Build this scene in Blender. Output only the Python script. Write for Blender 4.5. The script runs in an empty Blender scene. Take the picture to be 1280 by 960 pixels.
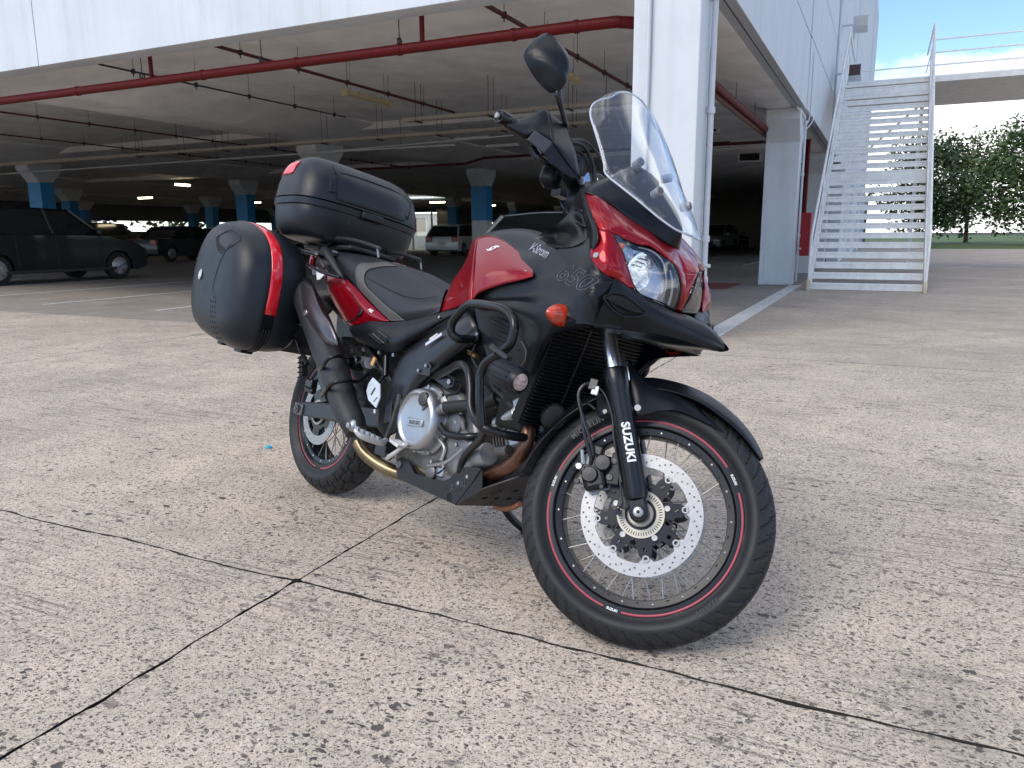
import bpy, bmesh, math, random
import numpy as np
from mathutils import Vector, Matrix, noise
from mathutils.bvhtree import BVHTree
from math import sin, cos, pi, radians, atan2, sqrt
random.seed(7)
sc = bpy.context.scene
COL = sc.collection
# ------------------------------------------------------------------ camera
cd = bpy.data.cameras.new('camera'); cam = bpy.data.objects.new('camera', cd); COL.objects.link(cam)
cd.sensor_width = 36; cd.lens = 953.34/1280*36; cd.clip_start = .05; cd.clip_end = 3000
cam.matrix_world = Matrix(((.99998, .00557, 0, 0), (-.00107, .19201, -.98139, 0), (-.00546, .98138, .19201, 1.03), (0, 0, 0, 1)))
sc.camera = cam
sc.render.resolution_x = 1024; sc.render.resolution_y = 768
# ------------------------------------------------------------------ sky, sun, exposure
SUN_EL, SUN_AZ = radians(46), radians(228)      # azimuth measured clockwise from +Y: behind the camera, to the left
w = bpy.data.worlds.new('World'); sc.world = w; w.use_nodes = True
nt = w.node_tree; nt.nodes.clear()
def wn(t, **k):
    n = nt.nodes.new(t)
    for a, b in k.items(): setattr(n, a, b)
    return n
sky = wn('ShaderNodeTexSky', sky_type='NISHITA', sun_disc=False, sun_elevation=SUN_EL, sun_rotation=SUN_AZ, air_density=.85, dust_density=.25, ozone_density=3.5, altitude=1200)
tc = wn('ShaderNodeTexCoord'); mp = wn('ShaderNodeMapping'); mp.inputs['Scale'].default_value = (1, 1, 2.2); mp.inputs['Location'].default_value = (.1, .6, .1)
n1 = wn('ShaderNodeTexNoise'); n1.inputs['Scale'].default_value = 2.1; n1.inputs['Detail'].default_value = 9; n1.inputs['Roughness'].default_value = .58
rp = wn('ShaderNodeValToRGB'); rp.color_ramp.elements[0].position = .50; rp.color_ramp.elements[1].position = .60
n2 = wn('ShaderNodeTexNoise'); n2.inputs['Scale'].default_value = 7; n2.inputs['Detail'].default_value = 6
rp2 = wn('ShaderNodeValToRGB'); rp2.color_ramp.elements[0].color = (5.8, 5.9, 6.2, 1); rp2.color_ramp.elements[1].color = (9.5, 9.4, 9.2, 1); rp2.color_ramp.elements[0].position = .3; rp2.color_ramp.elements[1].position = .65
mx = wn('ShaderNodeMix', data_type='RGBA'); bg = wn('ShaderNodeBackground'); bg.inputs[1].default_value = .135; wo = wn('ShaderNodeOutputWorld')
L = nt.links.new
L(tc.outputs['Generated'], mp.inputs[0]); L(mp.outputs[0], n1.inputs[0]); L(n1.outputs[0], rp.inputs[0]); L(mp.outputs[0], n2.inputs[0]); L(n2.outputs[0], rp2.inputs[0])
L(rp.outputs[0], mx.inputs[0]); L(sky.outputs[0], mx.inputs[6]); L(rp2.outputs[0], mx.inputs[7]); L(mx.outputs[2], bg.inputs[0]); L(bg.outputs[0], wo.inputs[0])
sd = bpy.data.lights.new('sun', 'SUN'); sd.energy = 1.45; sd.angle = radians(32); sd.color = (1, .91, .79)
sun = bpy.data.objects.new('sun', sd); COL.objects.link(sun)
sdir = Vector((sin(SUN_AZ)*cos(SUN_EL), cos(SUN_AZ)*cos(SUN_EL), sin(SUN_EL)))
sun.rotation_euler = sdir.to_track_quat('Z', 'Y').to_euler()
sc.view_settings.view_transform = 'Standard'; sc.view_settings.look = 'None'; sc.view_settings.gamma = 1; sc.view_settings.use_curve_mapping = False
sc.view_settings.exposure = .92
# ------------------------------------------------------------------ materials
def mat(name, col, rough=.5, metal=0., coat=0., bump=0., bscale=60., var=0., vscale=3., rvar=0., spec=.5, trans=0., ior=1.45, emis=None, estr=0, coatr=.04, streak=0.):
    m = bpy.data.materials.new(name); m.use_nodes = True; t = m.node_tree; b = t.nodes['Principled BSDF']; I = b.inputs
    I['Base Color'].default_value = (*col, 1); I['Roughness'].default_value = rough; I['Metallic'].default_value = metal
    I['Coat Weight'].default_value = coat; I['Coat Roughness'].default_value = coatr; I['Specular IOR Level'].default_value = spec
    I['Transmission Weight'].default_value = trans; I['IOR'].default_value = ior
    if emis: I['Emission Color'].default_value = (*emis, 1); I['Emission Strength'].default_value = estr
    c = t.nodes.new('ShaderNodeTexCoord').outputs['Object']
    if var or rvar:
        n = t.nodes.new('ShaderNodeTexNoise'); n.inputs['Scale'].default_value = vscale; n.inputs['Detail'].default_value = 6; n.inputs['Roughness'].default_value = .65; t.links.new(c, n.inputs[0])
        if var:
            r = t.nodes.new('ShaderNodeMapRange'); r.inputs[1].default_value = .3; r.inputs[2].default_value = .7; r.inputs[3].default_value = 1-var; r.inputs[4].default_value = 1+var*.4
            x = t.nodes.new('ShaderNodeMix'); x.data_type = 'RGBA'; x.blend_type = 'MULTIPLY'; x.inputs[0].default_value = 1; x.inputs[6].default_value = (*col, 1)
            t.links.new(n.outputs[0], r.inputs[0]); t.links.new(r.outputs[0], x.inputs[7]); t.links.new(x.outputs[2], I['Base Color'])
        if rvar:
            r = t.nodes.new('ShaderNodeMapRange'); r.inputs[1].default_value = .3; r.inputs[2].default_value = .7; r.inputs[3].default_value = max(.02, rough-rvar); r.inputs[4].default_value = rough+rvar
            t.links.new(n.outputs[0], r.inputs[0]); t.links.new(r.outputs[0], I['Roughness'])
    if streak:
        q = t.nodes.new('ShaderNodeMapping'); q.inputs['Scale'].default_value = (3.2, 3.2, .22); t.links.new(c, q.inputs[0]); n = t.nodes.new('ShaderNodeTexNoise'); n.inputs['Scale'].default_value = 1.6; n.inputs['Detail'].default_value = 7; n.inputs['Roughness'].default_value = .7; t.links.new(q.outputs[0], n.inputs[0])
        r = t.nodes.new('ShaderNodeMapRange'); r.inputs[1].default_value = .5; r.inputs[2].default_value = .74; r.inputs[3].default_value = 0; r.inputs[4].default_value = streak; t.links.new(n.outputs[0], r.inputs[0])
        x = t.nodes.new('ShaderNodeMix'); x.data_type = 'RGBA'; x.inputs[7].default_value = (.22, .20, .17, 1); x.inputs[6].default_value = (*col, 1)
        if I['Base Color'].links: t.links.new(I['Base Color'].links[0].from_socket, x.inputs[6])
        t.links.new(r.outputs[0], x.inputs[0]); t.links.new(x.outputs[2], I['Base Color'])
    if bump:
        n = t.nodes.new('ShaderNodeTexNoise'); n.inputs['Scale'].default_value = bscale; n.inputs['Detail'].default_value = 4; t.links.new(c, n.inputs[0])
        bp = t.nodes.new('ShaderNodeBump'); bp.inputs['Strength'].default_value = bump; bp.inputs['Distance'].default_value = .002; t.links.new(n.outputs[0], bp.inputs['Height']); t.links.new(bp.outputs[0], I['Normal'])
    return m
def clear(name, tint=(.95, .97, .98), gloss=.10, rough=.02, haze=0.):
    m = bpy.data.materials.new(name); m.use_nodes = True; t = m.node_tree; t.nodes.clear()
    o = t.nodes.new('ShaderNodeOutputMaterial'); tr = t.nodes.new('ShaderNodeBsdfTransparent'); tr.inputs[0].default_value = (*tint, 1)
    g = t.nodes.new('ShaderNodeBsdfGlossy'); g.inputs['Roughness'].default_value = rough
    l0 = t.nodes.new('ShaderNodeLayerWeight'); l0.inputs[0].default_value = .5; lw = t.nodes.new('ShaderNodeMath'); lw.operation = 'POWER'; lw.inputs[1].default_value = 4.; t.links.new(l0.outputs['Facing'], lw.inputs[0])
    mth = t.nodes.new('ShaderNodeMath'); mth.operation = 'MULTIPLY_ADD'; mth.inputs[1].default_value = .8; mth.inputs[2].default_value = gloss; mth.use_clamp = True
    mx = t.nodes.new('ShaderNodeMixShader'); t.links.new(lw.outputs[0], mth.inputs[0]); t.links.new(mth.outputs[0], mx.inputs[0]); t.links.new(tr.outputs[0], mx.inputs[1]); t.links.new(g.outputs[0], mx.inputs[2])
    last = mx
    if haze:
        df = t.nodes.new('ShaderNodeBsdfDiffuse'); df.inputs[0].default_value = (.8, .85, .9, 1); m2 = t.nodes.new('ShaderNodeMixShader')
        n = t.nodes.new('ShaderNodeTexNoise'); n.inputs['Scale'].default_value = 55; n.inputs['Detail'].default_value = 8; r = t.nodes.new('ShaderNodeMapRange'); r.inputs[1].default_value = .62; r.inputs[2].default_value = .8; r.inputs[3].default_value = haze; r.inputs[4].default_value = haze*6
        c = t.nodes.new('ShaderNodeTexCoord'); t.links.new(c.outputs['Object'], n.inputs[0]); t.links.new(n.outputs[0], r.inputs[0]); t.links.new(r.outputs[0], m2.inputs[0])
        t.links.new(mx.outputs[0], m2.inputs[1]); t.links.new(df.outputs[0], m2.inputs[2]); last = m2
    t.links.new(last.outputs[0], o.inputs[0]); return m
# ------------------------------------------------------------------ mesh helpers
class MB:
    def __init__(s): s.v = []; s.f = []
    def add(s, v, f):
        o = len(s.v); s.v += [tuple(map(float, p)) for p in v]; s.f += [tuple(i+o for i in q) for q in f]; return s
    def join(s, m): return s.add(m.v, m.f)
    def xf(s, M): s.v = [tuple(M @ Vector(p)) for p in s.v]; return s
    def mirror(s):
        m = MB(); m.v = [(x, -y, z) for x, y, z in s.v]; m.f = [tuple(reversed(f)) for f in s.f]; return m
    def both(s): return MB().join(s).join(s.mirror())
    def box(s, c, d, R=None):
        x, y, z = d[0]/2, d[1]/2, d[2]/2
        v = [Vector(p) for p in ((-x,-y,-z),(x,-y,-z),(x,y,-z),(-x,y,-z),(-x,-y,z),(x,-y,z),(x,y,z),(-x,y,z))]
        if R is not None: v = [R @ p for p in v]
        return s.add([p+Vector(c) for p in v], [(0,3,2,1),(4,5,6,7),(0,1,5,4),(1,2,6,5),(2,3,7,6),(3,0,4,7)])
    def bx(s, x0, x1, y0, y1, z0, z1): return s.box(((x0+x1)/2, (y0+y1)/2, (z0+z1)/2), (x1-x0, y1-y0, z1-z0))
    def tube(s, P, r, n=12, k=6, caps=True):
        P = [Vector(p) for p in P]
        Q = crm(P, k) if k > 1 and len(P) > 2 else P
        rr = r if isinstance(r, (list, tuple)) else None
        N = len(Q); T = [(Q[min(i+1, N-1)]-Q[max(i-1, 0)]).normalized() for i in range(N)]
        a = Vector((0, 0, 1)) if abs(T[0].z) < .9 else Vector((1, 0, 0)); U = (a-T[0]*a.dot(T[0])).normalized(); v = []
        for i in range(N):
            U = (U-T[i]*U.dot(T[i])).normalized(); V_ = T[i].cross(U)
            ri = r if rr is None else float(np.interp(i/(N-1)*(len(rr)-1), range(len(rr)), rr))
            v += [Q[i]+U*(ri*cos(2*pi*j/n))+V_*(ri*sin(2*pi*j/n)) for j in range(n)]
        f = [(i*n+j, i*n+(j+1) % n, (i+1)*n+(j+1) % n, (i+1)*n+j) for i in range(N-1) for j in range(n)]
        if caps: f += [tuple(range(n-1, -1, -1)), tuple((N-1)*n+j for j in range(n))]
        return s.add(v, f)
    def lathe(s, prof, c=(0, 0, 0), ax=(0, 1, 0), n=32, closed=False):
        ax = Vector(ax).normalized(); a = Vector((0, 0, 1)) if abs(ax.z) < .9 else Vector((1, 0, 0)); U = (a-ax*a.dot(ax)).normalized(); V_ = ax.cross(U); c = Vector(c); m = len(prof)
        v = [c+ax*t+U*(r*cos(2*pi*j/n))+V_*(r*sin(2*pi*j/n)) for r, t in prof for j in range(n)]
        R = range(m) if closed else range(m-1)
        f = [(i*n+j, ((i+1) % m)*n+j, ((i+1) % m)*n+(j+1) % n, i*n+(j+1) % n) for i in R for j in range(n)]
        if not closed:
            if prof[0][0] > 1e-6: f.append(tuple(range(n)))
            if prof[-1][0] > 1e-6: f.append(tuple((m-1)*n+j for j in range(n-1, -1, -1)))
        return s.add(v, f)
    def cyl(s, p, q, r, n=16, r2=None):
        p, q = Vector(p), Vector(q); return s.lathe([(r, 0), (r if r2 is None else r2, (q-p).length)], p, q-p, n)
    def prism(s, pts, vec):
        pts = [Vector(p) for p in pts]; n = len(pts); vec = Vector(vec)
        return s.add(pts+[p+vec for p in pts], [tuple(range(n-1, -1, -1)), tuple(range(n, 2*n))]+[(i, (i+1) % n, n+(i+1) % n, n+i) for i in range(n)])
    def grid(s, rows, nu=5, nv=5):
        A = [crm([Vector(p) for p in r], nu) for r in rows]; cols = list(zip(*A)); A = [crm(list(c), nv) for c in cols]; n = len(A); m = len(A[0])
        return s.add([p for c in A for p in c], [(i*m+j, i*m+j+1, (i+1)*m+j+1, (i+1)*m+j) for i in range(n-1) for j in range(m-1)])
    def rings(s, R, cap=True):
        n = len(R[0]); m = len(R); s0 = [p for r in R for p in r]
        f = [(i*n+j, i*n+(j+1) % n, (i+1)*n+(j+1) % n, (i+1)*n+j) for i in range(m-1) for j in range(n)]
        if cap: f += [tuple(range(n-1, -1, -1)), tuple((m-1)*n+j for j in range(n))]
        return s.add(s0, f)
    def bolt(s, p, d, r=.008, h=.006):
        d = Vector(d).normalized(); s.lathe([(r, 0), (r, h*.7), (r*.85, h)], Vector(p)-d*.002, d, 12); return s.lathe([(r*.45, h+.0002), (r*.4, h*.5), (0, h*.5)], Vector(p)-d*.0019, d, 6)
def crm(P, k):
    P = [Vector(p) for p in P]
    if len(P) < 3: return [P[0].lerp(P[-1], i/k) for i in range(k+1)] if len(P) == 2 else P
    Q = [P[0]*2-P[1]]+P+[P[-1]*2-P[-2]]; out = []
    for i in range(1, len(Q)-2):
        a, b, c, d = Q[i-1:i+3]
        for j in range(k):
            t = j/k; out.append(.5*((2*b)+(c-a)*t+(2*a-5*b+4*c-d)*t*t+(3*b-a-3*c+d)*t**3))
    out.append(P[-1]); return out
def obj(name, m, material, parent=None, bevel=0, solid=0, ang=38, sub=0, label=None, kind=None, mw=None, off=0, merge=False):
    me = bpy.data.meshes.new(name)
    if isinstance(m, MB): me.from_pydata(m.v, [], m.f)
    else: me = m; me.name = name
    if merge or True:
        bm = bmesh.new(); bm.from_mesh(me)
        if merge: bmesh.ops.remove_doubles(bm, verts=bm.verts, dist=1e-5)
        if not solid: bmesh.ops.recalc_face_normals(bm, faces=bm.faces)
        bm.to_mesh(me); bm.free()
    me.materials.clear(); me.materials.append(material)
    me.shade_smooth(); me.set_sharp_from_angle(angle=radians(ang))
    o = bpy.data.objects.new(name, me); COL.objects.link(o)
    if parent: o.parent = parent
    if mw is not None: o.matrix_basis = mw
    if solid:
        q = o.modifiers.new('solid', 'SOLIDIFY'); q.thickness = solid; q.offset = off
    if bevel:
        q = o.modifiers.new('bevel', 'BEVEL'); q.width = bevel; q.segments = 2; q.limit_method = 'ANGLE'; q.angle_limit = radians(35)
    if sub:
        q = o.modifiers.new('sub', 'SUBSURF'); q.levels = q.render_levels = sub
    if label: o['label'] = label
    if kind: o['kind'] = kind
    return o
def empty(name, parent=None, label=None, cat=None, group=None, mw=None, loc=None, rz=0, kind=None):
    o = bpy.data.objects.new(name, None); COL.objects.link(o); o.empty_display_size = .1
    if parent: o.parent = parent
    if mw is not None: o.matrix_basis = mw
    if loc is not None: o.location = loc; o.rotation_euler = (0, 0, rz)
    return tag(o, label, cat, group, kind)
def tag(o, label=None, cat=None, group=None, kind=None):
    for k, v in (('label', label), ('category', cat), ('group', group), ('kind', kind)):
        if v: o[k] = v
    return o
def kids(o): return [c for c in bpy.data.objects if c.parent == o]
def copy_tree(o, parent=None, label=None, loc=None, rz=None):
    c = o.copy(); COL.objects.link(c); c.parent = parent
    if label: c['label'] = label
    if loc is not None: c.location = loc
    if rz is not None: c.rotation_euler = (0, 0, rz)
    for ch in kids(o): copy_tree(ch, c)
    return c
def plate(loops, th, M=None, bev=0, res=1):
    """flat plate from closed 2-D loops (inner loops are holes), thickness th along local z"""
    cu = bpy.data.curves.new('plate', 'CURVE'); cu.dimensions = '2D'; cu.fill_mode = 'BOTH'; cu.extrude = th/2-bev; cu.bevel_depth = bev; cu.bevel_resolution = 0
    for lp in loops:
        sp = cu.splines.new('POLY'); sp.points.add(len(lp)-1); sp.use_cyclic_u = True
        for q, (x, y) in zip(sp.points, lp): q.co = (x, y, 0, 1)
    o = bpy.data.objects.new('plate', cu); me = bpy.data.meshes.new_from_object(o); bpy.data.objects.remove(o); bpy.data.curves.remove(cu)
    m = MB(); m.add([v.co for v in me.vertices], [tuple(p.vertices) for p in me.polygons]); bpy.data.meshes.remove(me)
    if M is not None: m.xf(M)
    return m
def text(s, size, th=.0006, outline=0, shear=0, bold=0, space=1., M=None, sub=0):
    cu = bpy.data.curves.new('t', 'FONT'); cu.body = s; cu.size = size; cu.extrude = th/2; cu.shear = shear; cu.offset = bold; cu.space_character = space; cu.align_x = 'CENTER'; cu.align_y = 'CENTER'; cu.resolution_u = 4
    if outline: cu.fill_mode = 'NONE'; cu.extrude = 0; cu.bevel_depth = outline; cu.bevel_resolution = 0
    o = bpy.data.objects.new('t', cu); me = bpy.data.meshes.new_from_object(o); bpy.data.objects.remove(o); bpy.data.curves.remove(cu)
    if sub:
        bm = bmesh.new(); bm.from_mesh(me)
        bmesh.ops.triangulate(bm, faces=bm.faces)
        for _ in range(3):
            e = [e for e in bm.edges if e.calc_length() > sub]
            if not e: break
            bmesh.ops.subdivide_edges(bm, edges=e, cuts=1, use_grid_fill=False); bmesh.ops.triangulate(bm, faces=bm.faces)
        bm.to_mesh(me); bm.free()
    m = MB(); m.add([v.co for v in me.vertices], [tuple(p.vertices) for p in me.polygons]); bpy.data.meshes.remove(me)
    if M is not None: m.xf(M)
    return m
def circ(x, y, r, n=12, a0=0): return [(x+r*cos(a0+2*pi*i/n), y+r*sin(a0+2*pi*i/n)) for i in range(n)]
def frame(o, x, y):
    x = Vector(x).normalized(); y = Vector(y); z = x.cross(y).normalized(); y = z.cross(x)
    m = Matrix((x, y, z)).transposed().to_4x4(); m.translation = Vector(o); return m
def drape(m, surf, d, lift=.0008):
    """press the flat mesh m onto the surface mesh along direction d"""
    t = BVHTree.FromPolygons([Vector(p) for p in surf.v], surf.f); d = Vector(d).normalized(); out = []
    for p in m.v:
        h, nrm, i, _ = t.ray_cast(Vector(p)-d*.3, d)
        out.append(tuple((h-d*lift) if h else p))
    m.v = out; return m

# ================================================================== SITE
SITE = (5.6494, 15.4926); SRZ = pi/2-.448635      # building corner of the second column; local x = u (into depth), y = v (left), z up
SM = Matrix.Translation((SITE[0], SITE[1], 0)) @ Matrix.Rotation(SRZ, 4, 'Z')
def root(name, label=None, cat=None, kind=None, group=None, u=0, v=0, z=0, rz=0):
    o = empty(name, None, label, cat, group, kind=kind); p = SM @ Vector((u, v, z)); o.location = p; o.rotation_euler = (0, 0, SRZ+rz); return o
# ---- ground concrete with flakes of dark aggregate
def concrete(name, c1, c2, flakes=1., fine=1.):
    m = bpy.data.materials.new(name); m.use_nodes = True; t = m.node_tree; b = t.nodes['Principled BSDF']; Lk = t.links.new
    def N(ty, **k):
        n = t.nodes.new(ty)
        for a, q in k.items(): setattr(n, a, q)
        return n
    def noi(vec, s, d=5, r=.6):
        n = N('ShaderNodeTexNoise'); n.inputs['Scale'].default_value = s; n.inputs['Detail'].default_value = d; n.inputs['Roughness'].default_value = r; Lk(vec, n.inputs[0]); return n
    def mr(i, a, b_, c, d):
        n = N('ShaderNodeMapRange'); Lk(i, n.inputs[0])
        for j, q in enumerate((a, b_, c, d)): n.inputs[j+1].default_value = q
        return n.outputs[0]
    def mth(op, a, q):
        n = N('ShaderNodeMath', operation=op); 
        for j, x in enumerate((a, q)):
            if isinstance(x, (int, float)): n.inputs[j].default_value = x
            else: Lk(x, n.inputs[j])
        return n.outputs[0]
    def mix(f, a, q, bl='MIX'):
        n = N('ShaderNodeMix', data_type='RGBA', blend_type=bl)
        if isinstance(f, (int, float)): n.inputs[0].default_value = f
        else: Lk(f, n.inputs[0])
        for j, x in ((6, a), (7, q)):
            if isinstance(x, tuple): n.inputs[j].default_value = (*x, 1)
            else: Lk(x, n.inputs[j])
        return n.outputs[2]
    geo = N('ShaderNodeNewGeometry').outputs['Position']
    mp = N('ShaderNodeMapping'); mp.inputs['Rotation'].default_value = (0, 0, -SRZ); Lk(geo, mp.inputs[0]); P = mp.outputs[0]
    big = noi(P, .55, 6); mid = noi(P, 3.1, 6); fin = noi(P, 90, 4, .7)
    col = mix(mr(big.outputs[0], .35, .65, 0, 1), c1, c2)
    col = mix(mr(mid.outputs[0], .36, .66, 0, .8), col, tuple(x*.70 for x in c1))
    col = mix(1, col, mr(fin.outputs[0], .3, .7, .74, 1.3), 'MULTIPLY')
    # distorted coordinates for the stone flakes
    dn = noi(P, 34, 3); ds = N('ShaderNodeVectorMath', operation='SCALE'); ds.inputs['Scale'].default_value = .028; Lk(dn.outputs['Color'], ds.inputs[0])
    ad = N('ShaderNodeVectorMath', operation='ADD'); Lk(P, ad.inputs[0]); Lk(ds.outputs[0], ad.inputs[1])
    sq = N('ShaderNodeMapping'); sq.inputs['Scale'].default_value = (1.25, .8, 1); Lk(ad.outputs[0], sq.inputs[0])
    hts = None
    for s, th, amt in ((30, .032, .85), (58, .13, .88), (105, .24, .85), (190, .32, .75), (300, .30, .6)):
        v = N('ShaderNodeTexVoronoi'); v.inputs['Scale'].default_value = s; Lk(sq.outputs[0], v.inputs[0])
        sp = N('ShaderNodeSeparateColor'); Lk(v.outputs['Color'], sp.inputs[0])
        pres = mth('LESS_THAN', sp.outputs[0], th*flakes)
        size = mr(sp.outputs[1], 0, 1, .16, .5)
        inn = mth('LESS_THAN', v.outputs['Distance'], size)
        patch = mr(noi(P, 1.7, 3).outputs[0], .36, .62, .35, 1.1) if s < 100 else 1.
        f = mth('MULTIPLY', mth('MULTIPLY', pres, inn), amt); f = mth('MULTIPLY', f, patch)
        tone = mix(sp.outputs[2], (.022, .022, .028), (.10, .085, .075)); col = mix(f, col, tone)
        hts = f if hts is None else mth('ADD', hts, f)
    # light stones
    v = N('ShaderNodeTexVoronoi'); v.inputs['Scale'].default_value = 70; Lk(sq.outputs[0], v.inputs[0]); sp = N('ShaderNodeSeparateColor'); Lk(v.outputs['Color'], sp.inputs[0])
    f = mth('MULTIPLY', mth('LESS_THAN', sp.outputs[0], .18), mth('LESS_THAN', v.outputs['Distance'], .34)); f = mth('MULTIPLY', f, .45*fine); col = mix(f, col, (.62, .58, .54))
    # brushed finish along one direction
    bs = N('ShaderNodeMapping'); bs.inputs['Scale'].default_value = (70, 2.2, 1); bs.inputs['Rotation'].default_value = (0, 0, .03); Lk(P, bs.inputs[0]); br = noi(bs.outputs[0], 1, 3, .6)
    bmask = mth('MULTIPLY', mr(br.outputs[0], .53, .66, 0, 1), mr(noi(P, 1.1, 2).outputs[0], .40, .60, .08, .7)); col = mix(bmask, col, (.12, .1, .09))
    # dark stains
    stn = noi(P, .9, 5, .7); col = mix(mr(stn.outputs[0], .57, .74, 0, .5), col, (.13, .115, .10))
    Lk(col, b.inputs['Base Color']); b.inputs['Roughness'].default_value = .82; b.inputs['Specular IOR Level'].default_value = .35
    h = mth('SUBTRACT', mth('MULTIPLY', fin.outputs[0], .6), mth('ADD', mth('MULTIPLY', hts, .5), mth('MULTIPLY', bmask, .8)))
    bp = N('ShaderNodeBump'); bp.inputs['Strength'].default_value = .55; bp.inputs['Distance'].default_value = .003; Lk(h, bp.inputs['Height']); Lk(bp.outputs[0], b.inputs['Normal'])
    return m
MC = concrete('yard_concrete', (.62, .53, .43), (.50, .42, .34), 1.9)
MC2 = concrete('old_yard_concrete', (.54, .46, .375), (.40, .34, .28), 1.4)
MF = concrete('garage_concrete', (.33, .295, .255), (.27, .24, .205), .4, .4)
MJ = mat('joint_dirt', (.035, .03, .025), .95, bump=.6, bscale=200)
ground = empty('ground', kind='structure', label='pale weathered concrete yard with dark stone flakes'); 
obj('joint_bed', MB().box((0, 600, -.024), (3000, 3000, .02)), MJ, ground)
def slab(u0, u1, v0, v1, g=.0018, near=True):
    m = MB(); n = 220 if near else 1; P = []
    for (a, b) in (((u0, v0), (u1, v0)), ((u1, v0), (u1, v1)), ((u1, v1), (u0, v1)), ((u0, v1), (u0, v0))):
        for i in range(n):
            t = i/n; x = a[0]+(b[0]-a[0])*t; y = a[1]+(b[1]-a[1])*t; cx, cy = (u0+u1)/2, (v0+v1)/2
            j = (g+(abs(noise.noise((x*9, y*9, .3)))*.006+abs(noise.noise((x*45, y*45, 1.3)))*.004+max(0, noise.noise((x*3, y*3, 5))-.25)*.012 if near else 0)) if n > 1 else g
            if i == 0 and n > 1: j += .006
            wv = (noise.noise((x*2.3, y*2.3, 9))*.016+noise.noise((x*11, y*11, 4))*.007) if n > 1 else 0; qx = (1 if a[0] == b[0] or i == 0 else 0); qy = (1 if a[1] == b[1] or i == 0 else 0); x, y = x+qx*((j*1.1)*(1 if x < cx else -1)+wv), y+qy*(j*(1 if y < cy else -1)+wv); P.append(SM @ Vector((x, y, 0)))
    k = len(P); v = [(p.x, p.y, 0) for p in P]+[(p.x, p.y, -.034) for p in P]
    return m.add(v, [tuple(range(k))]+[(i, k+i, k+(i+1) % k, (i+1) % k) for i in range(k)])
def put_slab(m, mt):
    o = obj('concrete_slab', m, mt, ground); o.data.materials.append(MJ)
    for p in o.data.polygons:
        if abs(p.normal.z) < .5: p.material_index = 1
us = [-34.75, -29.75, -24.75, -19.75, -14.75, -9.75, -4.75, .25, 5.25, 10.25, 15.25, 20.25, 30.25, 40.25]; vs = [-40.1, -30.1, -20.1, -15.1, -10.1, -5.1, -.1, 4.9, 9.9, 14.9, 19.9, 29.9, 39.9]
for i in range(len(us)-1):
    for j in range(len(vs)-1):
        if us[i] >= -9.8 and vs[j] >= -.2: continue
        near = us[i] < 0 and us[i] >= -20 and -11 < vs[j] < 10
        put_slab(slab(us[i], us[i+1], vs[j], vs[j+1], near=near), MC if us[i] < -9.8 else MC2)
MG = mat('lawn_grass', (.07, .12, .03), .9, var=.4, vscale=.4, bump=.5, bscale=8)
obj('lawn', MB().box(tuple(SM @ Vector((171, -20, -.006))), (260, 260, .01), Matrix.Rotation(SRZ, 3, 'Z')), MG, kind='structure')
gf = root('garage_floor', 'grey concrete floor of the covered car park', kind='structure')
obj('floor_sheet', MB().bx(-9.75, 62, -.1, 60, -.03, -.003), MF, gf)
MWP = mat('worn_white_paint', (.62, .61, .58), .7, var=.45, vscale=14, bump=.3)
for v in (7.7, 10.2, 12.7, 15.2, 17.9, 20.4): obj('bay_line', MB().box((-6.2, v+.1, 0), (5.2, .09, .004), Matrix.Rotation(.06, 3, 'Z')), MWP, gf)
for u in (12, 17, 28): 
    for v in (2.5, 5, 14, 16.5, 19): obj('bay_line', MB().box((u, v, 0), (4.6, .09, .004)), MWP, gf)
obj('floor_strip', MB().bx(-9.1, -.03, -.19, .02, -.01, .006), mat('strip_paint', (.62, .62, .60), .6, var=.3, vscale=6, bump=.2), ground, bevel=.002, mw=SM)
obj('red_floor_patch', MB().bx(-1.6, .2, 1.0, 2.6, -.01, .002), mat('red_floor_paint', (.22, .06, .045), .8, var=.5, vscale=3), gf)
# ---- building
MWALL = mat('white_render', (.62, .655, .69), .62, var=.10, vscale=.9, bump=.25, bscale=25, rvar=.1, streak=.22)
MCOL = mat('white_column_paint', (.60, .63, .655), .5, var=.08, vscale=2.2, bump=.12, bscale=18, streak=.16)
MCEIL = mat('soffit_paint', (.84, .825, .80), .8, var=.22, vscale=1.3, bump=.2, bscale=12)
MRED = mat('red_pipe_paint', (.115, .006, .006), .5, var=.25, vscale=9, rvar=.1, bump=.08, spec=.22)
MRED2 = mat('dull_red_pipe_paint', (.09, .016, .016), .5, var=.2, vscale=9)
MBLU = mat('blue_band_paint', (.02, .24, .55), .45, var=.12, vscale=4)
MDK = mat('dark_steel', (.03, .03, .033), .6)
MTRAY = mat('cable_tray_zinc', (.36, .33, .28), .6, var=.25, vscale=20, bump=.2)
bld = root('parking_building', 'white concrete multi-storey car park with open ground floor', 'building')
H = 15.5; ZS = 3.38
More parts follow.
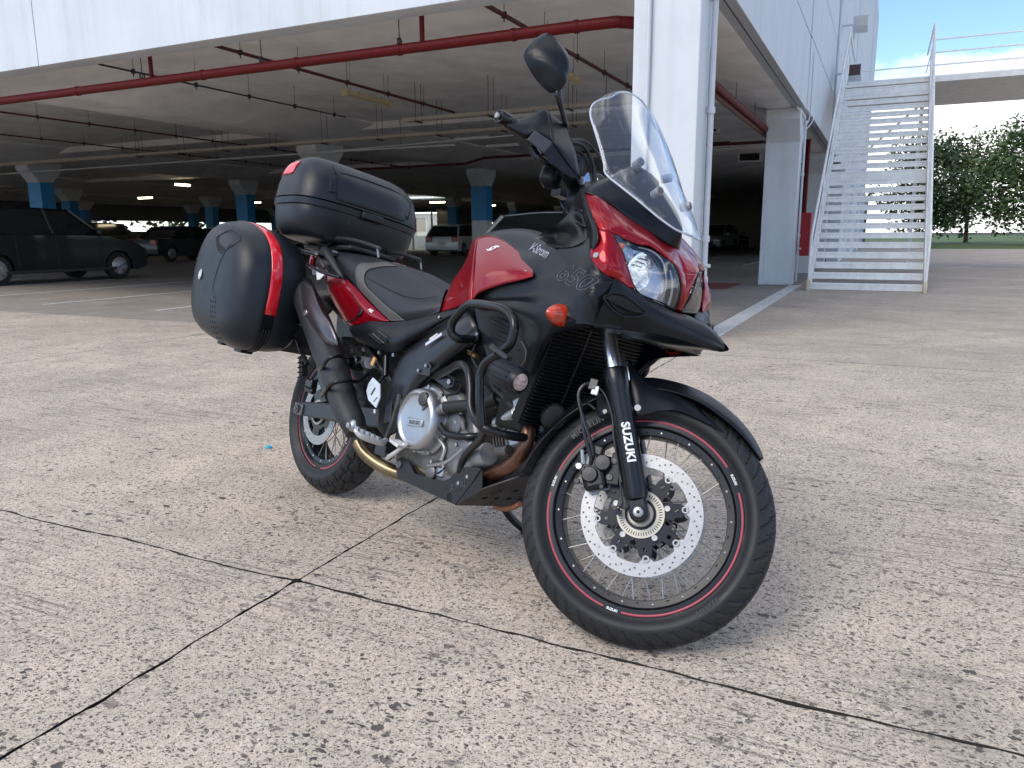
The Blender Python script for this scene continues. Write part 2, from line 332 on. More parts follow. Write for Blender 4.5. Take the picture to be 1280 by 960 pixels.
# front facade panels with joints (u=-9.05 plane), right facade panels (v=-.07 plane)
zb = [ZS, 4.69, 6.02, 7.35, 8.68, 10.0, 11.35, 12.7, 14.1, H]
for k in range(5):
    v0 = -.07+k*9.3; v1 = v0+9.3
    for a, b_ in ((ZS, 8.6), (8.6, H)): obj('facade_panel', MB().bx(-9.06, -8.76, v0+(.235 if k == 0 else .006), v1-.006, a+.003, b_-.012), MWALL, bld, bevel=.006)
ub = [-9.06, 0.0, 9.1, 18.2, 27.3, 36.4, 45.5]
for i in range(len(ub)-1):
    for j in range(len(zb)-1):
        sh = .0 if i < 1 else (.02 if i % 2 else 0)
        obj('facade_panel', MB().bx(ub[i]+.007, ub[i+1]-.007, -.07-sh, .16, zb[j]+(.0 if j == 0 else .012), zb[j+1]-.012), MWALL, bld, bevel=.005)
obj('facade_backing', MB().bx(-8.98, 45.4, .165, .3, ZS+.02, H-.03).bx(-8.74, -8.7, .3, 46, ZS+.4, H-.03), MDK, bld)
obj('roof', MB().bx(-8.9, 45.5, .1, 46, H-.3, H-.05), MCEIL, bld)
# solid wall behind the third column on the right side
for k, u in enumerate((13.2, 16.4, 19.6, 22.8, 26, 29.2, 32.4, 35.6, 38.8, 42)):
    if k in (1, ): continue
    obj('wall_panel', MB().bx(u, u+3.17, -.06-(.12 if k % 3 == 0 else 0), .2, 0, ZS-.004), MWALL, bld, bevel=.006)
# slab and band beams
obj('ceiling', MB().bx(-8.7, 62, .1, 60, 3.76, 4.0), MCEIL, bld)
def beam(v0, v1, left=True, right=True):
    P = [(v0, ZS), (v1, ZS)]+([(v1+1.1, 3.72), (v1+1.1, 3.9)] if left else [(v1, 3.9)])+([(v0-1.1, 3.9), (v0-1.1, 3.72)] if right else [(v0, 3.9)])
    return MB().prism([(-8.75, a, b_) for a, b_ in P], (70, 0, 0))
obj('beam', beam(-.065, .56, right=False), MCEIL, bld, bevel=.01)
for j in (1, 2, 3, 4): obj('beam', beam(11.0+11.55*(j-1), 12.12+11.55*(j-1)), MCEIL, bld, bevel=.01)
for u in (-.2, 8.9): obj('cross_beam', MB().bx(u, u+.5, .5, 58, 3.60, 3.8), MCEIL, bld)
# fine joint line in the edge soffit
obj('soffit_groove', MB().bx(-8.7, 44, .04, .052, ZS-.004, ZS+.01), MDK, bld)
# columns
def column(u, v, flare=True, band=False, w_=.62, d=.45):
    c = obj('column', MB().bx(u, u+d, v, v+w_, 0, 2.80), MCOL, bld, bevel=.012)
    P = [(u, 2.78), (u+d, 2.78), (u+d+.34, 3.18), (u+d+.34, ZS-.004), (u-.34, ZS-.004), (u-.34, 3.18)]
    obj('capital', MB().prism([(a, v-.004, b_) for a, b_ in P], (0, w_+.008, 0)), MCOL, c, bevel=.01)
    if band: obj('blue_band', MB().bx(u-.004, u+d+.004, v-.008, v+w_+.004+.004, 1.55, 2.785), MBLU, c)
    return c
c1 = obj('column', MB().bx(-9.1, -8.65, 0, .62, 0, ZS+.1), MCOL, bld, bevel=.012)
obj('haunch', MB().prism([(-8.66, .004, 2.72), (-8.66, .004, ZS-.004), (-8.32, .004, ZS-.004), (-8.32, .004, 3.1)], (0, .6, 0)), MCOL, c1, bevel=.01)
obj('column_head', MB().bx(-9.105, -8.7, -.004, .625, ZS-.05, H-.1), MWALL, bld)
obj('conduit', MB().tube([(-9.13, .47, 0), (-9.13, .47, 2), (-9.13, .465, 3), (-9.13, .47, 6), (-9.13, .47, 9)], .022, 10), MCOL, c1)
column(0, 0)
for i in (1, 2, 3): column(9*i, 0)
obj('corner_strip', MB().bx(-.03, .02, .56, .64, 0, ZS), MCOL, bld)
for j in (1, 2, 3, 4):
    for i in range(0, 7):
        if j == 1 and i == 0: continue
        column(-9.1+9*i, 11.55*j, band=not (i == 1 and j == 1))
# downpipe at the corner column and at the second column, with brackets
def downpipe(u, v, top, r=.028):
    o = root('downpipe', None, 'pipe'); z0 = .05
    obj('pipe', MB().tube([(u, v, z0), (u, v, top)], r, 12, 1), MCOL, o)
    for z in (.55, .95, 2.15, 3.15): obj('pipe_clip', MB().lathe([(r+.012, 0), (r+.012, .06)], (u, v, z), (0, 0, 1), 12).box((u, v+.03, z+.03), (.03, .07, .03)), MCOL, o)
    obj('tap', MB().tube([(u-.02, v, .72), (u-.05, v-.06, .72)], .018, 8, 1), MCOL, o)
    return o
o = downpipe(-8.72, -.045, 3.5); tag(o, 'white downpipe running up the corner column nearest the motorcycle', 'pipe')
o = downpipe(.36, -.045, 3.1, .022); tag(o, 'thin white downpipe on the second column beside the stairs', 'pipe')
obj('pipe_branch', MB().tube([(.36, -.045, 3.1), (.1, -.03, 3.25), (-.6, .05, 3.36)], .018, 8).tube([(.36, -.045, 3.05), (.9, -.08, 3.2), (1.3, -.12, 3.4)], .012, 8).tube([(.36, -.05, 3.12), (.5, -.1, 3.4), (.5, -.1, 4.5)], .012, 8), MCOL, o)
# rear wall with window strip and a doorway of light
RW = mat('garage_wall_paint', (.30, .29, .28), .8, var=.15)
m = MB(); u = 60
m.bx(u, u+.2, 8, 60, 0, 1.55); m.bx(u, u+.2, 8, 60, 2.45, 3.8); m.bx(40+22, 40+22.2, 0, 8, 0, 3.8)
for v in range(9, 60, 6): m.bx(u+.005, u+.195, v, v+3.2+(v % 5)*.3, 1.5, 2.5)
obj('rear_wall', m, RW, bld); obj('rear_wall', MB().bx(43, 43.2, .5, 12.0, 0, 3.7).bx(43, 60, 12, 12.2, 0, 3.7), RW, bld)
obj('left_wall', MB().bx(-8.6, 60, 58, 58.2, 0, 1.5).bx(-8.6, 60, 58, 58.2, 2.4, 3.8), RW, bld)
# bright shop entrance glimpsed at the back
shop = root('glass_lobby', 'bright glazed entrance lobby far back between the columns', 'lobby', u=34, v=30)
MLOB = mat('lobby_wall', (.62, .62, .6), .6); MLIT = mat('lobby_light', (.8, .85, .85), .5, emis=(.85, .95, 1), estr=1.6)
obj('lobby_box', MB().bx(0, .1, -3, 3, 0, 2.7).bx(-3, 0, 3, 3.1, 0, 2.7).bx(-3, 0, -3.1, -3, 0, 2.7), MLOB, shop)
for y in (-2.2, -.2, 1.7): obj('glass_door', MB().bx(-3.05, -3, y, y+.9, .1, 2.2), clear('lobby_glass'), shop)
obj('light_panel', MB().bx(-2, -.6, -2, 2, 2.62, 2.66), MLIT, shop); obj('red_sign', MB().bx(-.06, -.02, -.2, .8, 1.3, 2.3), MRED, shop)
for y in (-2.6, -1, .9, 2.6): obj('door_post', MB().bx(-3.1, -3, y-.06, y+.06, 0, 2.7), MLOB, shop)
# ---- services below the slab
def hangers(o, pts, ztop, r=.006, mt=MDK):
    for p in pts: obj('hanger_rod', MB().tube([p, (p[0], p[1], ztop)], r, 6, 1), mt, o)
pz = 3.08; pu = -8.72
rp_ = root('sprinkler_main', 'thick red fire main hanging just inside the front edge', 'pipe')
obj('main_pipe', MB().tube([(pu, 30, pz), (pu, 20, pz), (pu, 8, pz), (pu, 3, pz), (pu, 1.15, pz), (pu+.04, .86, pz-.005), (pu+.16, .70, pz-.02), (pu+.45, .64, pz-.04), (pu+3, .64, pz-.05), (pu+9, .64, pz-.05)], .057, 16, 8), MRED, rp_)
for v in (26, 14, 8.9, 6.45, 4.9, 3.42, 2.0, 1.3): obj('pipe_coupling', MB().lathe([(.059, 0), (.066, .01), (.066, .05), (.059, .06)], (pu, v, pz), (0, 1, 0), 16), MRED, rp_)
for v in (7.42, 3.15): obj('riser_stub', MB().cyl((pu, v, pz), (pu, v, 3.76), .028, 12), MRED, rp_)
for v in (7.6, 3.45, 5.48, 12, 16): obj('hanger', MB().tube([(pu, v, pz+.05), (pu, v, 3.76)], .006, 6, 1).lathe([(.03, -.01), (.042, -.01), (.042, .01), (.03, .01)], (pu, v, pz+.085), (0, 1, 0), 12, closed=True), MDK, rp_)
def branch(v, z, r=.019, u0=-8.7, u1=30, lab=None, mt=MRED2, heads=(0,)):
    o = root('sprinkler_branch', lab, 'pipe', group='sprinkler branch pipes')
    obj('pipe', MB().tube([(u0, v, z), (u1, v, z)], r, 10, 1), mt, o)
    for u in np.arange(u0+.55, min(u1, 14), 1.15): obj('clip', MB().bx(u-.012, u+.012, v-.03, v+.03, z-.03, z+.035).cyl((u, v, z), (u, v, z-.07), .008, 6).cyl((u, v, z), (u, v, 3.76), .004, 5), MDK, o)
branch(6.37, 3.45, .024, u1=-2.4, lab='red branch pipe crossing above the fire main left of the mirror')
branch(2.42, 3.45, .026, u1=-2.9, lab='red branch pipe above the mirror near the corner column')
branch(8.46, 3.40, .014, u1=-3.2, lab='thin dark pipe along the haunch of the band beam', mt=MDK)
branch(14.2, 3.45, .018, u1=8, lab='dark branch pipe left of the band beam')
branch(17.6, 3.45, .016, u1=8, lab='dark branch pipe furthest left under the slab')
def tray(u, v0, v1, z, w_=.16, lab=None, rung=.09):
    o = root('cable_tray', lab, 'cable tray', group='cable trays under the slab')
    m = MB().bx(u-w_/2, u-w_/2+.008, v0, v1, z, z+.06).bx(u+w_/2-.008, u+w_/2, v0, v1, z, z+.06)
    obj('rails', m, MTRAY, o); m = MB()
    for v in np.arange(v0, min(v1, 16), rung): m.bx(u-w_/2, u+w_/2, v, v+.03, z+.004, z+.014)
    obj('rungs', m, MTRAY, o, kind='stuff')
    for v in np.arange(v0+.3, min(v1, 16), 1.5): obj('hanger_rod', MB().tube([(u-w_/2, v, z-.02), (u-w_/2, v, 3.76)], .005, 5, 1).tube([(u+w_/2, v, z-.02), (u+w_/2, v, 3.76)], .005, 5, 1).bx(u-w_/2-.02, u+w_/2+.02, v-.015, v+.015, z-.03, z-.005), MDK, o)
tray(-2.1, 3.6, 26, 3.08, .2, 'zinc cable tray crossing above the top case')
tray(-3.85, 1.5, 6.6, 3.10, .2, 'zinc cable tray behind the hand guard')
o = root('conduit_run', 'thin white conduit hanging below the cable trays', 'conduit'); obj('conduit', MB().tube([(-.4, 7.5, 3.08), (-.4, 12, 3.1), (-.4, 28, 3.06)], .022, 8, 4), MCOL, o); obj('conduit', MB().tube([(-.4, 12, 3.1), (-.45, 6.0, 3.2)], .015, 8, 1), MCOL, o); hangers(o, [(-.4, v, 3.08) for v in (9, 12, 15, 18)], 3.76)
o = root('conduit_run', 'second thin white conduit just behind the mirror', 'conduit'); obj('conduit', MB().tube([(-2.9, .8, 3.22), (-2.9, 4.2, 3.22)], .018, 8, 1), MCOL, o); hangers(o, [(-2.9, v, 3.22) for v in (1.5, 3)], 3.76)
o = root('red_service_pipe', 'dark red pipe stepping round the blue banded column', 'pipe')
obj('pipe', MB().tube([(5.6, 18, 3.25), (5.6, 12.2, 3.25), (5.6, 10.6, 3.25), (5.6, 9.9, 3.4), (5.6, 5, 3.42), (5.6, 1.2, 3.42)], .04, 10, 1), MRED2, o)
o = root('drain_pipe', 'brown drain pipe running along the right bay', 'pipe'); obj('pipe', MB().tube([(-6.5, .74, 3.0), (8, .74, 3.0)], .045, 12, 1), mat('brown_pipe_paint', (.20, .09, .07), .6, var=.2), o)
for u in (-5, -3, -1): obj('hanger_rod', MB().tube([(u, .74, 3.0), (u, .74, 3.76)], .005, 5, 1), MDK, o)
# tube lights
MOLD = mat('yellowed_plastic', (.42, .35, .19), .5, var=.25, vscale=12); MLAMP = mat('lit_tube', (1, .9, .7), .4, emis=(1, .82, .5), estr=9)
def batten(u, v, z, lit, label, along_u=True, n=1.25):
    o = root('tube_light', label, 'lamp', u=u, v=v, z=z, rz=0 if along_u else pi/2)
    sec = [(-.06, 0), (.06, 0), (.05, -.06), (0, -.085), (-.05, -.06)]
    obj('diffuser', MB().prism([(0, a, b_) for a, b_ in sec], (n, 0, 0)), MLAMP if lit else MOLD, o, bevel=.006)
    for x in (0, n): obj('end_cap', MB().bx(x-.02, x+.02, -.064, .064, -.09, .012), MOLD if not lit else MTRAY, o, bevel=.006)
    if not lit:
        for x in (.3, .62, .95): obj('clip', MB().bx(x-.015, x+.015, -.066, .066, -.07, .014), MOLD, o)
    for x in (.15, n-.15): obj('hanger_rod', MB().tube([(x, 0, 0), (x, 0, 3.76-z)], .003, 5, 1), MDK, o)
    if lit: obj('cover', MB().bx(0, n, -.05, .05, .002, .03), MTRAY, o)
batten(-5.95, 6.35, 3.32, False, 'unlit yellowed tube light fitting left of the top case')
batten(-6.75, 2.55, 3.25, False, 'unlit yellowed tube light beside the mirror')
k = 0
LAMPL = ['lit warm tube light above the parked cars at the left edge', 'small lit tube light beneath the left band beam', 'lit tube light just left of the top case', 'lit tube light above the white hatchback', 'lit tube light right of the blue banded column']
for (u, v), al in zip(((16.5143,37.8779,3.3)[:2], (8.6947,27.1496,3.3)[:2], (25.0234,37.4977,3.3)[:2], (31.4417,26.5304,3.3)[:2], (38.811,26.2686,3.3)[:2]), (False, True, False, False, False)):
    batten(u, v, 3.36, True, LAMPL[k], al, 1.3 if k != 1 else .9); k += 1
# plain white fittings near the front
for (u, v), lb in (((0.2208,7.3942,3.3)[:2], 'unlit white tube light left of the hand guard'), ((1.8875,7.4142,3.3)[:2], 'unlit white tube light below the hand guard')):
    o = root('tube_light', lb, 'lamp', u=u, v=v, z=3.3); obj('fitting', MB().bx(-.05, .05, -.45, .45, -.05, .02), MCOL, o, bevel=.006); obj('hanger_rod', MB().tube([(0, -.3, 0), (0, -.3, .46)], .004, 5, 1).tube([(0, .3, 0), (0, .3, .46)], .004, 5, 1), MDK, o)
# hanging ventilation louvres in the right bay
def louvre(a, b_, u, label):
    (u0, y1, z1), (_, y0, z0) = a, b_
    o = root('ventilation_louvre', label, 'louvre', group='hanging ventilation louvres'); 
    obj('frame', MB().bx(u, u+.35, y0-.05, y0, z0, z1).bx(u, u+.35, y1, y1+.05, z0, z1).bx(u, u+.35, y0-.05, y1+.05, z0-.05, z0).bx(u, u+.35, y0-.05, y1+.05, z1, z1+.04), MCOL, o)
    obj('core', MB().bx(u+.06, u+.34, y0, y1, z0, z1), MDK, o)
    n = max(4, int((z1-z0)/.07))
    for i in range(n): obj('blade', MB().box((u+.03, (y0+y1)/2, z0+(i+.5)*(z1-z0)/n), (.05, y1-y0, .008), Matrix.Rotation(.6, 3, 'Y')), MDK, o)
    obj('hanger_rod', MB().tube([(u+.1, y0, z1), (u+.1, y0, 3.76)], .006, 5, 1), MDK, o)
louvre((5,2.9802,4.5302), (5,2.6292,3.6972), 5, 'upper ventilation louvre half hidden by the corner column')
louvre((8,3.643,4.2823), (8,2.8037,3.6536), 8, 'middle ventilation louvre with white frame in the right bay')
louvre((12,3.1748,4.0647), (12,2.5014,3.5238), 12, 'lowest ventilation louvre left of the second column')
o = root('red_service_pipe', 'red pipe crossing behind the louvres of the right bay', 'pipe'); a = (12.4,4.3865,4.0298); b_ = (12.4,2.2843,3.9227); obj('pipe', MB().tube([a, b_], .06, 10, 1), MRED2, o)
# red stand pipe and painted plinth past the second column
o = root('hydrant_riser', 'red riser pipe above a red painted box beside the second column', 'hydrant'); obj('riser', MB().tube([(5.2, .32, .5), (5.2, .32, 3.7)], .06, 12, 1), MRED, o); obj('box', MB().bx(5.0, 5.5, .12, 1.0, .45, 1.55), mat('red_box_paint', (.40, .02, .03), .5), o, bevel=.01); obj('plinth', MB().bx(5.0, 5.6, .1, 1.1, 0, .45), MCOL, o, bevel=.01)
# wall lamps on the right facade
def wlamp(px, label, dark):
    u, v, z = px; o = root('wall_lamp', label, 'lamp', u=u, v=v, z=z)
    obj('bracket', MB().bx(-.03, .03, -.28, .02, -.02, .02), MCOL, o); obj('housing', MB().prism([(-.22, -.3, -.12), (.18, -.3, -.2), (.22, -.3, .14), (-.16, -.3, .2)], (0, -.38, 0)), MCOL, o, bevel=.015)
    obj('lens', MB().prism([(-.235, -.33, -.10), (-.225, -.33, -.10), (-.17, -.33, .17), (-.18, -.33, .17)], (0, -.32, 0)), mat('lamp_lens', dark, .3), o)
    obj('sensor', MB().cyl((0, -.34, -.16), (0, -.34, -.38), .05, 10, .02), MCOL, o)
wlamp((8.4, -.07, 6.75), 'upper white flood lamp on the right facade', (.5, .5, .47)); wlamp((6.6, -.07, 5.15), 'lower flood lamp with brown glass on the right facade', (.05, .02, .02))
o = root('downpipe', 'tall thin downpipe on the right facade above the stairs', 'pipe'); obj('pipe', MB().tube([(6.9, -.12, 2.6), (6.9, -.12, 14)], .035, 8, 1), MCOL, o)
# ---- steel staircase
MST = mat('white_steel_paint', (.82, .82, .79), .5, var=.15, vscale=7, bump=.1, streak=.18); MSTD = mat('rusty_cream_paint', (.62, .56, .38), .6, var=.3, vscale=12)
st = root('steel_staircase', 'white open-tread steel staircase climbing the right facade', 'staircase')
v0, v1 = -.46, -2.3; sl = .70; S0 = -1.25
def sz(u): return (u-S0)*sl
obj('stringer', MB().prism([(S0-.1, v0, -.0), (S0+.12, v0, 0), (6.2, v0, sz(6.2)-.12), (6.2, v0, sz(6.2)+.16), (S0-.1, v0, .16)], (0, .05, 0)), MST, st, bevel=.006)
obj('stringer', MB().prism([(S0-.1, v1, -.0), (S0+.12, v1, 0), (6.2, v1, sz(6.2)-.12), (6.2, v1, sz(6.2)+.16), (S0-.1, v1, .16)], (0, -.05, 0)), MST, st, bevel=.006)
nt_ = 26
for k in range(nt_):
    u = S0+.1+k*.262; z = sz(u)+.02
    thick = k in (12, 24)
    obj('tread', MB().bx(u, u+.20, v1+.003, v0-.003, z-.004, z+.032).bx(u, u+.02, v1+.003, v0-.003, z-(.20 if thick else .085), z-.006), MST, st, bevel=.004)
for v in (v0+.025, v1-.025):
    obj('handrail', MB().tube([(S0-.15, v, .02), (S0-.15, v, .98), (S0-.02, v, 1.08), (5.9, v, sz(5.9)+1.0), (9.6, v, sz(5.9)+1.0)], .024, 10, 1), MST, st)
    obj('mid_rail', MB().tube([(S0, v, .58), (5.9, v, sz(5.9)+.5), (9.6, v, sz(5.9)+.5)], .015, 8, 1), MST, st)
    for u in (.6, 2.4, 4.2, 5.9): obj('baluster', MB().tube([(u, v, sz(u)+.1), (u, v, sz(u)+1.0)], .018, 8, 1), MST, st)
    obj('foot_post', MB().bx(S0-.2, S0-.1, v-.03, v+.03, 0, .2), MSTD, st, bevel=.004)
zt = sz(5.55)
obj('landing', MB().bx(5.6, 9.6, v1-.05, v0+.1, zt-.16, zt-.02), MST, st, bevel=.006)
for z in (.35, .65, .95): obj('end_rail', MB().tube([(9.6, v0, zt+z), (9.6, v1-3, zt+z)], .02, 8, 1).tube([(6.3, v1, zt+z), (6.3, v1-3.2, zt+z)], .02, 8, 1), MST, st)
obj('landing_wing', MB().bx(5.6, 9.6, v1-3.2, v1-.06, zt-.16, zt-.02), MST, st, bevel=.006)
for (u, v) in ((9.4, v1), (9.4, v1-3), (6, v1-3.1)): obj('support_post', MB().bx(u, u+.1, v-.05, v+.05, 0, zt-.16), MST, st)
obj('brace', MB().tube([(5.4, v0-.1, 2.6), (9.3, v1+.1, zt-.2)], .03, 8, 1), MST, st)
# ---- trees and hedge beyond
MBARK = mat('bark', (.10, .075, .055), .9, bump=.6, bscale=20)
def leafmat(name, c):
    m = mat(name, c, .55, var=.55, vscale=1.1); return m
ML = [leafmat('leaf_dark', (.035, .075, .022)), leafmat('leaf_mid', (.06, .11, .03)), leafmat('leaf_olive', (.085, .115, .035))]
def tree(u, v, h, r, label, k=0, seed=0, n=2600, leaf=.22):
    rnd = random.Random(seed); o = root('tree', label, 'tree', u=u, v=v, group='trees beyond the yard')
    t = MB().tube([(0, 0, -.1), (.1, .05, h*.25), (-.05, .1, h*.5), (.05, 0, h*.8)], [.22, .17, .12, .04], 8, 4)
    for i in range(9):
        a = rnd.random()*6.28; z = h*(.25+.5*rnd.random()); L_ = r*(.5+.4*rnd.random()); t.tube([(0, 0, z), (cos(a)*L_*.5, sin(a)*L_*.5, z+L_*.35), (cos(a)*L_, sin(a)*L_, z+L_*.5)], [.09, .05, .02], 6, 3)
    obj('trunk', t, MBARK, o); m = MB(); cl = []
    for i in range(60):
        a = rnd.random()*6.28; q = rnd.random()**.5*r*.85; z = h*(.16+.80*rnd.random()); sh = 1-abs((z/h)-.5)*.8; cl.append((cos(a)*q*sh, sin(a)*q*sh, z, r*(.16+.2*rnd.random())))
    vv = []; ff = []
    for i in range(n):
        c = rnd.choice(cl); d = Vector((rnd.gauss(0, 1), rnd.gauss(0, 1), rnd.gauss(0, .8))).normalized()*c[3]*(.45+.6*rnd.random()); p = Vector(c[:3])+d
        a = Vector((rnd.gauss(0, 1), rnd.gauss(0, 1), rnd.gauss(0, .6))).normalized(); b = a.orthogonal().normalized(); b = (Matrix.Rotation(rnd.random()*6.28, 3, a) @ b); s_ = leaf*(.5+rnd.random()*.8)
        i0 = len(vv); vv += [p+a*s_*.5, p+b*s_*.28, p-a*s_*.5, p-b*s_*.28]; ff.append((i0, i0+1, i0+2, i0+3))
    m.add(vv, ff); obj('crown', m, ML[k % 3], o, kind='stuff'); return o
TL = ['dark bushy tree straight behind the stair treads', 'mid green tree right of the stairs', 'olive tree furthest right beyond the yard', 'tall dark tree behind the lawn', 'round tree at the far right edge', 'dense tree behind the staircase landing']
for i, (u, v, h, r) in enumerate(((62, -5, 9, 5), (55, -12, 9.5, 5.5), (48, -21, 8.5, 5), (70, -20, 12, 7), (44, -30, 8, 5), (74, -9, 10, 6))): tree(u, v, h, r, TL[i], i, i+3, 9000, .36)
for i, (v, w_) in enumerate(zip((12, 18, 24, 30, 36, 42, 48, 55), ('furthest right', 'second from the right', 'third from the right', 'fourth from the right', 'fourth from the left', 'third from the left', 'second from the left', 'furthest left'))): tree(70, v, 8, 5, 'garden tree seen through the rear openings, '+w_, 1, 40+i, 2400, .5)
for i, u in enumerate((-52, -48, -55)): tree(u, -30+i*26, 8, 6, 'unseen tree added behind the camera to darken reflections, '+('on the right', 'in the middle of the row', 'on the left')[i], i, 60+i, 2200, .8)  # out of view, added so the low reflections on the bike turn dark
for i, u in enumerate((2, 12, 22, 32, 44)): tree(u, 67, 8, 5.5, 'garden tree beyond the left side openings, '+('nearest the street', 'second in', 'third in', 'fourth in', 'deepest')[i].replace('number ', ''), 2, 90+i, 1600, .6)
# ---- parked cars
MTY = mat('car_tyre', (.02, .02, .02), .85); MRIM = mat('car_rim', (.35, .35, .36), .35, metal=.8); MGL = mat('car_glass', (.012, .015, .018), .08, spec=.7); MTRIM = mat('car_trim', (.025, .025, .027), .5)
MPL = mat('number_plate', (.6, .6, .55), .5); MHL = mat('car_lamp', (.7, .72, .75), .15); MTL = mat('car_tail_lamp', (.35, .015, .015), .2)
def car(name, color, label, u, v, rz, kind='hatch', Lc=4.3, Wc=1.76, Hc=1.46, plate_=True):
    o = root(name, label, 'car', u=u, v=v, rz=rz); mt = mat(name+'_paint', color, .35, metal=.2, coat=.3, spec=.3)
    h = Lc/2; w2 = Wc/2
    if kind == 'suv': hood, belt, prof = .95, 1.08, [(-h+.25, 1.0), (-h+.5, Hc-.05), (-.6, Hc), (.35, Hc-.04), (1.05, 1.08)]
    elif kind == 'sedan': hood, belt, prof = .82, .92, [(-h+.85, .95), (-h+1.45, Hc-.03), (-.3, Hc), (.3, Hc-.05), (1.1, .94)]
    else: hood, belt, prof = .86, .95, [(-h+.12, .98), (-h+.55, Hc-.08), (-.7, Hc), (.2, Hc-.03), (1.15, .97)]
    side = [(-h+.03, .32), (-h, .6), (-h+.06, belt), (-h+.3, belt+.03), (0, belt+.03), (1.2, belt), (h-.35, hood-.05), (h-.06, hood-.2), (h, .55), (h-.05, .3)]
    wr = .33; arches = []
    bot = [(h-.35, .22)]
    for cx in (h-.85, -h+.78):
        bot += [(cx+(wr+.05)*cos(a), .33+(wr+.05)*sin(a)) for a in [radians(q) for q in (-15, 20, 55, 90, 125, 160, 195)]]
    bot += [(-h+.3, .24)]
    P = side[::1]; loop = P+bot
    rows = []
    for yy, ins in ((-w2, .02), (-w2+.02, 0), (0, 0), (w2-.02, 0), (w2, .02)): rows.append([(x*(1-ins*.4), yy, .33+(z-.33)*(1-ins)) for x, z in loop])
    n = len(loop); m = MB(); v_ = [p for r in rows for p in r]
    f = [(i*n+j, i*n+(j+1) % n, (i+1)*n+(j+1) % n, (i+1)*n+j) for i in range(4) for j in range(n)]+[tuple(range(n-1, -1, -1)), tuple(4*n+j for j in range(n))]
    obj('body', m.add(v_, f), mt, o, bevel=.03)
    # cabin
    rt = [(x, z) for x, z in prof]; cab = []
    for s in (-1, 1): cab.append([(x, s*(w2-.06-(z-belt)*.28), z) for x, z in rt])
    k = len(rt); m = MB().add(cab[0]+cab[1], [tuple(range(k)), tuple(range(2*k-1, k-1, -1))]+[(i, k+i, k+(i+1) % k, (i+1) % k) for i in range(k)])
    obj('windows', m, MGL, o, bevel=.02)
    zt_ = Hc+.012; rf = [p for p in rt if p[1] > Hc-.1]
    a, b_ = rf[0], rf[-1]; wy = w2-.06-(Hc-belt)*.28+.015
    obj('roof', MB().grid([[(a[0]-.05, y, a[1]+.008), ((a[0]+b_[0])/2, y, Hc+.02-abs(y)*.02), (b_[0]+.06, y, b_[1]+.008)] for y in (-wy, 0, wy)], 3, 3), mt, o, solid=.03)
    for s in (-1, 1):
        for (i, j) in ((0, 1), (k-1, k-2)):
            p, q = rt[i], rt[j]; obj('pillar', MB().tube([(p[0], s*(w2-.05-(p[1]-belt)*.28), p[1]), (q[0], s*(w2-.05-(q[1]-belt)*.28), q[1]+.01)], .045, 6, 1), mt, o)
        obj('pillar', MB().tube([(-.15, s*(w2-.05), belt), (-.25, s*wy, Hc)], .035, 6, 1), MTRIM, o)
        obj('headlight', MB().box((h-.12, s*(w2-.28), hood-.2), (.2, .4, .16)), MHL, o, bevel=.04)
        obj('tail_light', MB().box((-h+.06, s*(w2-.2), belt-.12), (.14, .34, .24)), MTL, o, bevel=.03)
        obj('side_mirror', MB().box((.85, s*(w2+.08), belt+.07), (.12, .2, .13)), mt, o, bevel=.03)
        for cx in (h-.85, -h+.78):
            wv = obj('wheel', MB().lathe([(.2, -.1), (.31, -.1), (.33, -.08), (.33, .08), (.31, .1), (.2, .1)], (cx, s*(w2-.12), .33), (0, 1, 0), 28, closed=True), MTY, o)
            m = MB().lathe([(.205, 0), (.215, .012), (.2, .02)], (cx, s*(w2-.02), .33), (0, s, 0), 28)
            for q in range(10): a_ = q*2*pi/10+(.12 if q % 2 else -.12); m.tube([(cx+.03*cos(a_), s*(w2-.015), .33+.03*sin(a_)), (cx+.2*cos(a_), s*(w2-.005), .33+.2*sin(a_))], .014, 6, 1)
            m.lathe([(.05, 0), (.05, .02), (0, .03)], (cx, s*(w2-.02), .33), (0, s, 0), 16)
            obj('rim', m, MRIM, wv)
    for s in (-1, 1):
        for x in (.95, -.12, -1.05): obj('door_gap', MB().tube([(x, s*(w2+.001), .36), (x-.03, s*(w2+.001), belt)], .006, 5, 1), MTRIM, o)
        for x in (.15, -.85): obj('door_handle', MB().box((x, s*(w2+.012), belt-.1), (.16, .02, .025)), mt, o, bevel=.006)
        obj('sill', MB().box((0, s*(w2-.005), .27), (Lc-1.9, .03, .07)), MTRIM, o, bevel=.01)
    obj('bumper_trim', MB().box((h-.03, 0, .36), (.05, 1.3, .12)), MTRIM, o, bevel=.02)
    obj('grille', MB().box((h-.0, 0, .52), (.03, .9, .2)), MTRIM, o); obj('number_plate', MB().box((-h-.0, 0, .62), (.03, .42, .12)), MPL, o)
    obj('rear_window', MB().prism([(-h+.16, -w2+.3, 1.0), (-h+.16, w2-.3, 1.0), (-h+.47, w2-.36, Hc-.14), (-h+.47, -w2+.36, Hc-.14)], (-.03, 0, .02)), MGL, o) if kind != 'sedan' else None
    return o
car('parked_car', (.006, .006, .007), 'black SUV with alloy wheels at the left edge of the car park', -4.7, 16.5, 0, 'suv', 4.6, 1.86, 1.68)
car('parked_car', (.42, .43, .44), 'silver white car parked just behind the tank and blue column', .2, 4.75, pi*1.62, 'hatch', 4.3, 1.76, 1.50)
car('parked_car', (.62, .64, .66), 'white hatchback seen from behind between the columns', 18.8, 18.4, 0.12, 'hatch', 4.2, 1.8, 1.55)
car('parked_car', (.22, .22, .21), 'grey car glimpsed below the top case', 13.4, 23.7, pi*.95, 'hatch', 4.3, 1.8, 1.6)
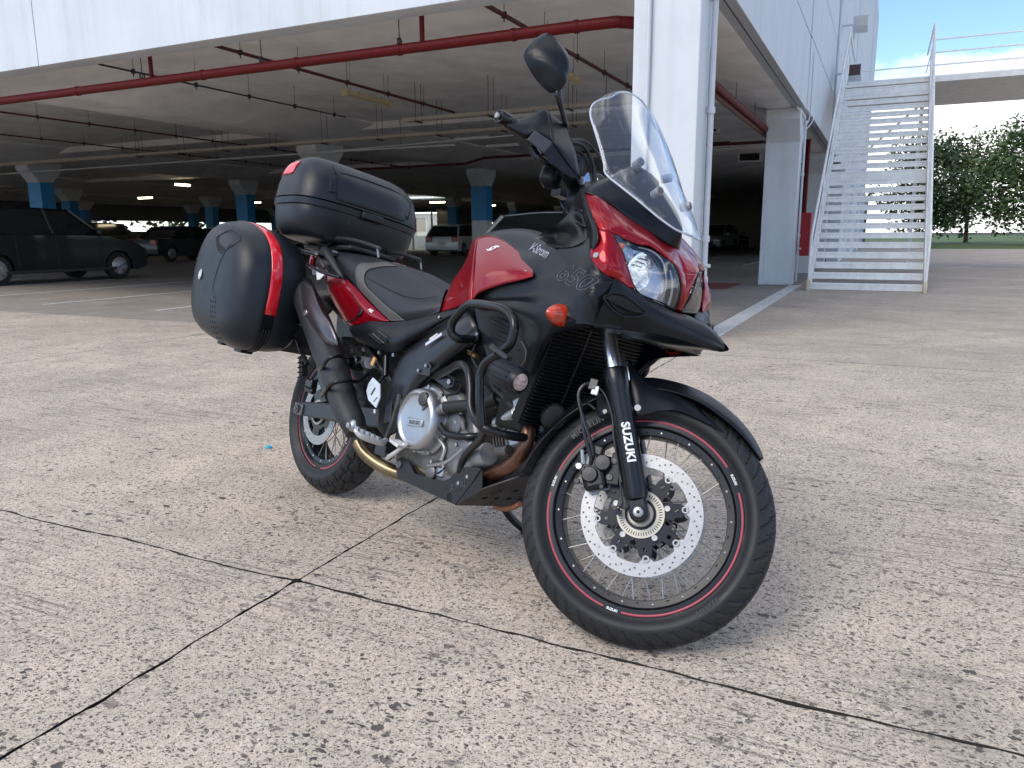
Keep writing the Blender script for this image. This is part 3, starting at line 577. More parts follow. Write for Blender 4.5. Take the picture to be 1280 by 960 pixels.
car('parked_car', (.03, .03, .035), 'dark sedan parked in the shade left of the pannier', 8.0, 26.2, .1, 'sedan', 4.6, 1.8, 1.45)
car('parked_car', (.05, .05, .055), 'second dark car behind the black SUV', 6.5, 31.0, pi-.1, 'suv', 4.6, 1.85, 1.65)
car('parked_car', (.045, .05, .07), 'dark car deep in the garage left of the blue columns', 16, 33, 0, 'sedan', 4.5, 1.8, 1.45)
car('parked_car', (.48, .50, .50), 'silver car at the back of the right bay', 33.0, 7.9, pi*.97, 'hatch', 4.3, 1.75, 1.6)
def small_bike(label, u, v, rz):
    o = root('parked_motorcycle', label, 'motorcycle', u=u, v=v, rz=rz, group=None)
    for x in (-.68, .7):
        obj('wheel', MB().lathe([(.22, -.05), (.3, -.06), (.32, 0), (.3, .06), (.22, .05)], (x, 0, .32), (0, 1, 0), 24, closed=True), MTY, o)
    obj('engine', MB().bx(-.25, .3, -.16, .16, .2, .6), MTRIM, o, bevel=.05); obj('tank', MB().rings([[(x, .17*cos(a)*s, .82+.13*sin(a)*s) for a in [q*pi/6 for q in range(12)]] for x, s in ((-.1, .5), (.05, .95), (.25, 1), (.42, .6))]), MTRIM, o)
    obj('seat', MB().bx(-.75, -.08, -.12, .12, .74, .84), MTRIM, o, bevel=.04); obj('tail', MB().bx(-.95, -.6, -.12, .12, .68, .8), MTRIM, o, bevel=.03)
    obj('fork', MB().tube([(.7, -.1, .32), (.45, -.1, 1.05)], .03, 8, 1).tube([(.7, .1, .32), (.45, .1, 1.05)], .03, 8, 1), MTRIM, o); obj('handlebar', MB().tube([(.32, -.38, 1.1), (.45, 0, 1.05), (.32, .38, 1.1)], .018, 8, 3), MTRIM, o)
    obj('headlight', MB().lathe([(.02, -.12), (.1, -.02), (.1, 0), (0, .02)], (.6, 0, .95), (1, 0, 0), 16), MHL, o); obj('number_plate', MB().bx(-.99, -.96, -.1, .1, .5, .64), MPL, o)
small_bike('left of two black motorcycles in the dark right bay', 36.3, 8.3, pi*.9); small_bike('right of two black motorcycles in the dark right bay', 36.6, 6.9, pi*.92)
# litter on the concrete
o = obj('bottle_cap', MB().lathe([(.016, 0), (.016, .006), (.013, .009)], (0, 0, 0), (0, 0, 1), 16), mat('cyan_plastic', (.02, .35, .55), .4)); o.location = tuple(SM @ Vector((-13.6458,1.0403,0)[:2]+(0.001,))); tag(o, 'small bright blue plastic cap on the concrete left of the rear wheel', 'bottle cap')
o = obj('foil_scrap', MB().grid([[(-.012, -.004, 0), (0, -.005, .004), (.012, -.003, .001)], [(-.011, .005, .002), (0, .004, .0), (.013, .005, .003)]], 3, 3), mat('foil', (.6, .65, .72), .25, metal=.8), solid=.001); o.location = tuple(SM @ Vector((-14.7619,-0.1578,0)[:2]+(0.002,))); tag(o, 'tiny silver foil scrap where the slab joints cross', 'litter')

# ================================================================== MOTORCYCLE
K_BLK = mat('matte_black_plastic', (.0055, .0072, .0105), .34, bump=.10, bscale=700, rvar=.07, vscale=9, spec=.32)
K_CASE = mat('case_black_plastic', (.0085, .0115, .0165), .37, bump=.22, bscale=900, rvar=.07, vscale=7, spec=.38)
K_GREY = mat('dark_grey_plastic', (.04, .044, .052), .45, bump=.08, bscale=600, rvar=.04)
K_PNT = mat('satin_black_paint', (.006, .0068, .0085), .27, coat=.15, coatr=.2, spec=.4)
K_MET = mat('black_metal', (.009, .010, .013), .38, metal=.0, coat=.2, coatr=.25, bump=.06, bscale=300)
K_SKID = mat('skid_plate_black', (.009, .0095, .011), .45, var=.25, vscale=18, bump=.15, bscale=120, rvar=.1)
K_RED = mat('candy_red_paint', (.245, .0008, .007), .33, metal=.4, coat=.6, coatr=.015, spec=.12)
K_REFL = mat('red_reflector', (.72, .008, .02), .16, coat=.8, var=.12, vscale=30)
K_SEAT = mat('seat_vinyl', (.013, .0155, .021), .5, bump=.3, bscale=900, rvar=.05)
K_SEATG = mat('grey_seat_trim', (.085, .082, .082), .5, bump=.3, bscale=900)
K_RUB = mat('tyre_rubber', (.013, .014, .016), .55, bump=.15, bscale=260, var=.25, vscale=14, rvar=.08)
K_ALU = mat('cast_aluminium', (.44, .45, .47), .36, metal=.9, bump=.12, bscale=350, var=.15, vscale=12, rvar=.08)
K_ALU2 = mat('dull_cast_aluminium', (.20, .195, .19), .48, metal=.85, bump=.3, bscale=220, var=.45, vscale=22, rvar=.1)
K_DALU = mat('dark_engine_metal', (.09, .088, .086), .5, metal=.6, bump=.35, bscale=200, var=.4, vscale=20)
K_CHR = mat('chrome', (.80, .81, .83), .06, metal=1.)
K_ZN = mat('zinc_bolt', (.38, .37, .36), .34, metal=.95)
K_DISC = mat('brake_disc_steel', (.36, .36, .355), .36, metal=.7, bump=.1, bscale=400, rvar=.1, vscale=30)
K_PIPE = mat('heat_tinted_steel', (.17, .085, .055), .32, metal=.75, var=.4, vscale=14, rvar=.1)
K_GOLD = mat('bronze_exhaust', (.26, .20, .12), .3, metal=.85, var=.4, vscale=10)
K_MUF = mat('grey_muffler_paint', (.014, .0155, .019), .5, bump=.1, bscale=300, rvar=.06)
K_SHLD = mat('silver_heat_shield', (.12, .11, .12), .3, metal=.8, rvar=.06)
K_ORG = mat('orange_lens', (.52, .035, .006), .10, coat=1., spec=.6, bump=.5, bscale=160, var=.5, vscale=45)
K_ORG2 = mat('orange_reflector', (.95, .16, .02), .25, coat=.5, bump=.6, bscale=250)
K_WHT = mat('white_decal', (.75, .76, .76), .45); K_GDEC = mat('grey_decal', (.34, .36, .40), .35, metal=.3)
K_PINK = mat('pink_red_rim_tape', (.36, .06, .08), .35); K_CREAM = mat('abs_ring_metal', (.46, .43, .36), .45, metal=.4)
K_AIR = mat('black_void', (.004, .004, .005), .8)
K_LENS = clear('lens_glass', (.97, .98, 1.), .07); K_SCR = clear('screen_acrylic', (.93, .955, .98), .05, .015, .02)
K_REFLE = mat('lamp_reflector', (.80, .82, .86), .16, metal=.85, bump=.5, bscale=45)
K_NUM = mat('dim_grey_outline', (.10, .115, .14), .4)
K_CHR2 = mat('hard_chrome', (.88, .90, .94), .24, metal=1.)
K_BEZ = mat('silvered_bezel', (.42, .44, .48), .22, metal=.6)
K_EDGE = mat('screen_edge', (.72, .78, .86), .25, trans=.4)
bike = bpy.data.objects.new('motorcycle', None); COL.objects.link(bike)
tag(bike, 'red and black adventure motorcycle with panniers and top case parked on its side stand', 'motorcycle')
bike.matrix_world = Matrix.Translation((-.77232, 2.98688, .0025)) @ Matrix.Rotation(-.83934, 4, 'Z') @ Matrix.Rotation(-.257767, 4, 'X') @ Matrix.Rotation(.0071, 4, 'Y')
RAKE = radians(26); KA = Vector((-sin(RAKE), 0, cos(RAKE))); OA = Vector((1.67, 0, 0))
ST = Matrix.Translation(OA) @ Matrix.Rotation(.5368306, 4, KA) @ Matrix.Translation(-OA)
V = Vector
def P(name, m, mt, par=None, **k): return obj(name, m, mt, par or bike, **k)
def SP(name, m, mt, **k): return obj(name, m, mt, bike, mw=ST, **k)     # part that turns with the handlebar
def LR(name, m, mt, par=None, **k):
    P(name, m, mt, par, **k); P(name, m.mirror(), mt, par, **k)
# ------------------------------------------------------------------ wheels
def tread(R, w, mode, N):
    nu, nv = (768, 44); prof = []
    for j in range(nv+1):
        a = -1+2*j/nv; q = abs(a)
        if q < .62: ph = q/.62*radians(54 if mode == 'f' else 46); y = sin(ph); rr = cos(ph); 
        prof.append(a)
    def section(a):
        q = abs(a); s = 1 if a >= 0 else -1
        rc = w*.56
        if q < .62: ph = q/.62*radians(62); return s*rc*sin(ph), R-rc+rc*cos(ph)
        y0, r0 = rc*sin(radians(62)), R-rc+rc*cos(radians(62)); t = (q-.62)/.38
        rb = (.2535 if mode == 'f' else .2285); yb = w*.395
        y = y0+(yb-y0)*t+.010*sin(pi*min(1, t*1.1)); r = r0+(rb-r0)*t
        return s*y, r
    v = []
    for i in range(nu):
        th = i/nu
        for a in prof:
            y, r = section(a); q = abs(a); d = 0.
            if q < .66:
                if mode == 'f':
                    ph = (th*N+(q*1.9 if a > 0 else q*1.9+.5)) % 1
                    if q > .10 and ph < .17: d = .008
                    if abs(q-.30-.03*sin(th*N*2*pi)) < .018: d = .006
                    ph2 = (th*N+.5+q*1.2) % 1
                    if .30 < q < .5 and ph2 < .07: d = .004
                else:
                    z = .05*(1 if (th*N) % 1 < .5 else -1)
                    if abs(q-.20+z*.6) < .022 or abs(q-.44-z*.4) < .022: d = .007
                    off = 0 if q < .2 else (.35 if q < .44 else .7)
                    ph = (th*N+off+q*.6*(1 if a > 0 else -1)) % 1
                    if ph < .14: d = .007
            elif q < .70: d = .0015 if (th*N*1.0) % 1 < .12 else 0
            if .76 < q < .775 or .93 < q < .945: d = -.0012
            c = r-d; v.append((c*cos(th*2*pi), y, c*sin(th*2*pi)))
    n = nv+1
    f = [(i*n+j, i*n+j+1, ((i+1) % nu)*n+j+1, ((i+1) % nu)*n+j) for i in range(nu) for j in range(nv)]
    return MB().add(v, f)
def wheel(front):
    R, w = (.329, .11) if front else (.321, .15); rb = .241 if front else .2159; hw = .040 if front else .052
    rim = MB().lathe([(rb+.011, hw+.004), (rb+.012, hw), (rb+.003, hw-.004), (rb-.003, hw-.006), (rb-.004, hw-.020), (rb-.016, hw-.024), (rb-.020, .012), (rb-.020, -.012), (rb-.016, -hw+.024), (rb-.004, -hw+.020), (rb-.003, -hw+.006), (rb+.003, -hw+.004), (rb+.012, -hw), (rb+.011, -hw-.004), (rb-.006, -hw-.003), (rb-.012, -hw+.004), (rb-.028, -hw+.006), (rb-.030, -hw+.012), (rb-.030, hw-.012), (rb-.028, hw-.006), (rb-.012, hw-.004), (rb-.006, hw+.003)], n=144, closed=True)
    W_ = obj('wheel', rim, K_PNT, bike, mw=(ST @ Matrix.Translation((1.56, 0, .329))) if front else Matrix.Translation((0, 0, .321)), ang=30)
    obj('tyre', tread(R, w, 'f' if front else 'r', 46 if front else 30), K_RUB, W_, ang=50)
    ns = 36; rs = rb-.026
    # rim ring bolts and nipples
    b = MB()
    for i in range(ns):
        a = 2*pi*i/ns+.05
        for s in (-1, 1):
            if i % 2: b.lathe([(.0036, 0), (.0036, .002), (.0022, .0032), (0, .0032)], (cos(a)*(rb-.020), s*(hw-.0055), sin(a)*(rb-.020)), (0, s, 0), 10)
    obj('nipple_row', b, K_ZN, W_, kind='stuff')
    b = MB()
    for i in range(0, ns, 2):
        a = 2*pi*i/ns+.05
        for s in (-1, 1): b.lathe([(.0052, 0), (.0052, .0006), (0, .0006)], (cos(a)*(rb-.020), s*(hw-.0058), sin(a)*(rb-.020)), (0, s, 0), 10)
    obj('drain_hole_row', b, K_AIR, W_, kind='stuff')
    # spokes share one mesh each way
    hr = .038; protos = {}
    for i in range(36):
        s_ = 1 if i % 2 else -1; dirn = 1 if (i//2) % 2 else -1; M_ = Matrix.Rotation(-(2*pi*i/36), 4, 'Y')
        if (s_, dirn) not in protos:
            a = dirn*1.30; protos[(s_, dirn)] = obj('spoke', MB().cyl((hr*cos(a), s_*.034, hr*sin(a)), (rs, s_*(hw-.014), 0), .0018, 8), K_ZN, W_, mw=M_)
        else:
            o = protos[(s_, dirn)].copy(); COL.objects.link(o); o.matrix_basis = M_
    obj('hub', MB().lathe([(.018, -.062), (.030, -.060), (.032, -.048), (.044, -.042), (.046, -.034), (.030, -.026), (.027, 0), (.030, .026), (.046, .034), (.044, .042), (.032, .048), (.030, .060), (.018, .062)], n=40, closed=True), K_PNT, W_)
    return W_, hw
FW, hw = wheel(True); RW_, hw2 = wheel(False)
# rim tape in pieces, both sides
def arc_strip(r0, r1, a0, a1, y, n=40):
    m = MB(); v = []
    for i in range(n+1):
        a = a0+(a1-a0)*i/n; v += [(r0*cos(a), y, r0*sin(a)), (r1*cos(a), y, r1*sin(a))]
    return m.add(v, [(2*i, 2*i+1, 2*i+3, 2*i+2) for i in range(n)])
def cone_strip(W_, rb, hw, segs, mt, r0=.0042, r1=.0098, nm='rim_tape'):
    for a0, a1 in segs:
        for s in (-1, 1):
            v = []; n = max(6, int(abs(a1-a0)*24))
            for i in range(n+1):
                a = radians(a0)+(radians(a1)-radians(a0))*i/n; v += [((rb+r0)*cos(a), s*(hw+.0047), (rb+r0)*sin(a)), ((rb+r1)*cos(a), s*(hw+.0047), (rb+r1)*sin(a))]
            obj(nm, MB().add(v, [(2*i, 2*i+1, 2*i+3, 2*i+2) for i in range(n)]), mt, W_, solid=.0004)
cone_strip(FW, .241, .0400, ((-177, -97), (-86, 30), (46, 168)), K_PINK)
cone_strip(RW_, .2159, .052, ((-172, -92), (-82, 28), (42, 178)), K_PINK)
# raise a narrow ledge for the tape to sit on
for W_, rb_, h_ in ((FW, .241, .0400), (RW_, .2159, .052)):
    obj('rim_lip', MB().lathe([(rb_-.004, h_+.001), (rb_-.004, h_+.0044), (rb_+.0115, h_+.0044), (rb_+.0115, h_+.001)], n=128, closed=True).lathe([(rb_-.004, -h_-.001), (rb_-.004, -h_-.0044), (rb_+.0115, -h_-.0044), (rb_+.0115, -h_-.001)], n=128, closed=True), K_PNT, W_)
def arc_text(s, r, a_mid, size, y, out=True):
    """letters round the wheel on its right side, tops away from the hub"""
    m = text(s, size, .0004, bold=.0002*size/.006, sub=.01); res = []
    for (x, yy, z) in m.v:
        a = a_mid-x/r; rr = r+yy; res.append((rr*cos(a), y-z, rr*sin(a)))
    # right side is seen from -y: going clockwise there means decreasing angle seen from +y
    m.v = [(rr_[0], rr_[1], rr_[2]) for rr_ in res]; return m
for am, flip in ((-91.5, 0), (38, 0), (175.5, 0)):
    r_ = .2480; t = text('SUZUKI', .0085, .0004, bold=.0003, sub=.01); v = []
    for (x, y, z) in t.v:
        a = radians(am)+(x if am < 0 else -x)/r_; rr = r_+(y if am > 0 else -y); v.append((rr*cos(a), -.0447-.0006-z, rr*sin(a)))
    t.v = v; obj('rim_lettering', t, K_WHT, FW)
# tyre lettering (raised, same rubber)
def tyre_text(W_, s, size, am, a_mid_r, ypos, slope, flip):
    t = text(s, size, .0012, bold=.0006, sub=.006, space=1.15); v = []
    for (x, y, z) in t.v:
        a = radians(am)+(x if flip else -x)/a_mid_r; dr = (-y if flip else y); rr = a_mid_r+dr; v.append((rr*cos(a), -(ypos-slope*dr)-z, rr*sin(a)))
    t.v = v; return t
rubt = mat('raised_tyre_lettering', (.040, .041, .045), .5)
obj('tyre_lettering', tyre_text(FW, 'MICHELIN', .020, 138, .272, .0600, .10, False), rubt, FW)
obj('tyre_lettering', tyre_text(FW, 'ANAKEE', .016, -38, .272, .0600, .10, True), rubt, FW)
# ------------------------------------------------------------------ discs
def flat(side, y): return Matrix(((1, 0, 0, 0), (0, 0, 1 if side > 0 else 1, y), (0, 1, 0, 0), (0, 0, 0, 1)))
def disc_outline(ro, ri, tabs, n=160, depth=.013):
    inner = []
    for i in range(n):
        a = 2*pi*i/n; ph = ((a*tabs/(2*pi)) % 1)-.5; k = max(0, 1-(abs(ph)/.17)**2); inner.append(((ri-depth*k**.5)*cos(a), (ri-depth*k**.5)*sin(a)))
    return [circ(0, 0, ro, 128), inner]
holes = []
for i in range(24):
    for k, (dr, da) in enumerate(((.1475, 0), (.1405, .085), (.1335, .17))): holes.append(circ(dr*cos(2*pi*i/24+da), dr*sin(2*pi*i/24+da), .0028, 8))
tabs8 = [(2*pi*(i+.5)/8) for i in range(8)]
for s in (-1, 1):
    y = s*.066
    d = obj('brake_disc', plate(disc_outline(.155, .1215, 8)+holes, .005, flat(s, y), .0004), K_DISC, FW, ang=30)
    car_ = [circ(0, 0, .032, 40)]; out = []
    n = 240
    for i in range(n):
        a = 2*pi*i/n; ph = ((a*8/(2*pi)) % 1)-.5; r = .083+.030*max(0, 1-(abs(ph)/.26)**2)**.6; out.append((r*cos(a), r*sin(a)))
    hol = []
    for i in range(8):
        a = 2*pi*i/8; hol.append([(.075*cos(a+q[0])*q[1], .075*sin(a+q[0])*q[1]) for q in ((-.12, .9), (.0, .82), (.12, .9), (.09, 1.06), (-.09, 1.06))])
        a += pi/8; hol.append([(.09*cos(a+q[0])*q[1], .09*sin(a+q[0])*q[1]) for q in ((-.06, .93), (.06, .93), (.05, 1.05), (-.05, 1.05))])
    obj('disc_carrier', plate([out]+car_+hol, .006, flat(s, y+.0), .0006), K_PNT, FW, ang=30)
    for a in tabs8: obj('bobbin', MB().lathe([(.0045, -.005), (.0095, -.005), (.0095, .005), (.0085, .0062), (.0055, .0062), (.0045, .005)], (.1115*cos(a), y, .1115*sin(a)), (0, s, 0), 18, closed=True), K_DISC, FW)
    for i in range(5): a = 2*pi*i/5+.5; obj('disc_bolt', MB().lathe([(.0085, 0), (.0085, .004), (.007, .0055), (.0035, .0055), (.0035, .003), (0, .003)], (.068*cos(a), y+s*.003, .068*sin(a)), (0, s, 0), 14), K_ZN, FW)
slots = []
for i in range(50):
    a = 2*pi*i/50; slots.append([(r*cos(a+q), r*sin(a+q)) for r, q in ((.0465, -.022), (.0465, .022), (.0555, .019), (.0555, -.019))])
obj('sensor_ring', plate([circ(0, 0, .0605, 64), circ(0, 0, .040, 48)]+slots, .003, flat(-1, -.0735)), K_CREAM, FW, ang=30)
obj('bearing_ring', MB().lathe([(.026, -.074), (.033, -.080), (.030, -.084), (.024, -.084)], n=32, closed=True), K_CREAM, FW)
# rear disc
hol2 = []
for i in range(20):
    for dr, da in ((.122, 0), (.114, .1), (.106, .2)): hol2.append(circ(dr*cos(2*pi*i/20+da), dr*sin(2*pi*i/20+da), .0028, 8))
obj('brake_disc', plate([circ(0, 0, .13, 96), circ(0, 0, .095, 64)]+hol2, .005, flat(-1, -.085), .0004), K_DISC, RW_, ang=30)
obj('disc_carrier', plate([[((.098 if (i // 6) % 2 else .07)*cos(2*pi*i/60), (.098 if (i // 6) % 2 else .07)*sin(2*pi*i/60)) for i in range(60)], circ(0, 0, .035, 32)], .006, flat(-1, -.084)), K_PNT, RW_, ang=30)
obj('sprocket', plate([[((.105 if i % 2 else .098)*cos(2*pi*i/94), (.105 if i % 2 else .098)*sin(2*pi*i/94)) for i in range(94)], circ(0, 0, .05, 40)], .007, flat(1, .08)), K_DALU, RW_)
# ------------------------------------------------------------------ front fork
FK0 = V((1.56, 0, .329))
for s in (-1, 1):
    y = s*.106; o_ = FK0+V((0, y, 0))
    leg = SP('fork_leg', MB().lathe([(.020, .030), (.0265, .034), (.0305, .05), (.0305, .320), (.0325, .327), (.0335, .372), (.0320, .380), (.024, .382)], o_, KA, 36), K_PNT)
    obj('fork_tube', MB().lathe([(.0205, .36), (.0205, .66), (.0205, .79)], o_, KA, 32), K_CHR2, leg)
    out_ = [(-.0235, .055), (-.0235, .0)]+[(.0235*cos(radians(t)), .0235*sin(radians(t))-.002) for t in range(190, 351, 20)]+[(.0235, .0), (.0235, .055)]
    Xd_ = V((cos(RAKE), 0, sin(RAKE))); obj('axle_clamp', MB().prism([o_+Xd_*x_+KA*z_+V((0, .017, 0)) for x_, z_ in out_], (0, -.034, 0)), K_PNT, leg, bevel=.006)
    obj('axle_bolt', MB().lathe([(.013, 0), (.013, .005), (.010, .007), (.005, .007), (.005, .003), (0, .003)], o_+V((0, s*.017, 0)), (0, s, 0), 20), K_ZN, leg)
    obj('axle_cap', MB().lathe([(.017, 0), (.017, .006), (.014, .008)], o_+V((0, s*.014, 0)), (0, s, 0), 24), K_PNT, leg)
    if s < 0:
        t = text('SUZUKI', .030, .0006, bold=.0011, space=1.02, sub=.006); r = .0309; v = []
        # angle round the leg that faces the photographer
        Xd = V((cos(RAKE), 0, sin(RAKE)))
        for (x, yy, z) in t.v:
            a = radians(12)+yy/r; p = o_+KA*(.176-x)+(V((0, -1, 0))*cos(a)+Xd*sin(a))*(r+z); v.append(tuple(p))
        t.v = v; obj('fork_lettering', t, K_WHT, leg)
SP('axle', MB().cyl((1.56, -.11, .329), (1.56, .11, .329), .011, 16), K_DALU)
SP('lower_yoke', MB().box(tuple(FK0+KA*.62+V((-.02, 0, 0))), (.09, .27, .045), Matrix.Rotation(-RAKE, 3, 'Y')), K_PNT, bevel=.012)
SP('upper_yoke', MB().box(tuple(FK0+KA*.79+V((-.02, 0, 0))), (.09, .26, .03), Matrix.Rotation(-RAKE, 3, 'Y')), K_ALU, bevel=.01)
# caliper (right and left)
def caliper(s):
    c = V((1.413, s*.088, .400)); m = MB()
    q1, q2 = V((1.437, s*.100, .424)), V((1.413, s*.100, .386)); 
    m.box(tuple(c), (.062, .040, .105), Matrix.Rotation(radians(-30), 3, 'Y'))
    body = SP('brake_caliper', m, K_DALU if 0 else K_PNT, bevel=.012)
    for q in (q1, q2): obj('piston_housing', MB().lathe([(.021, -.01), (.021, .014), (.0185, .018), (0, .0185)], q, (0, s, 0), 28), K_MET, body)
    obj('caliper_bridge', MB().box(tuple(c+V((.0, s*.002, .052))), (.03, .035, .03)), K_MET, body, bevel=.006)
    for p in ((1.462, .438), (1.462, .394)): obj('caliper_bolt', MB().bolt((p[0], s*.098, p[1]), (0, s, 0), .0095, .008), K_DALU, body)
    obj('caliper_pin', MB().bolt((1.385, s*.104, .36), (0, s, 0), .008, .008), K_MET, body); obj('caliper_pin', MB().bolt((1.45, s*.104, .365), (0, s, 0), .006, .006), K_MET, body)
    obj('caliper_mount', MB().prism([(1.452, s*.085, .46), (1.475, s*.085, .455), (1.49, s*.085, .38), (1.455, s*.085, .375)], (0, s*.014, 0)), K_PNT, body, bevel=.003)
    return body
cal = caliper(-1); caliper(1)
S_ = lambda *pts: list(pts)
SP('brake_hose', MB().tube(S_((1.3412,-0.12,0.5521), (1.3507,-0.125,0.5246), (1.3745,-0.125,0.4761), (1.4024,-0.118,0.431), (1.4068,-0.11,0.412)), .0045, 8), K_MET)
SP('brake_hose', MB().tube(S_((1.3527,-0.125,0.6187), (1.3318,-0.13,0.603), (1.3278,-0.13,0.5729), (1.3535,-0.128,0.5246), (1.3878,-0.122,0.4739), (1.4053,-0.115,0.441), (1.4071,-0.11,0.4251)), .0048, 8), K_MET)
SP('hose_fitting', MB().tube(S_((1.376,-0.112,0.442), (1.3878,-0.106,0.4072)), .0065, 10, 1).tube(S_((1.4007,-0.113,0.4336), (1.3999,-0.106,0.4107)), .0065, 10, 1).tube(S_((1.369,-0.112,0.4008), (1.3915,-0.106,0.3953)), .008, 10, 1).bolt((1.3828,-0.12,0.397), (0, -1, 0), .009, .01), K_ZN)
SP('hose_bracket', MB().box((1.3566,-0.125,0.613), (.022, .014, .030)).tube(S_((1.3399,-0.12,0.5562), (1.346,-0.1,0.5673), (1.3754,-0.095,0.5561)), .004, 8), K_MET, bevel=.002)
SP('cable_clip', MB().box((1.3659,-0.128,0.5989), (.018, .008, .024)), K_WHT, bevel=.002)
SP('sensor_cable', MB().tube(S_((1.3622,-0.125,0.6167), (1.399,-0.138,0.5894), (1.4306,-0.14,0.5426), (1.4494,-0.14,0.4938), (1.4794,-0.139,0.4281), (1.5054,-0.139,0.3688), (1.5181,-0.132,0.3363), (1.5078,-0.115,0.3205)), .0024, 6), K_MET)
SP('wheel_sensor', MB().cyl((1.5066,-0.085,0.3171), (1.511,-0.112,0.3156), .008, 14).box((1.5154,-0.098,0.3436), (.03, .01, .03)), K_MET, bevel=.002)
SP('fork_bolt', MB().bolt((1.409,-0.128,0.5506), (-.2, -1, 0), .007, .008), K_ALU2)
# ------------------------------------------------------------------ front fender
Rf = .352
def fring(a, hwid, drop, r=Rf):
    a = radians(a); out = []
    for t in (-1, -.85, -.45, 0, .45, .85, 1):
        rr = r-drop*(abs(t)**2.6)+ (.004 if abs(t) < .1 else 0); out.append((1.56+rr*cos(a), t*hwid, .329+rr*sin(a)))
    return out
rows = [fring(a, hwid, dr, r) for a, hwid, dr, r in ((178, .060, .012, .350), (165, .066, .022, .352), (150, .072, .03, .354), (135, .076, .034, .357), (120, .080, .036, .362), (105, .080, .045, .372), (92, .072, .040, .368), (78, .066, .036, .362), (64, .056, .030, .354), (54, .046, .022, .348), (47, .034, .014, .342), (43, .016, .006, .337))]
SP('front_fender', MB().grid(rows, 3, 4), K_BLK, solid=.003, ang=60)
wing = MB().grid([[(1.416,-0.075,0.7153), (1.4433,-0.078,0.6914), (1.4763,-0.078,0.668), (1.5106,-0.073,0.6601), (1.5676,-0.064,0.6526), (1.6203,-0.052,0.6429)],
                  [(1.4342,-0.09,0.6674), (1.4626,-0.094,0.6465), (1.4894,-0.09,0.6344), (1.5239,-0.084,0.6316), (1.5785,-0.074,0.6308), (1.6427,-0.06,0.6227)],
                  [(1.4523,-0.094,0.6147), (1.4777,-0.1,0.6043), (1.4996,-0.094,0.6005), (1.5346,-0.086,0.6096), (1.5869,-0.078,0.6166), (1.6738,-0.062,0.6067)],
                  [(1.4718,-0.092,0.5693), (1.4886,-0.098,0.5658), (1.5063,-0.092,0.5764), (1.5381,-0.086,0.5973), (1.5907,-0.08,0.6106), (1.7022,-0.058,0.5915)]], 4, 4)
SP('fender_wing', wing, K_BLK, solid=.003); SP('fender_wing', wing.mirror(), K_BLK, solid=.003)
SP('fender_bolt', MB().bolt((1.4803,-0.099,0.5876), (.1, -1, 0), .010, .006), K_ZN)
SP('fender_brace', MB().prism([(1.36,-0.075,0.6024), (1.4007,-0.09,0.6091), (1.4198,-0.09,0.5602), (1.3779,-0.075,0.5435)], (0, .004, 0)), K_BLK)
# ------------------------------------------------------------------ body: tank and tank cover
def yz(x, pts): return [(x, y, z) for y, z in pts]
core = MB()
def sect(x, zc, hy, hz, n=20, p=2.6): return [(x, hy*(abs(cos(a))**(2/p))*(1 if cos(a) > 0 else -1), zc+hz*(abs(sin(a))**(2/p))*(1 if sin(a) > 0 else -1)) for a in [2*pi*i/n for i in range(n)]]
core.rings([sect(.66, .80, .08, .05), sect(.72, .83, .115, .10), sect(.80, .86, .13, .135), sect(.95, .87, .15, .145), sect(1.10, .87, .16, .13), sect(1.22, .86, .15, .12)])
P('tank', core, K_GREY)
red1 = MB().grid([[(0.7907,-0.09,1.0359), (0.8348,-0.085,1.044), (0.9259,-0.1,1.0279), (1.0485,-0.135,0.9853), (1.1369,-0.17,0.9463), (1.2053,-0.205,0.9113)],
                  [(0.8681,-0.15,0.9681), (0.927,-0.155,0.9781), (1.0186,-0.168,0.9671), (1.1092,-0.187,0.9415), (1.1681,-0.2,0.9222), (1.2102,-0.209,0.9084)],
                  [(0.93,-0.19,0.9011), (0.9902,-0.202,0.9105), (1.0826,-0.212,0.914), (1.1451,-0.216,0.912), (1.1833,-0.214,0.9084), (1.2132,-0.211,0.9047)],
                  [(0.9646,-0.205,0.8136), (1.0057,-0.214,0.8431), (1.1085,-0.224,0.87), (1.1622,-0.224,0.8817), (1.1933,-0.219,0.891), (1.215,-0.213,0.8999)]], 5, 5)
red0 = MB().grid([[(0.7907,-0.09,1.0359), (0.7704,-0.085,1.0292), (0.753,-0.08,1.0117)],
                  [(0.8681,-0.15,0.9681), (0.817,-0.125,0.9653), (0.7789,-0.11,0.9496)],
                  [(0.93,-0.19,0.9011), (0.8333,-0.148,0.8964), (0.7543,-0.125,0.8848)],
                  [(0.9537,-0.202,0.851), (0.8357,-0.158,0.8357), (0.7357,-0.132,0.8216)],
                  [(0.9646,-0.205,0.8136), (0.852,-0.165,0.7973), (0.7385,-0.14,0.7766)]], 5, 5)
LR('tank_side_panel', red1, K_RED, solid=.003, off=-1 if 0 else 0); LR('knee_panel', red0, K_RED, solid=.003)
LR('panel_screw', MB().bolt((1.1776,-0.212,0.9097), (.2, -1, .5), .0075, .004), K_ZN)
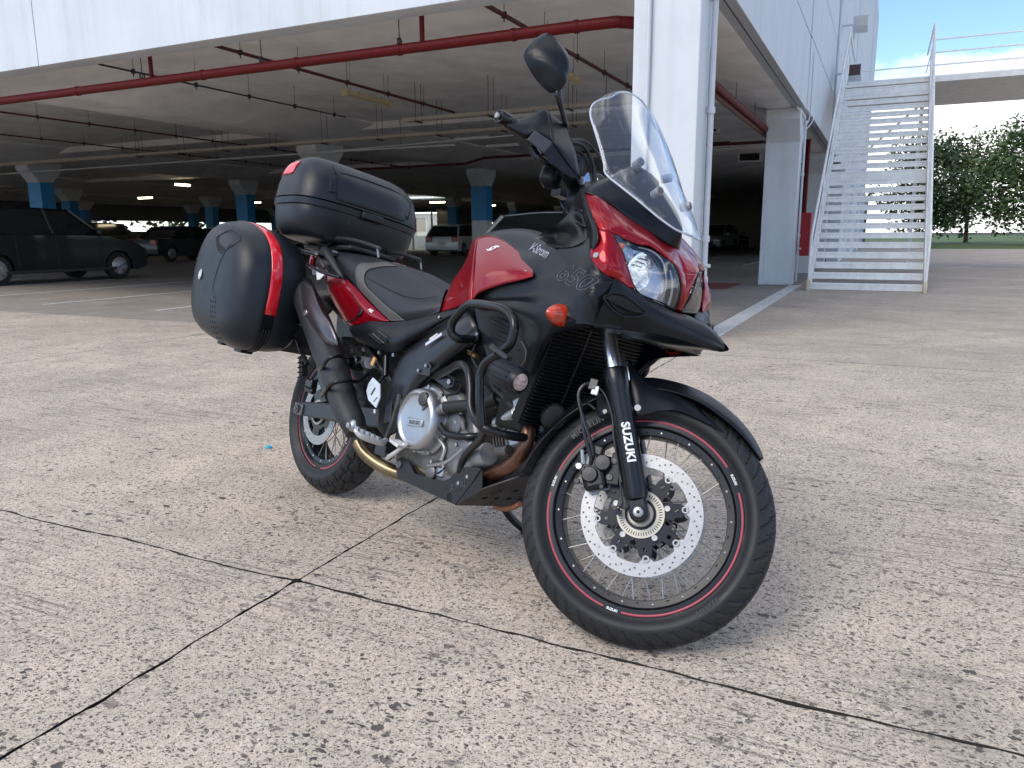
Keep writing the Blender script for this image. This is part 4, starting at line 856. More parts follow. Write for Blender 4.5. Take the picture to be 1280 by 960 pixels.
cover = MB().grid([[(0.6662,0,1.0527), (0.7118,0,1.0723), (0.775,0,1.0832), (0.8453,0,1.0885), (0.903,0,1.0883), (0.9681,0,1.0805), (1.0369,0,1.063)],
                   [(0.7445,-0.06,1.03), (0.7924,-0.06,1.0489), (0.8629,-0.065,1.0583), (0.9365,-0.07,1.0596), (1.0083,-0.075,1.0559), (1.0869,-0.09,1.0401), (1.1779,-0.11,1.0193)],
                   [(0.8012,-0.1,0.9995), (0.8372,-0.09,1.0285), (0.9277,-0.1,1.0217), (1.0421,-0.128,0.9941), (1.1234,-0.14,0.9925), (1.1913,-0.16,0.9955), (1.2766,-0.185,0.9862)],
                   [(0.8812,-0.155,0.9245), (0.9253,-0.155,0.9583), (1.0178,-0.165,0.9582), (1.124,-0.172,0.9524), (1.2027,-0.182,0.9522), (1.2794,-0.197,0.9508), (1.3463,-0.215,0.9505)],
                   [(0.9368,-0.185,0.8585), (0.9841,-0.195,0.8782), (1.0809,-0.206,0.8968), (1.2042,-0.207,0.8997), (1.2623,-0.21,0.9037), (1.3362,-0.226,0.9076), (1.4029,-0.24,0.9073)],
                   [(0.9442,-0.18,0.8134), (0.9856,-0.186,0.8248), (1.0887,-0.198,0.8386), (1.186,-0.206,0.8454), (1.2795,-0.222,0.8501), (1.3625,-0.241,0.8514), (1.4313,-0.255,0.8508)],
                   [(0.9653,-0.19,0.8081), (1.0249,-0.205,0.8165), (1.1267,-0.222,0.8225), (1.2096,-0.232,0.8239), (1.2994,-0.245,0.8169), (1.3849,-0.258,0.8063), (1.4506,-0.258,0.7875)]], 4, 4)
cov = P('tank_cover', cover.both(), K_BLK, ang=70)

# side cowl forward of the tank
cowl = MB().grid([[(1.2543,-0.182,0.991), (1.3096,-0.192,0.9871), (1.3547,-0.197,0.9971), (1.3803,-0.205,1.0121), (1.4116,-0.2209,0.9877), (1.433,-0.2326,0.9648)],
                  [(1.3055,-0.207,0.9555), (1.3524,-0.216,0.9525), (1.3971,-0.226,0.9554), (1.4397,-0.2377,0.9456), (1.466,-0.2316,0.9258), (1.4852,-0.2197,0.9133)],
                  [(1.3686,-0.233,0.9074), (1.4098,-0.241,0.9053), (1.4512,-0.247,0.9017), (1.4741,-0.2345,0.9035), (1.4869,-0.2188,0.9036), (1.5008,-0.1986,0.9046)],
                  [(1.4235,-0.257,0.8459), (1.458,-0.262,0.855), (1.4828,-0.2569,0.8635), (1.4921,-0.2404,0.8734), (1.4987,-0.2208,0.8838), (1.5064,-0.1963,0.8954)],
                  [(1.4463,-0.258,0.7831), (1.4682,-0.25,0.7845), (1.4831,-0.2396,0.7837), (1.4929,-0.2213,0.7859), (1.505,-0.1996,0.7888), (1.5167,-0.1712,0.7929)]], 5, 5)
P('side_cowl', cowl, K_BLK, ang=70); P('side_cowl', cowl.mirror(), K_BLK, ang=70)

# scoop between tank and nose (air duct with its lip)
scoop = MB().grid([[(1.1273,-0.155,1.0213), (1.1767,-0.135,1.0599), (1.2179,-0.135,1.0879), (1.2437,-0.15,1.1123), (1.2829,-0.175,1.1411)],
                   [(1.1501,-0.15,1.0158), (1.1852,-0.115,1.0457), (1.2775,-0.165,1.059), (1.2731,-0.15,1.0917), (1.3065,-0.18,1.1237)],
                   [(1.179,-0.15,1.0047), (1.2115,-0.12,1.024), (1.3208,-0.18,1.0354), (1.3038,-0.155,1.0702), (1.3232,-0.18,1.1039)],
                   [(1.2471,-0.186,0.9866), (1.3096,-0.195,0.9864), (1.3617,-0.202,0.9981), (1.3802,-0.206,1.016), (1.3557,-0.198,1.0726)]], 5, 5)
P('air_scoop', scoop.both(), K_BLK, ang=50)
strip = MB().grid([[(1.2861,-0.178,1.139), (1.3172,-0.188,1.1103), (1.3453,-0.196,1.0734), (1.3735,-0.204,1.0352), (1.393,-0.212,1.0083), (1.4128,-0.224,0.9828)],
                   [(1.3095,-0.19,1.1356), (1.3452,-0.205,1.1045), (1.3777,-0.218,1.0667), (1.4094,-0.228,1.0308), (1.4266,-0.234,1.0049), (1.4355,-0.238,0.9736)],
                   [(1.326,-0.191,1.1304), (1.3586,-0.206,1.0997), (1.399,-0.222,1.0612), (1.4307,-0.233,1.0274), (1.4469,-0.237,0.9982), (1.4401,-0.239,0.9694)]], 5, 5)
LR('scoop_frame', strip, K_BLK, ang=70, solid=.004)
for k, (a, b_, c) in enumerate((((1.2896,-0.178,1.0923), (1.3019,-0.172,1.0916), (1.3311,-0.186,1.0828)), ((1.2991,-0.176,1.0602), (1.3179,-0.172,1.0525), (1.354,-0.19,1.0411)))): LR('scoop_rib', MB().tube([a, b_, c], .0035, 8), K_BLK)
# lower shroud (beside the radiator)
shr = MB().grid([[(0.9622,-0.188,0.8107), (1.023,-0.204,0.8189), (1.1249,-0.221,0.8248), (1.2079,-0.231,0.8262), (1.2978,-0.244,0.8191), (1.3834,-0.257,0.8084), (1.4444,-0.257,0.7871), (1.487,-0.24,0.78)],
                 [(0.9946,-0.192,0.793), (1.0484,-0.21,0.8054), (1.1344,-0.226,0.8108), (1.2309,-0.238,0.8046), (1.3008,-0.246,0.7935), (1.3487,-0.25,0.7841), (1.4022,-0.25,0.7765), (1.4444,-0.235,0.7729)],
                 [(1.0717,-0.205,0.8034), (1.1178,-0.215,0.8026), (1.189,-0.232,0.7936), (1.2457,-0.24,0.7814), (1.2872,-0.244,0.7692), (1.3257,-0.245,0.7641), (1.3567,-0.24,0.7616), (1.3756,-0.226,0.7596)],
                 [(1.1739,-0.222,0.7742), (1.2008,-0.225,0.7715), (1.24,-0.236,0.7642), (1.2704,-0.24,0.7598), (1.2918,-0.24,0.749), (1.3123,-0.24,0.7404), (1.3298,-0.235,0.7346), (1.3319,-0.215,0.7424)],
                 [(1.203,-0.22,0.7215), (1.2215,-0.222,0.7209), (1.2497,-0.23,0.7183), (1.2703,-0.234,0.7155), (1.284,-0.234,0.7106), (1.2956,-0.232,0.7058), (1.3024,-0.226,0.7032), (1.3,-0.205,0.7019)],
                 [(1.1911,-0.205,0.6487), (1.2102,-0.208,0.6507), (1.2312,-0.212,0.6485), (1.2462,-0.214,0.6481), (1.2566,-0.214,0.6451), (1.2648,-0.212,0.6421), (1.2709,-0.208,0.6391), (1.2714,-0.195,0.6343)]], 4, 4)
P('radiator_shroud', shr, K_BLK, ang=70); P('radiator_shroud', shr.mirror(), K_BLK, ang=70)
inn = MB().grid([[(0.9493,-0.18,0.8089), (1.0065,-0.185,0.8), (1.0905,-0.2,0.8035), (1.1769,-0.214,0.7916), (1.2424,-0.226,0.775)],
                 [(0.9678,-0.175,0.765), (1.0282,-0.182,0.7641), (1.1066,-0.196,0.7685), (1.185,-0.21,0.7594), (1.2493,-0.224,0.7541)],
                 [(1.0071,-0.172,0.7087), (1.0573,-0.178,0.7106), (1.1309,-0.192,0.7162), (1.1962,-0.205,0.7121), (1.2486,-0.218,0.7114)],
                 [(1.0443,-0.168,0.6536), (1.0868,-0.172,0.6466), (1.1467,-0.182,0.646), (1.2002,-0.194,0.6447), (1.2406,-0.204,0.6421)]], 4, 4)
ip = P('inner_panel', inn, K_BLK, ang=60); P('inner_panel', inn.mirror(), K_BLK, ang=60)
for a, b_ in (((1.0271,-0.19,0.7745), (1.1623,-0.21,0.746)), ((1.054,-0.187,0.7324), (1.1607,-0.206,0.7125)), ((1.2022,-0.215,0.7401), (1.234,-0.222,0.7333)), ((1.1901,-0.21,0.7061), (1.2248,-0.216,0.698))):
    a, b_ = V(a), V(b_); LR('louvre_fin', MB().tube([a, (a+b_)/2+V((0, -.004, 0)), b_], [.001, .0045, .005], 8), K_BLK)
    LR('louvre_gap', MB().prism([tuple(a+V((.0, -.0, .004))), tuple(b_+V((0, -.001, .004))), tuple(b_+V((.004, -.001, .018))), tuple((a+b_)/2+V((.0, -.001, .016)))], (0, -.0015, 0)), K_AIR)
P('wire', MB().tube([(1.239,-0.232,0.719), (1.2639,-0.235,0.6974), (1.2647,-0.232,0.6719), (1.2468,-0.225,0.6532)], .0018, 6), K_ALU2)

# ------------------------------------------------------------------ beak
beak = MB().grid([[(1.4977,-0.2072,0.9146), (1.506,-0.1798,0.905), (1.5173,-0.1494,0.8959), (1.5367,-0.096,0.8776), (1.578,-0.0512,0.8607), (1.5992,-0.0141,0.8591), (1.6464,0,0.8412), (1.6985,0,0.8041)],
                  [(1.5031,-0.2189,0.8904), (1.5197,-0.1937,0.8848), (1.5331,-0.1536,0.8759), (1.5554,-0.1062,0.8626), (1.5944,-0.064,0.8494), (1.6238,-0.032,0.8456), (1.6631,-0.0115,0.8306), (1.7072,-0.0051,0.7993)],
                  [(1.5083,-0.2378,0.8513), (1.5233,-0.2001,0.85), (1.5417,-0.159,0.8474), (1.5656,-0.1139,0.8438), (1.6022,-0.0768,0.8336), (1.6395,-0.048,0.824), (1.6792,-0.0224,0.8104), (1.7133,-0.009,0.7924)],
                  [(1.4962,-0.2397,0.8145), (1.5184,-0.1993,0.816), (1.5402,-0.1482,0.8192), (1.5707,-0.1056,0.8175), (1.6097,-0.0736,0.8127), (1.6486,-0.048,0.8049), (1.684,-0.0243,0.7946), (1.713,-0.0102,0.7872)],
                  [(1.4836,-0.2334,0.7809), (1.5078,-0.1773,0.787), (1.5339,-0.1218,0.793), (1.5691,-0.0896,0.7959), (1.6098,-0.064,0.7942), (1.6469,-0.0397,0.7881), (1.6829,-0.0179,0.7816), (1.7071,-0.0064,0.7832)]], 5, 5)
bk = P('beak', beak.both(), K_BLK, ang=60)
und = MB().grid([[(1.4819,-0.2314,0.7811), (1.5063,-0.1756,0.7871), (1.5327,-0.1204,0.7931), (1.6089,-0.0627,0.7944), (1.6825,-0.0173,0.7816), (1.7043,-0.0058,0.7839)],
                 [(1.30, -.12, .79), (1.36, -.10, .785), (1.44, -.085, .785), (1.55, -.05, .78), (1.65, -.014, .782), (1.69, -.005, .785)],
                 [(1.30, 0, .79), (1.36, 0, .785), (1.44, 0, .785), (1.55, 0, .78), (1.65, 0, .782), (1.69, 0, .785)]], 4, 4)
P('beak_underside', und.both(), K_BLK)
LR('beak_vent', MB().grid([[(1.5053,-0.2395,0.8586), (1.5217,-0.2183,0.865), (1.5369,-0.189,0.861), (1.557,-0.1442,0.8404)], [(1.5193,-0.2303,0.8437), (1.5301,-0.2105,0.8464), (1.5408,-0.1855,0.8442), (1.5572,-0.1442,0.8398)], [(1.5278,-0.2149,0.8296), (1.5372,-0.1997,0.8234), (1.5466,-0.1748,0.8268), (1.5588,-0.1429,0.8388)]], 4, 3), K_AIR, solid=.002)
LR('vent_blade', MB().tube([(1.5105,-0.2414,0.8546), (1.5342,-0.2182,0.8452), (1.5517,-0.1845,0.8373), (1.5594,-0.1469,0.8391)], [.002, .0055, .005, .001], 8), K_BLK)
LR('vent_lip', MB().tube([(1.5048,-0.2412,0.8563), (1.5185,-0.2221,0.8699), (1.5339,-0.1937,0.8678), (1.5514,-0.1564,0.8506), (1.56,-0.1385,0.8407), (1.5549,-0.16,0.8273), (1.5432,-0.1933,0.8191), (1.5265,-0.2186,0.8268), (1.5101,-0.2387,0.8473), (1.5048,-0.2412,0.8563)], .0028, 8), K_BLK)
LR('seam', MB().tube([(1.5003,-0.2087,0.9144), (1.5015,-0.2122,0.9057), (1.4983,-0.2273,0.8864), (1.4852,-0.2504,0.8729), (1.4728,-0.2645,0.8672), (1.4685,-0.2655,0.8569), (1.4838,-0.266,0.8401), (1.4973,-0.2421,0.8181)], .0009, 6), K_AIR)
# ------------------------------------------------------------------ red nose
top_ = [(1.3276,-0.192,1.128), (1.3585,-0.1816,1.1257), (1.3787,-0.1634,1.1156), (1.4,-0.1385,1.1011), (1.4291,-0.1046,1.0805), (1.4608,-0.064,1.0615), (1.486,-0.0352,1.0415), (1.5007,0,1.0367)]
mid_ = [(1.361,-0.208,1.097), (1.3909,-0.1998,1.0923), (1.4202,-0.1827,1.08), (1.445,-0.1569,1.0661), (1.4714,-0.1218,1.0485), (1.4973,-0.0832,1.0337), (1.5207,-0.0461,1.0141), (1.5221,0,1.0105)]
mi2_ = [(1.3972,-0.2218,1.0571), (1.4254,-0.2162,1.0542), (1.4519,-0.1976,1.0448), (1.4736,-0.1729,1.034), (1.4918,-0.1378,1.0259), (1.51,-0.0992,1.0194), (1.5379,-0.0544,0.9979), (1.5353,0,0.9918)]
bot_ = [(1.4231,-0.226,1.0231), (1.4459,-0.222,1.0242), (1.462,-0.2093,1.0223), (1.4797,-0.1745,1.0144), (1.495,-0.1402,1.0098), (1.509,-0.1024,1.0124), (1.5491,-0.0589,0.9848), (1.5493,0,0.9692)]
nose = MB().grid([top_, mid_, mi2_, bot_], 5, 5)
nz = P('nose_cowl', nose.both(), K_RED, ang=70, solid=.0025)
low = MB().grid([[(1.4231,-0.226,1.0231), (1.435,-0.225,1.0254), (1.4491,-0.2196,1.0248), (1.462,-0.2093,1.0223)],
                 [(1.4385,-0.2274,0.9985), (1.4564,-0.2257,0.9951), (1.4691,-0.2161,0.9957), (1.473,-0.195,0.999)],
                 [(1.4323,-0.241,0.9648), (1.4702,-0.2342,0.9592), (1.4882,-0.2164,0.9619), (1.4891,-0.1833,0.9739)],
                 [(1.4533,-0.241,0.9352), (1.4876,-0.2286,0.9332), (1.5037,-0.2017,0.934), (1.5029,-0.1663,0.936)],
                 [(1.4826,-0.226,0.9137), (1.4996,-0.2089,0.9123), (1.5086,-0.1846,0.9101), (1.513,-0.1571,0.9122)],
                 [(1.5132,-0.1671,0.897), (1.5156,-0.1635,0.8959), (1.5173,-0.1591,0.8959), (1.5203,-0.1531,0.8953)]], 5, 5)
LR('nose_side', low, K_RED, ang=70, solid=.0025)
cs = MB().grid([[(1.5491,-0.0589,0.9848), (1.5545,-0.0352,0.976), (1.5493,0,0.9692)], [(1.5583,-0.0352,0.9596), (1.5602,-0.0224,0.9563), (1.5569,0,0.9527)], [(1.5621,-0.0205,0.9318), (1.5624,-0.0128,0.9293), (1.5615,0,0.9278)], [(1.5607,-0.0154,0.9016), (1.5615,-0.009,0.9008), (1.5633,0,0.8986)], [(1.5525,-0.0115,0.8725), (1.5553,-0.0077,0.8703), (1.5554,0,0.8686)]], 5, 5)
P('nose_divider', cs.both(), K_RED, ang=70, solid=.0025)
LR('nose_screw', MB().bolt((1.4533,-0.2415,0.9571), (.1, -1, .3), .0085, .004), K_ZN)
# dash cowl under the screen
dash = MB().grid([[(1.2884,-0.18,1.1372), (1.3322,-0.192,1.132), (1.3611,-0.1779,1.1246), (1.3864,-0.1555,1.1135), (1.4066,-0.1288,1.0974), (1.435,-0.094,1.077), (1.4655,-0.0589,1.0586), (1.492,-0.0288,1.04), (1.5009,0,1.0356)],
                  [(1.2876,-0.175,1.1452), (1.3225,-0.176,1.1478), (1.3444,-0.1563,1.1507), (1.3664,-0.132,1.1486), (1.39,-0.1022,1.1437), (1.4301,-0.0636,1.1216), (1.4706,-0.0384,1.0938), (1.5019,-0.0192,1.0669), (1.5086,0,1.057)],
                  [(1.2843,-0.165,1.1571), (1.3118,-0.1527,1.1661), (1.3253,-0.1291,1.1792), (1.3324,-0.0988,1.1969), (1.3436,-0.0579,1.2222), (1.4016,-0.0288,1.1976), (1.4626,-0.016,1.1472), (1.503,-0.0064,1.1), (1.5138,0,1.0783)],
                  [(1.2607,-0.12,1.1851), (1.2903,-0.1147,1.1897), (1.3023,-0.0893,1.2058), (1.3149,-0.0571,1.233), (1.3343,-0.0143,1.2589), (1.3806,0,1.2295), (1.4522,0,1.1651), (1.5022,0,1.106), (1.5158,0,1.0804)]], 4, 4)
P('dash_cowl', dash.both(), K_BLK, ang=60, solid=.003)
P('instrument_pod', MB().rings([sect(1.17, 1.13, .10, .03), sect(1.20, 1.15, .13, .06), sect(1.30, 1.15, .12, .055), sect(1.36, 1.13, .08, .03)]), K_BLK)
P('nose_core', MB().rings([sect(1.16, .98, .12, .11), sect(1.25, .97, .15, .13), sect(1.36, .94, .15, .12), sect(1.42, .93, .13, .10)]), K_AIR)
# headlights
def headlight(s):
    f = (lambda m: m) if s < 0 else (lambda m: m.mirror())
    rows = [[(1.461,-0.2047,1.0217), (1.4714,-0.1878,1.018), (1.4818,-0.17,1.0125)], [(1.4701,-0.1917,0.9998), (1.4867,-0.1554,1.0081), (1.4998,-0.1011,1.0147)], [(1.4859,-0.1801,0.9767), (1.5094,-0.12,0.9917), (1.5482,-0.0576,0.985)],
            [(1.5041,-0.1582,0.9258), (1.5347,-0.1088,0.9462), (1.5642,-0.0307,0.9422)], [(1.5156,-0.1448,0.8988), (1.5438,-0.0973,0.9043), (1.5644,-0.0218,0.9047)], [(1.5238,-0.1217,0.8858), (1.5485,-0.0819,0.8792), (1.5534,-0.0128,0.8723)]]
    lens = f(MB().grid(rows, 5, 5))
    house = f(MB().grid([[tuple(V(p)+V((-.010, .006, 0))) for p in r] for r in [[r_[0], tuple(V(r_[1])+V((-.075, .03, 0))), r_[2]] for r_ in rows]], 6, 5))
    h = P('headlight', house, K_AIR)
    obj('lens', lens, K_LENS, h, solid=.002)
    c = V((1.5121,-0.0967,0.9398))+V((-.022, 0, 0)); c.y = s*abs(c.y); ax = V((1, s*.25, -.02)).normalized()
    prof = [(.050*sqrt(t), -.045+.045*t) for t in (0.02, .1, .2, .35, .5, .7, .85, 1)]
    m = MB().lathe(prof, c, ax, 40); a = V((0, 0, 1)); 
    m.v = [tuple(c+(V(p)-c)+V((0, 0, (V(p)-c).z*.18))) for p in m.v]
    obj('reflector', m, K_REFLE, h, ang=20)
    obj('reflector_ring', MB().lathe([(.047, -.006), (.0505, .004), (.0545, .004), (.053, -.006)], c, ax, 48, closed=True), K_CHR, h)
    obj('bulb_cap', MB().lathe([(.012, -.045), (.016, -.02), (.013, -.008), (0, -.006)], c, ax, 20), K_CHR, h)
    obj('reflector_fins', MB().box(tuple(c+V((-.012, s*-.0, .040))), (.03, .045, .003)).box(tuple(c+V((-.014, 0, .030))), (.03, .06, .003)).box(tuple(c+V((-.016, s*.012, .020))), (.03, .05, .003)).box(tuple(c+V((-.016, s*-.012, .034))), (.03, .003, .032)), K_REFLE, h)
    ir = f(MB().grid([[(1.4913,-0.1257,1.0002), (1.5183,-0.08,0.9996), (1.5355,-0.048,0.9786)], [(1.5067,-0.096,0.9707), (1.5358,-0.0576,0.964), (1.5496,-0.0288,0.9461)], [(1.5175,-0.0832,0.9285), (1.5467,-0.0448,0.9217), (1.5537,-0.0224,0.9101)], [(1.5215,-0.0975,0.8927), (1.5424,-0.0544,0.8842), (1.5492,-0.0192,0.877)]], 4, 4))
    ir.v = [tuple(V(p)+V((-.030, 0, 0))) for p in ir.v]; obj('chrome_bezel', ir, K_BEZ, h)
    iu = f(MB().grid([[(1.4531,-0.1879,1.0189), (1.4608,-0.1712,1.0171), (1.4746,-0.1419,1.0144)], [(1.4609,-0.163,0.9905), (1.473,-0.1456,0.9909), (1.4904,-0.1222,0.9928)], [(1.4819,-0.1418,0.9428), (1.4885,-0.1282,0.9461), (1.4947,-0.1152,0.9534)], [(1.4992,-0.1229,0.9067), (1.5076,-0.1102,0.9057), (1.5199,-0.0928,0.906)]], 4, 4)); iu.v = [tuple(V(p)+V((-.02, 0, 0))) for p in iu.v]; obj('side_bezel', iu, K_BEZ, h)
    p = V((1.4679,-0.1675,0.9977)) if s < 0 else V((V((1.4679,-0.1675,0.9977)).x, .208, V((1.4679,-0.1675,0.9977)).z)); obj('position_lamp', MB().lathe([(.010, -.012), (.011, 0), (.007, .008), (0, .010)], p+V((-.006, 0, 0)), (1, s*.3, 0), 16), K_ORG2, h)
    for nm_, pts_, r_ in (('lens_trim', [(1.4981,-0.1265,1.0063), (1.5214,-0.0992,1.0032), (1.5421,-0.0768,0.9845), (1.549,-0.0576,0.95), (1.5462,-0.0448,0.9134), (1.5367,-0.0416,0.8801)], .0022), ('lens_blade', [(1.5483,-0.0448,0.9674), (1.553,-0.032,0.9414), (1.5535,-0.0256,0.9095), (1.5482,-0.0224,0.8805)], .0036)):
        q_ = f(MB().tube(pts_, r_, 8)); q_.v = [tuple(V(p)+V((-.014, 0, 0))) for p in q_.v]; obj(nm_, q_, K_BEZ, h)
    obj('lens_gasket', MB().tube([r[0] for r in rows]+[rows[-1][1]]+[r[2] for r in reversed(rows)]+[rows[0][1], rows[0][0]], .0016, 6, 4) if s < 0 else MB().tube([r[0] for r in rows]+[rows[-1][1]]+[r[2] for r in reversed(rows)]+[rows[0][1], rows[0][0]], .0016, 6, 4).mirror(), K_AIR, h)
headlight(-1); headlight(1)

# ------------------------------------------------------------------ windscreen
def bow(C, E, n=12):
    C, E = V(C), V(E); return [(C.x+(E.x-C.x)*abs(t)**2.5, t*abs(E.y), C.z+(E.z-C.z)*abs(t)**2.5) for t in [-1+2*i/n for i in range(n+1)]]
sc_rows = [bow((1.548, 0, 1.068), (1.5443,-0.03,1.0674)), bow((1.532, 0, 1.090), (1.533,-0.058,1.0714)), bow((1.500, 0, 1.135), (1.5019,-0.095,1.0927)), bow((1.462, 0, 1.185), (1.4601,-0.135,1.1256)), bow((1.432, 0, 1.222), (1.4128,-0.165,1.1578)),
           bow((1.405, 0, 1.257), (1.3772,-0.182,1.1835)), bow((1.385, 0, 1.285), (1.368,-0.185,1.2083)), bow((1.345, 0, 1.34), (1.3459,-0.188,1.2509)), bow((1.305, 0, 1.40), (1.3124,-0.19,1.3062)), bow((1.282, 0, 1.437), (1.2852,-0.185,1.3452)), bow((1.272, 0, 1.455), (1.2693,-0.17,1.3786)), bow((1.266, 0, 1.466), (1.2654,-0.14,1.4057)), bow((1.263, 0, 1.471), (1.2617,-0.095,1.4311))]
scr = MB().grid(sc_rows, 2, 3)
ws = P('windscreen', scr, K_SCR, solid=.003, ang=80)
edge = [r[0] for r in sc_rows]+sc_rows[-1][1:-1]+[r[-1] for r in reversed(sc_rows)]
obj('screen_edge', MB().tube(edge+[edge[0]], .0026, 6, 3), K_EDGE, ws)
for p in ((1.387, .07, 1.251), (1.470, .07, 1.169)):
    for s in (-1, 1):
        obj('screen_mount', MB().cyl((p[0]-.022, s*(p[1]-.008), p[2]-.008), (p[0]+.004, s*p[1], p[2]), .0115, 18, .012), mat('mount_rubber_clear', (.42, .43, .44), .4, trans=.3), ws)
        obj('screen_bolt', MB().bolt((p[0]+.004, s*p[1], p[2]), (1, s*.3, .35), .010, .004), K_ALU2, ws)
P('screen_bracket', MB().tube([(1.35, -.07, 1.16), (1.35, -.06, 1.235), (1.35, .06, 1.235), (1.35, .07, 1.16)], .008, 8, 3).box((1.42, 0, 1.14), (.08, .12, .01), Matrix.Rotation(.6, 3, 'Y')), K_BLK)
# ------------------------------------------------------------------ radiator, frame
P('radiator', MB().prism([(1.235, -.185, .500), (1.235, .185, .500), (1.315, .185, .80), (1.315, -.185, .80)], (-.03, 0, .008)), K_AIR)
for i in range(30):
    z = .506+i*.0100; x = 1.240+(z-.50)*.267; P('radiator_fin', MB().box((x+.002, 0, z), (.014, .36, .0016), Matrix.Rotation(.35, 3, 'Y')), K_MET)
for y in (-.06, .06): P('radiator_bar', MB().tube([(1.245, y, .5), (1.327, y, .80)], .004, 6, 1), K_MET)
P('oil_cooler', MB().box((1.16, 0, .53), (.12, .30, .12)), K_AIR, bevel=.01)
fr = MB().grid([[(0.8848,-0.15,0.8001), (0.8192,-0.165,0.7437), (0.7142,-0.17,0.6886), (0.6356,-0.175,0.6284), (0.6002,-0.18,0.5417), (0.5845,-0.18,0.4434)],
                [(0.929,-0.165,0.7783), (0.8675,-0.178,0.7206), (0.7762,-0.183,0.6592), (0.7099,-0.186,0.6038), (0.6596,-0.188,0.5275), (0.6373,-0.188,0.438)],
                [(0.9651,-0.165,0.747), (0.9005,-0.178,0.6914), (0.8213,-0.184,0.6284), (0.747,-0.186,0.572), (0.6961,-0.188,0.5011), (0.6682,-0.188,0.4165)],
                [(0.9658,-0.14,0.7219), (0.9106,-0.155,0.6688), (0.8284,-0.165,0.6065), (0.7578,-0.17,0.5521), (0.708,-0.175,0.478), (0.6803,-0.175,0.3932)]], 4, 4)
P('frame_spar', fr, K_MET, ang=30, solid=.006); P('frame_spar', fr.mirror(), K_MET, ang=30, solid=.006)
P('frame_plate', MB().prism([(0.6045,-0.192,0.4673), (0.6542,-0.192,0.5048), (0.691,-0.194,0.4731), (0.6891,-0.194,0.3666), (0.6273,-0.19,0.3331), (0.5683,-0.186,0.3573), (0.5585,-0.188,0.4244)], (0, .012, 0)), K_MET, bevel=.005)
P('frame_recess', MB().prism([(0.6078,-0.194,0.4377), (0.6374,-0.194,0.4643), (0.6514,-0.194,0.3941), (0.6092,-0.192,0.381)], (0, .003, 0)), K_GREY, bevel=.002)
P('spine', MB().tube([(.62, -.05, .62), (.95, -.06, .78), (1.2, -.03, .9)], .03, 8, 3).tube([(.62, .05, .62), (.95, .06, .78), (1.2, .03, .9)], .03, 8, 3), K_MET)
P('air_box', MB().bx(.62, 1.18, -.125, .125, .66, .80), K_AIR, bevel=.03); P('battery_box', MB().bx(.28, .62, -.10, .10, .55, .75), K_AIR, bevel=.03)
P('warning_sticker', MB().prism([(0.7635,-0.195,0.6688), (0.8312,-0.192,0.7108), (0.8359,-0.192,0.7024), (0.7663,-0.195,0.66)], (0, -.0008, 0)), mat('lilac_sticker', (.50, .50, .66), .4)); P('warning_sticker', MB().prism([(0.7783,-0.194,0.686), (0.8113,-0.192,0.7076), (0.8144,-0.193,0.7019), (0.7814,-0.195,0.6802)], (0, -.0008, 0)), mat('cream_sticker', (.55, .50, .40), .4))
# side cover below the seat
sc1 = MB().grid([[(0.2374,-0.165,0.6797), (0.3321,-0.175,0.6984), (0.3956,-0.18,0.7104), (0.5385,-0.185,0.7192), (0.6734,-0.185,0.7404), (0.7881,-0.18,0.7717), (0.8773,-0.175,0.7947)],
                 [(0.2596,-0.175,0.665), (0.3699,-0.19,0.6759), (0.462,-0.2,0.6858), (0.5874,-0.205,0.6914), (0.7021,-0.2,0.7165), (0.7987,-0.19,0.7527), (0.8789,-0.18,0.7839)],
                 [(0.2888,-0.175,0.647), (0.4047,-0.192,0.6474), (0.5042,-0.206,0.6499), (0.6238,-0.215,0.6557), (0.7015,-0.203,0.6896), (0.7829,-0.192,0.7305), (0.8622,-0.18,0.7725)],
                 [(0.3119,-0.165,0.6303), (0.4096,-0.18,0.624), (0.5002,-0.19,0.6185), (0.6082,-0.2,0.6213), (0.6738,-0.19,0.6625), (0.7588,-0.183,0.7143), (0.8284,-0.17,0.7615)]], 5, 5)
P('side_cover', sc1, K_BLK, ang=60); P('side_cover', sc1.mirror(), K_BLK, ang=60)
LR('cover_screw', MB().bolt((0.8057,-0.193,0.7566), (0, -1, .2), .005, .004), K_ZN)
for a, b_ in (((0.4464,-0.205,0.6637), (0.5392,-0.21,0.6392)), ((0.4768,-0.207,0.6748), (0.5789,-0.216,0.6507))): LR('cover_vent', MB().tube([a, b_], .004, 8, 1), K_AIR)
LR('vent_bar', MB().tube([(0.4766,-0.212,0.6683), (0.5679,-0.22,0.6434)], .002, 6, 1).tube([(0.5083,-0.212,0.6798), (0.5836,-0.222,0.6638)], .002, 6, 1), K_ALU2)
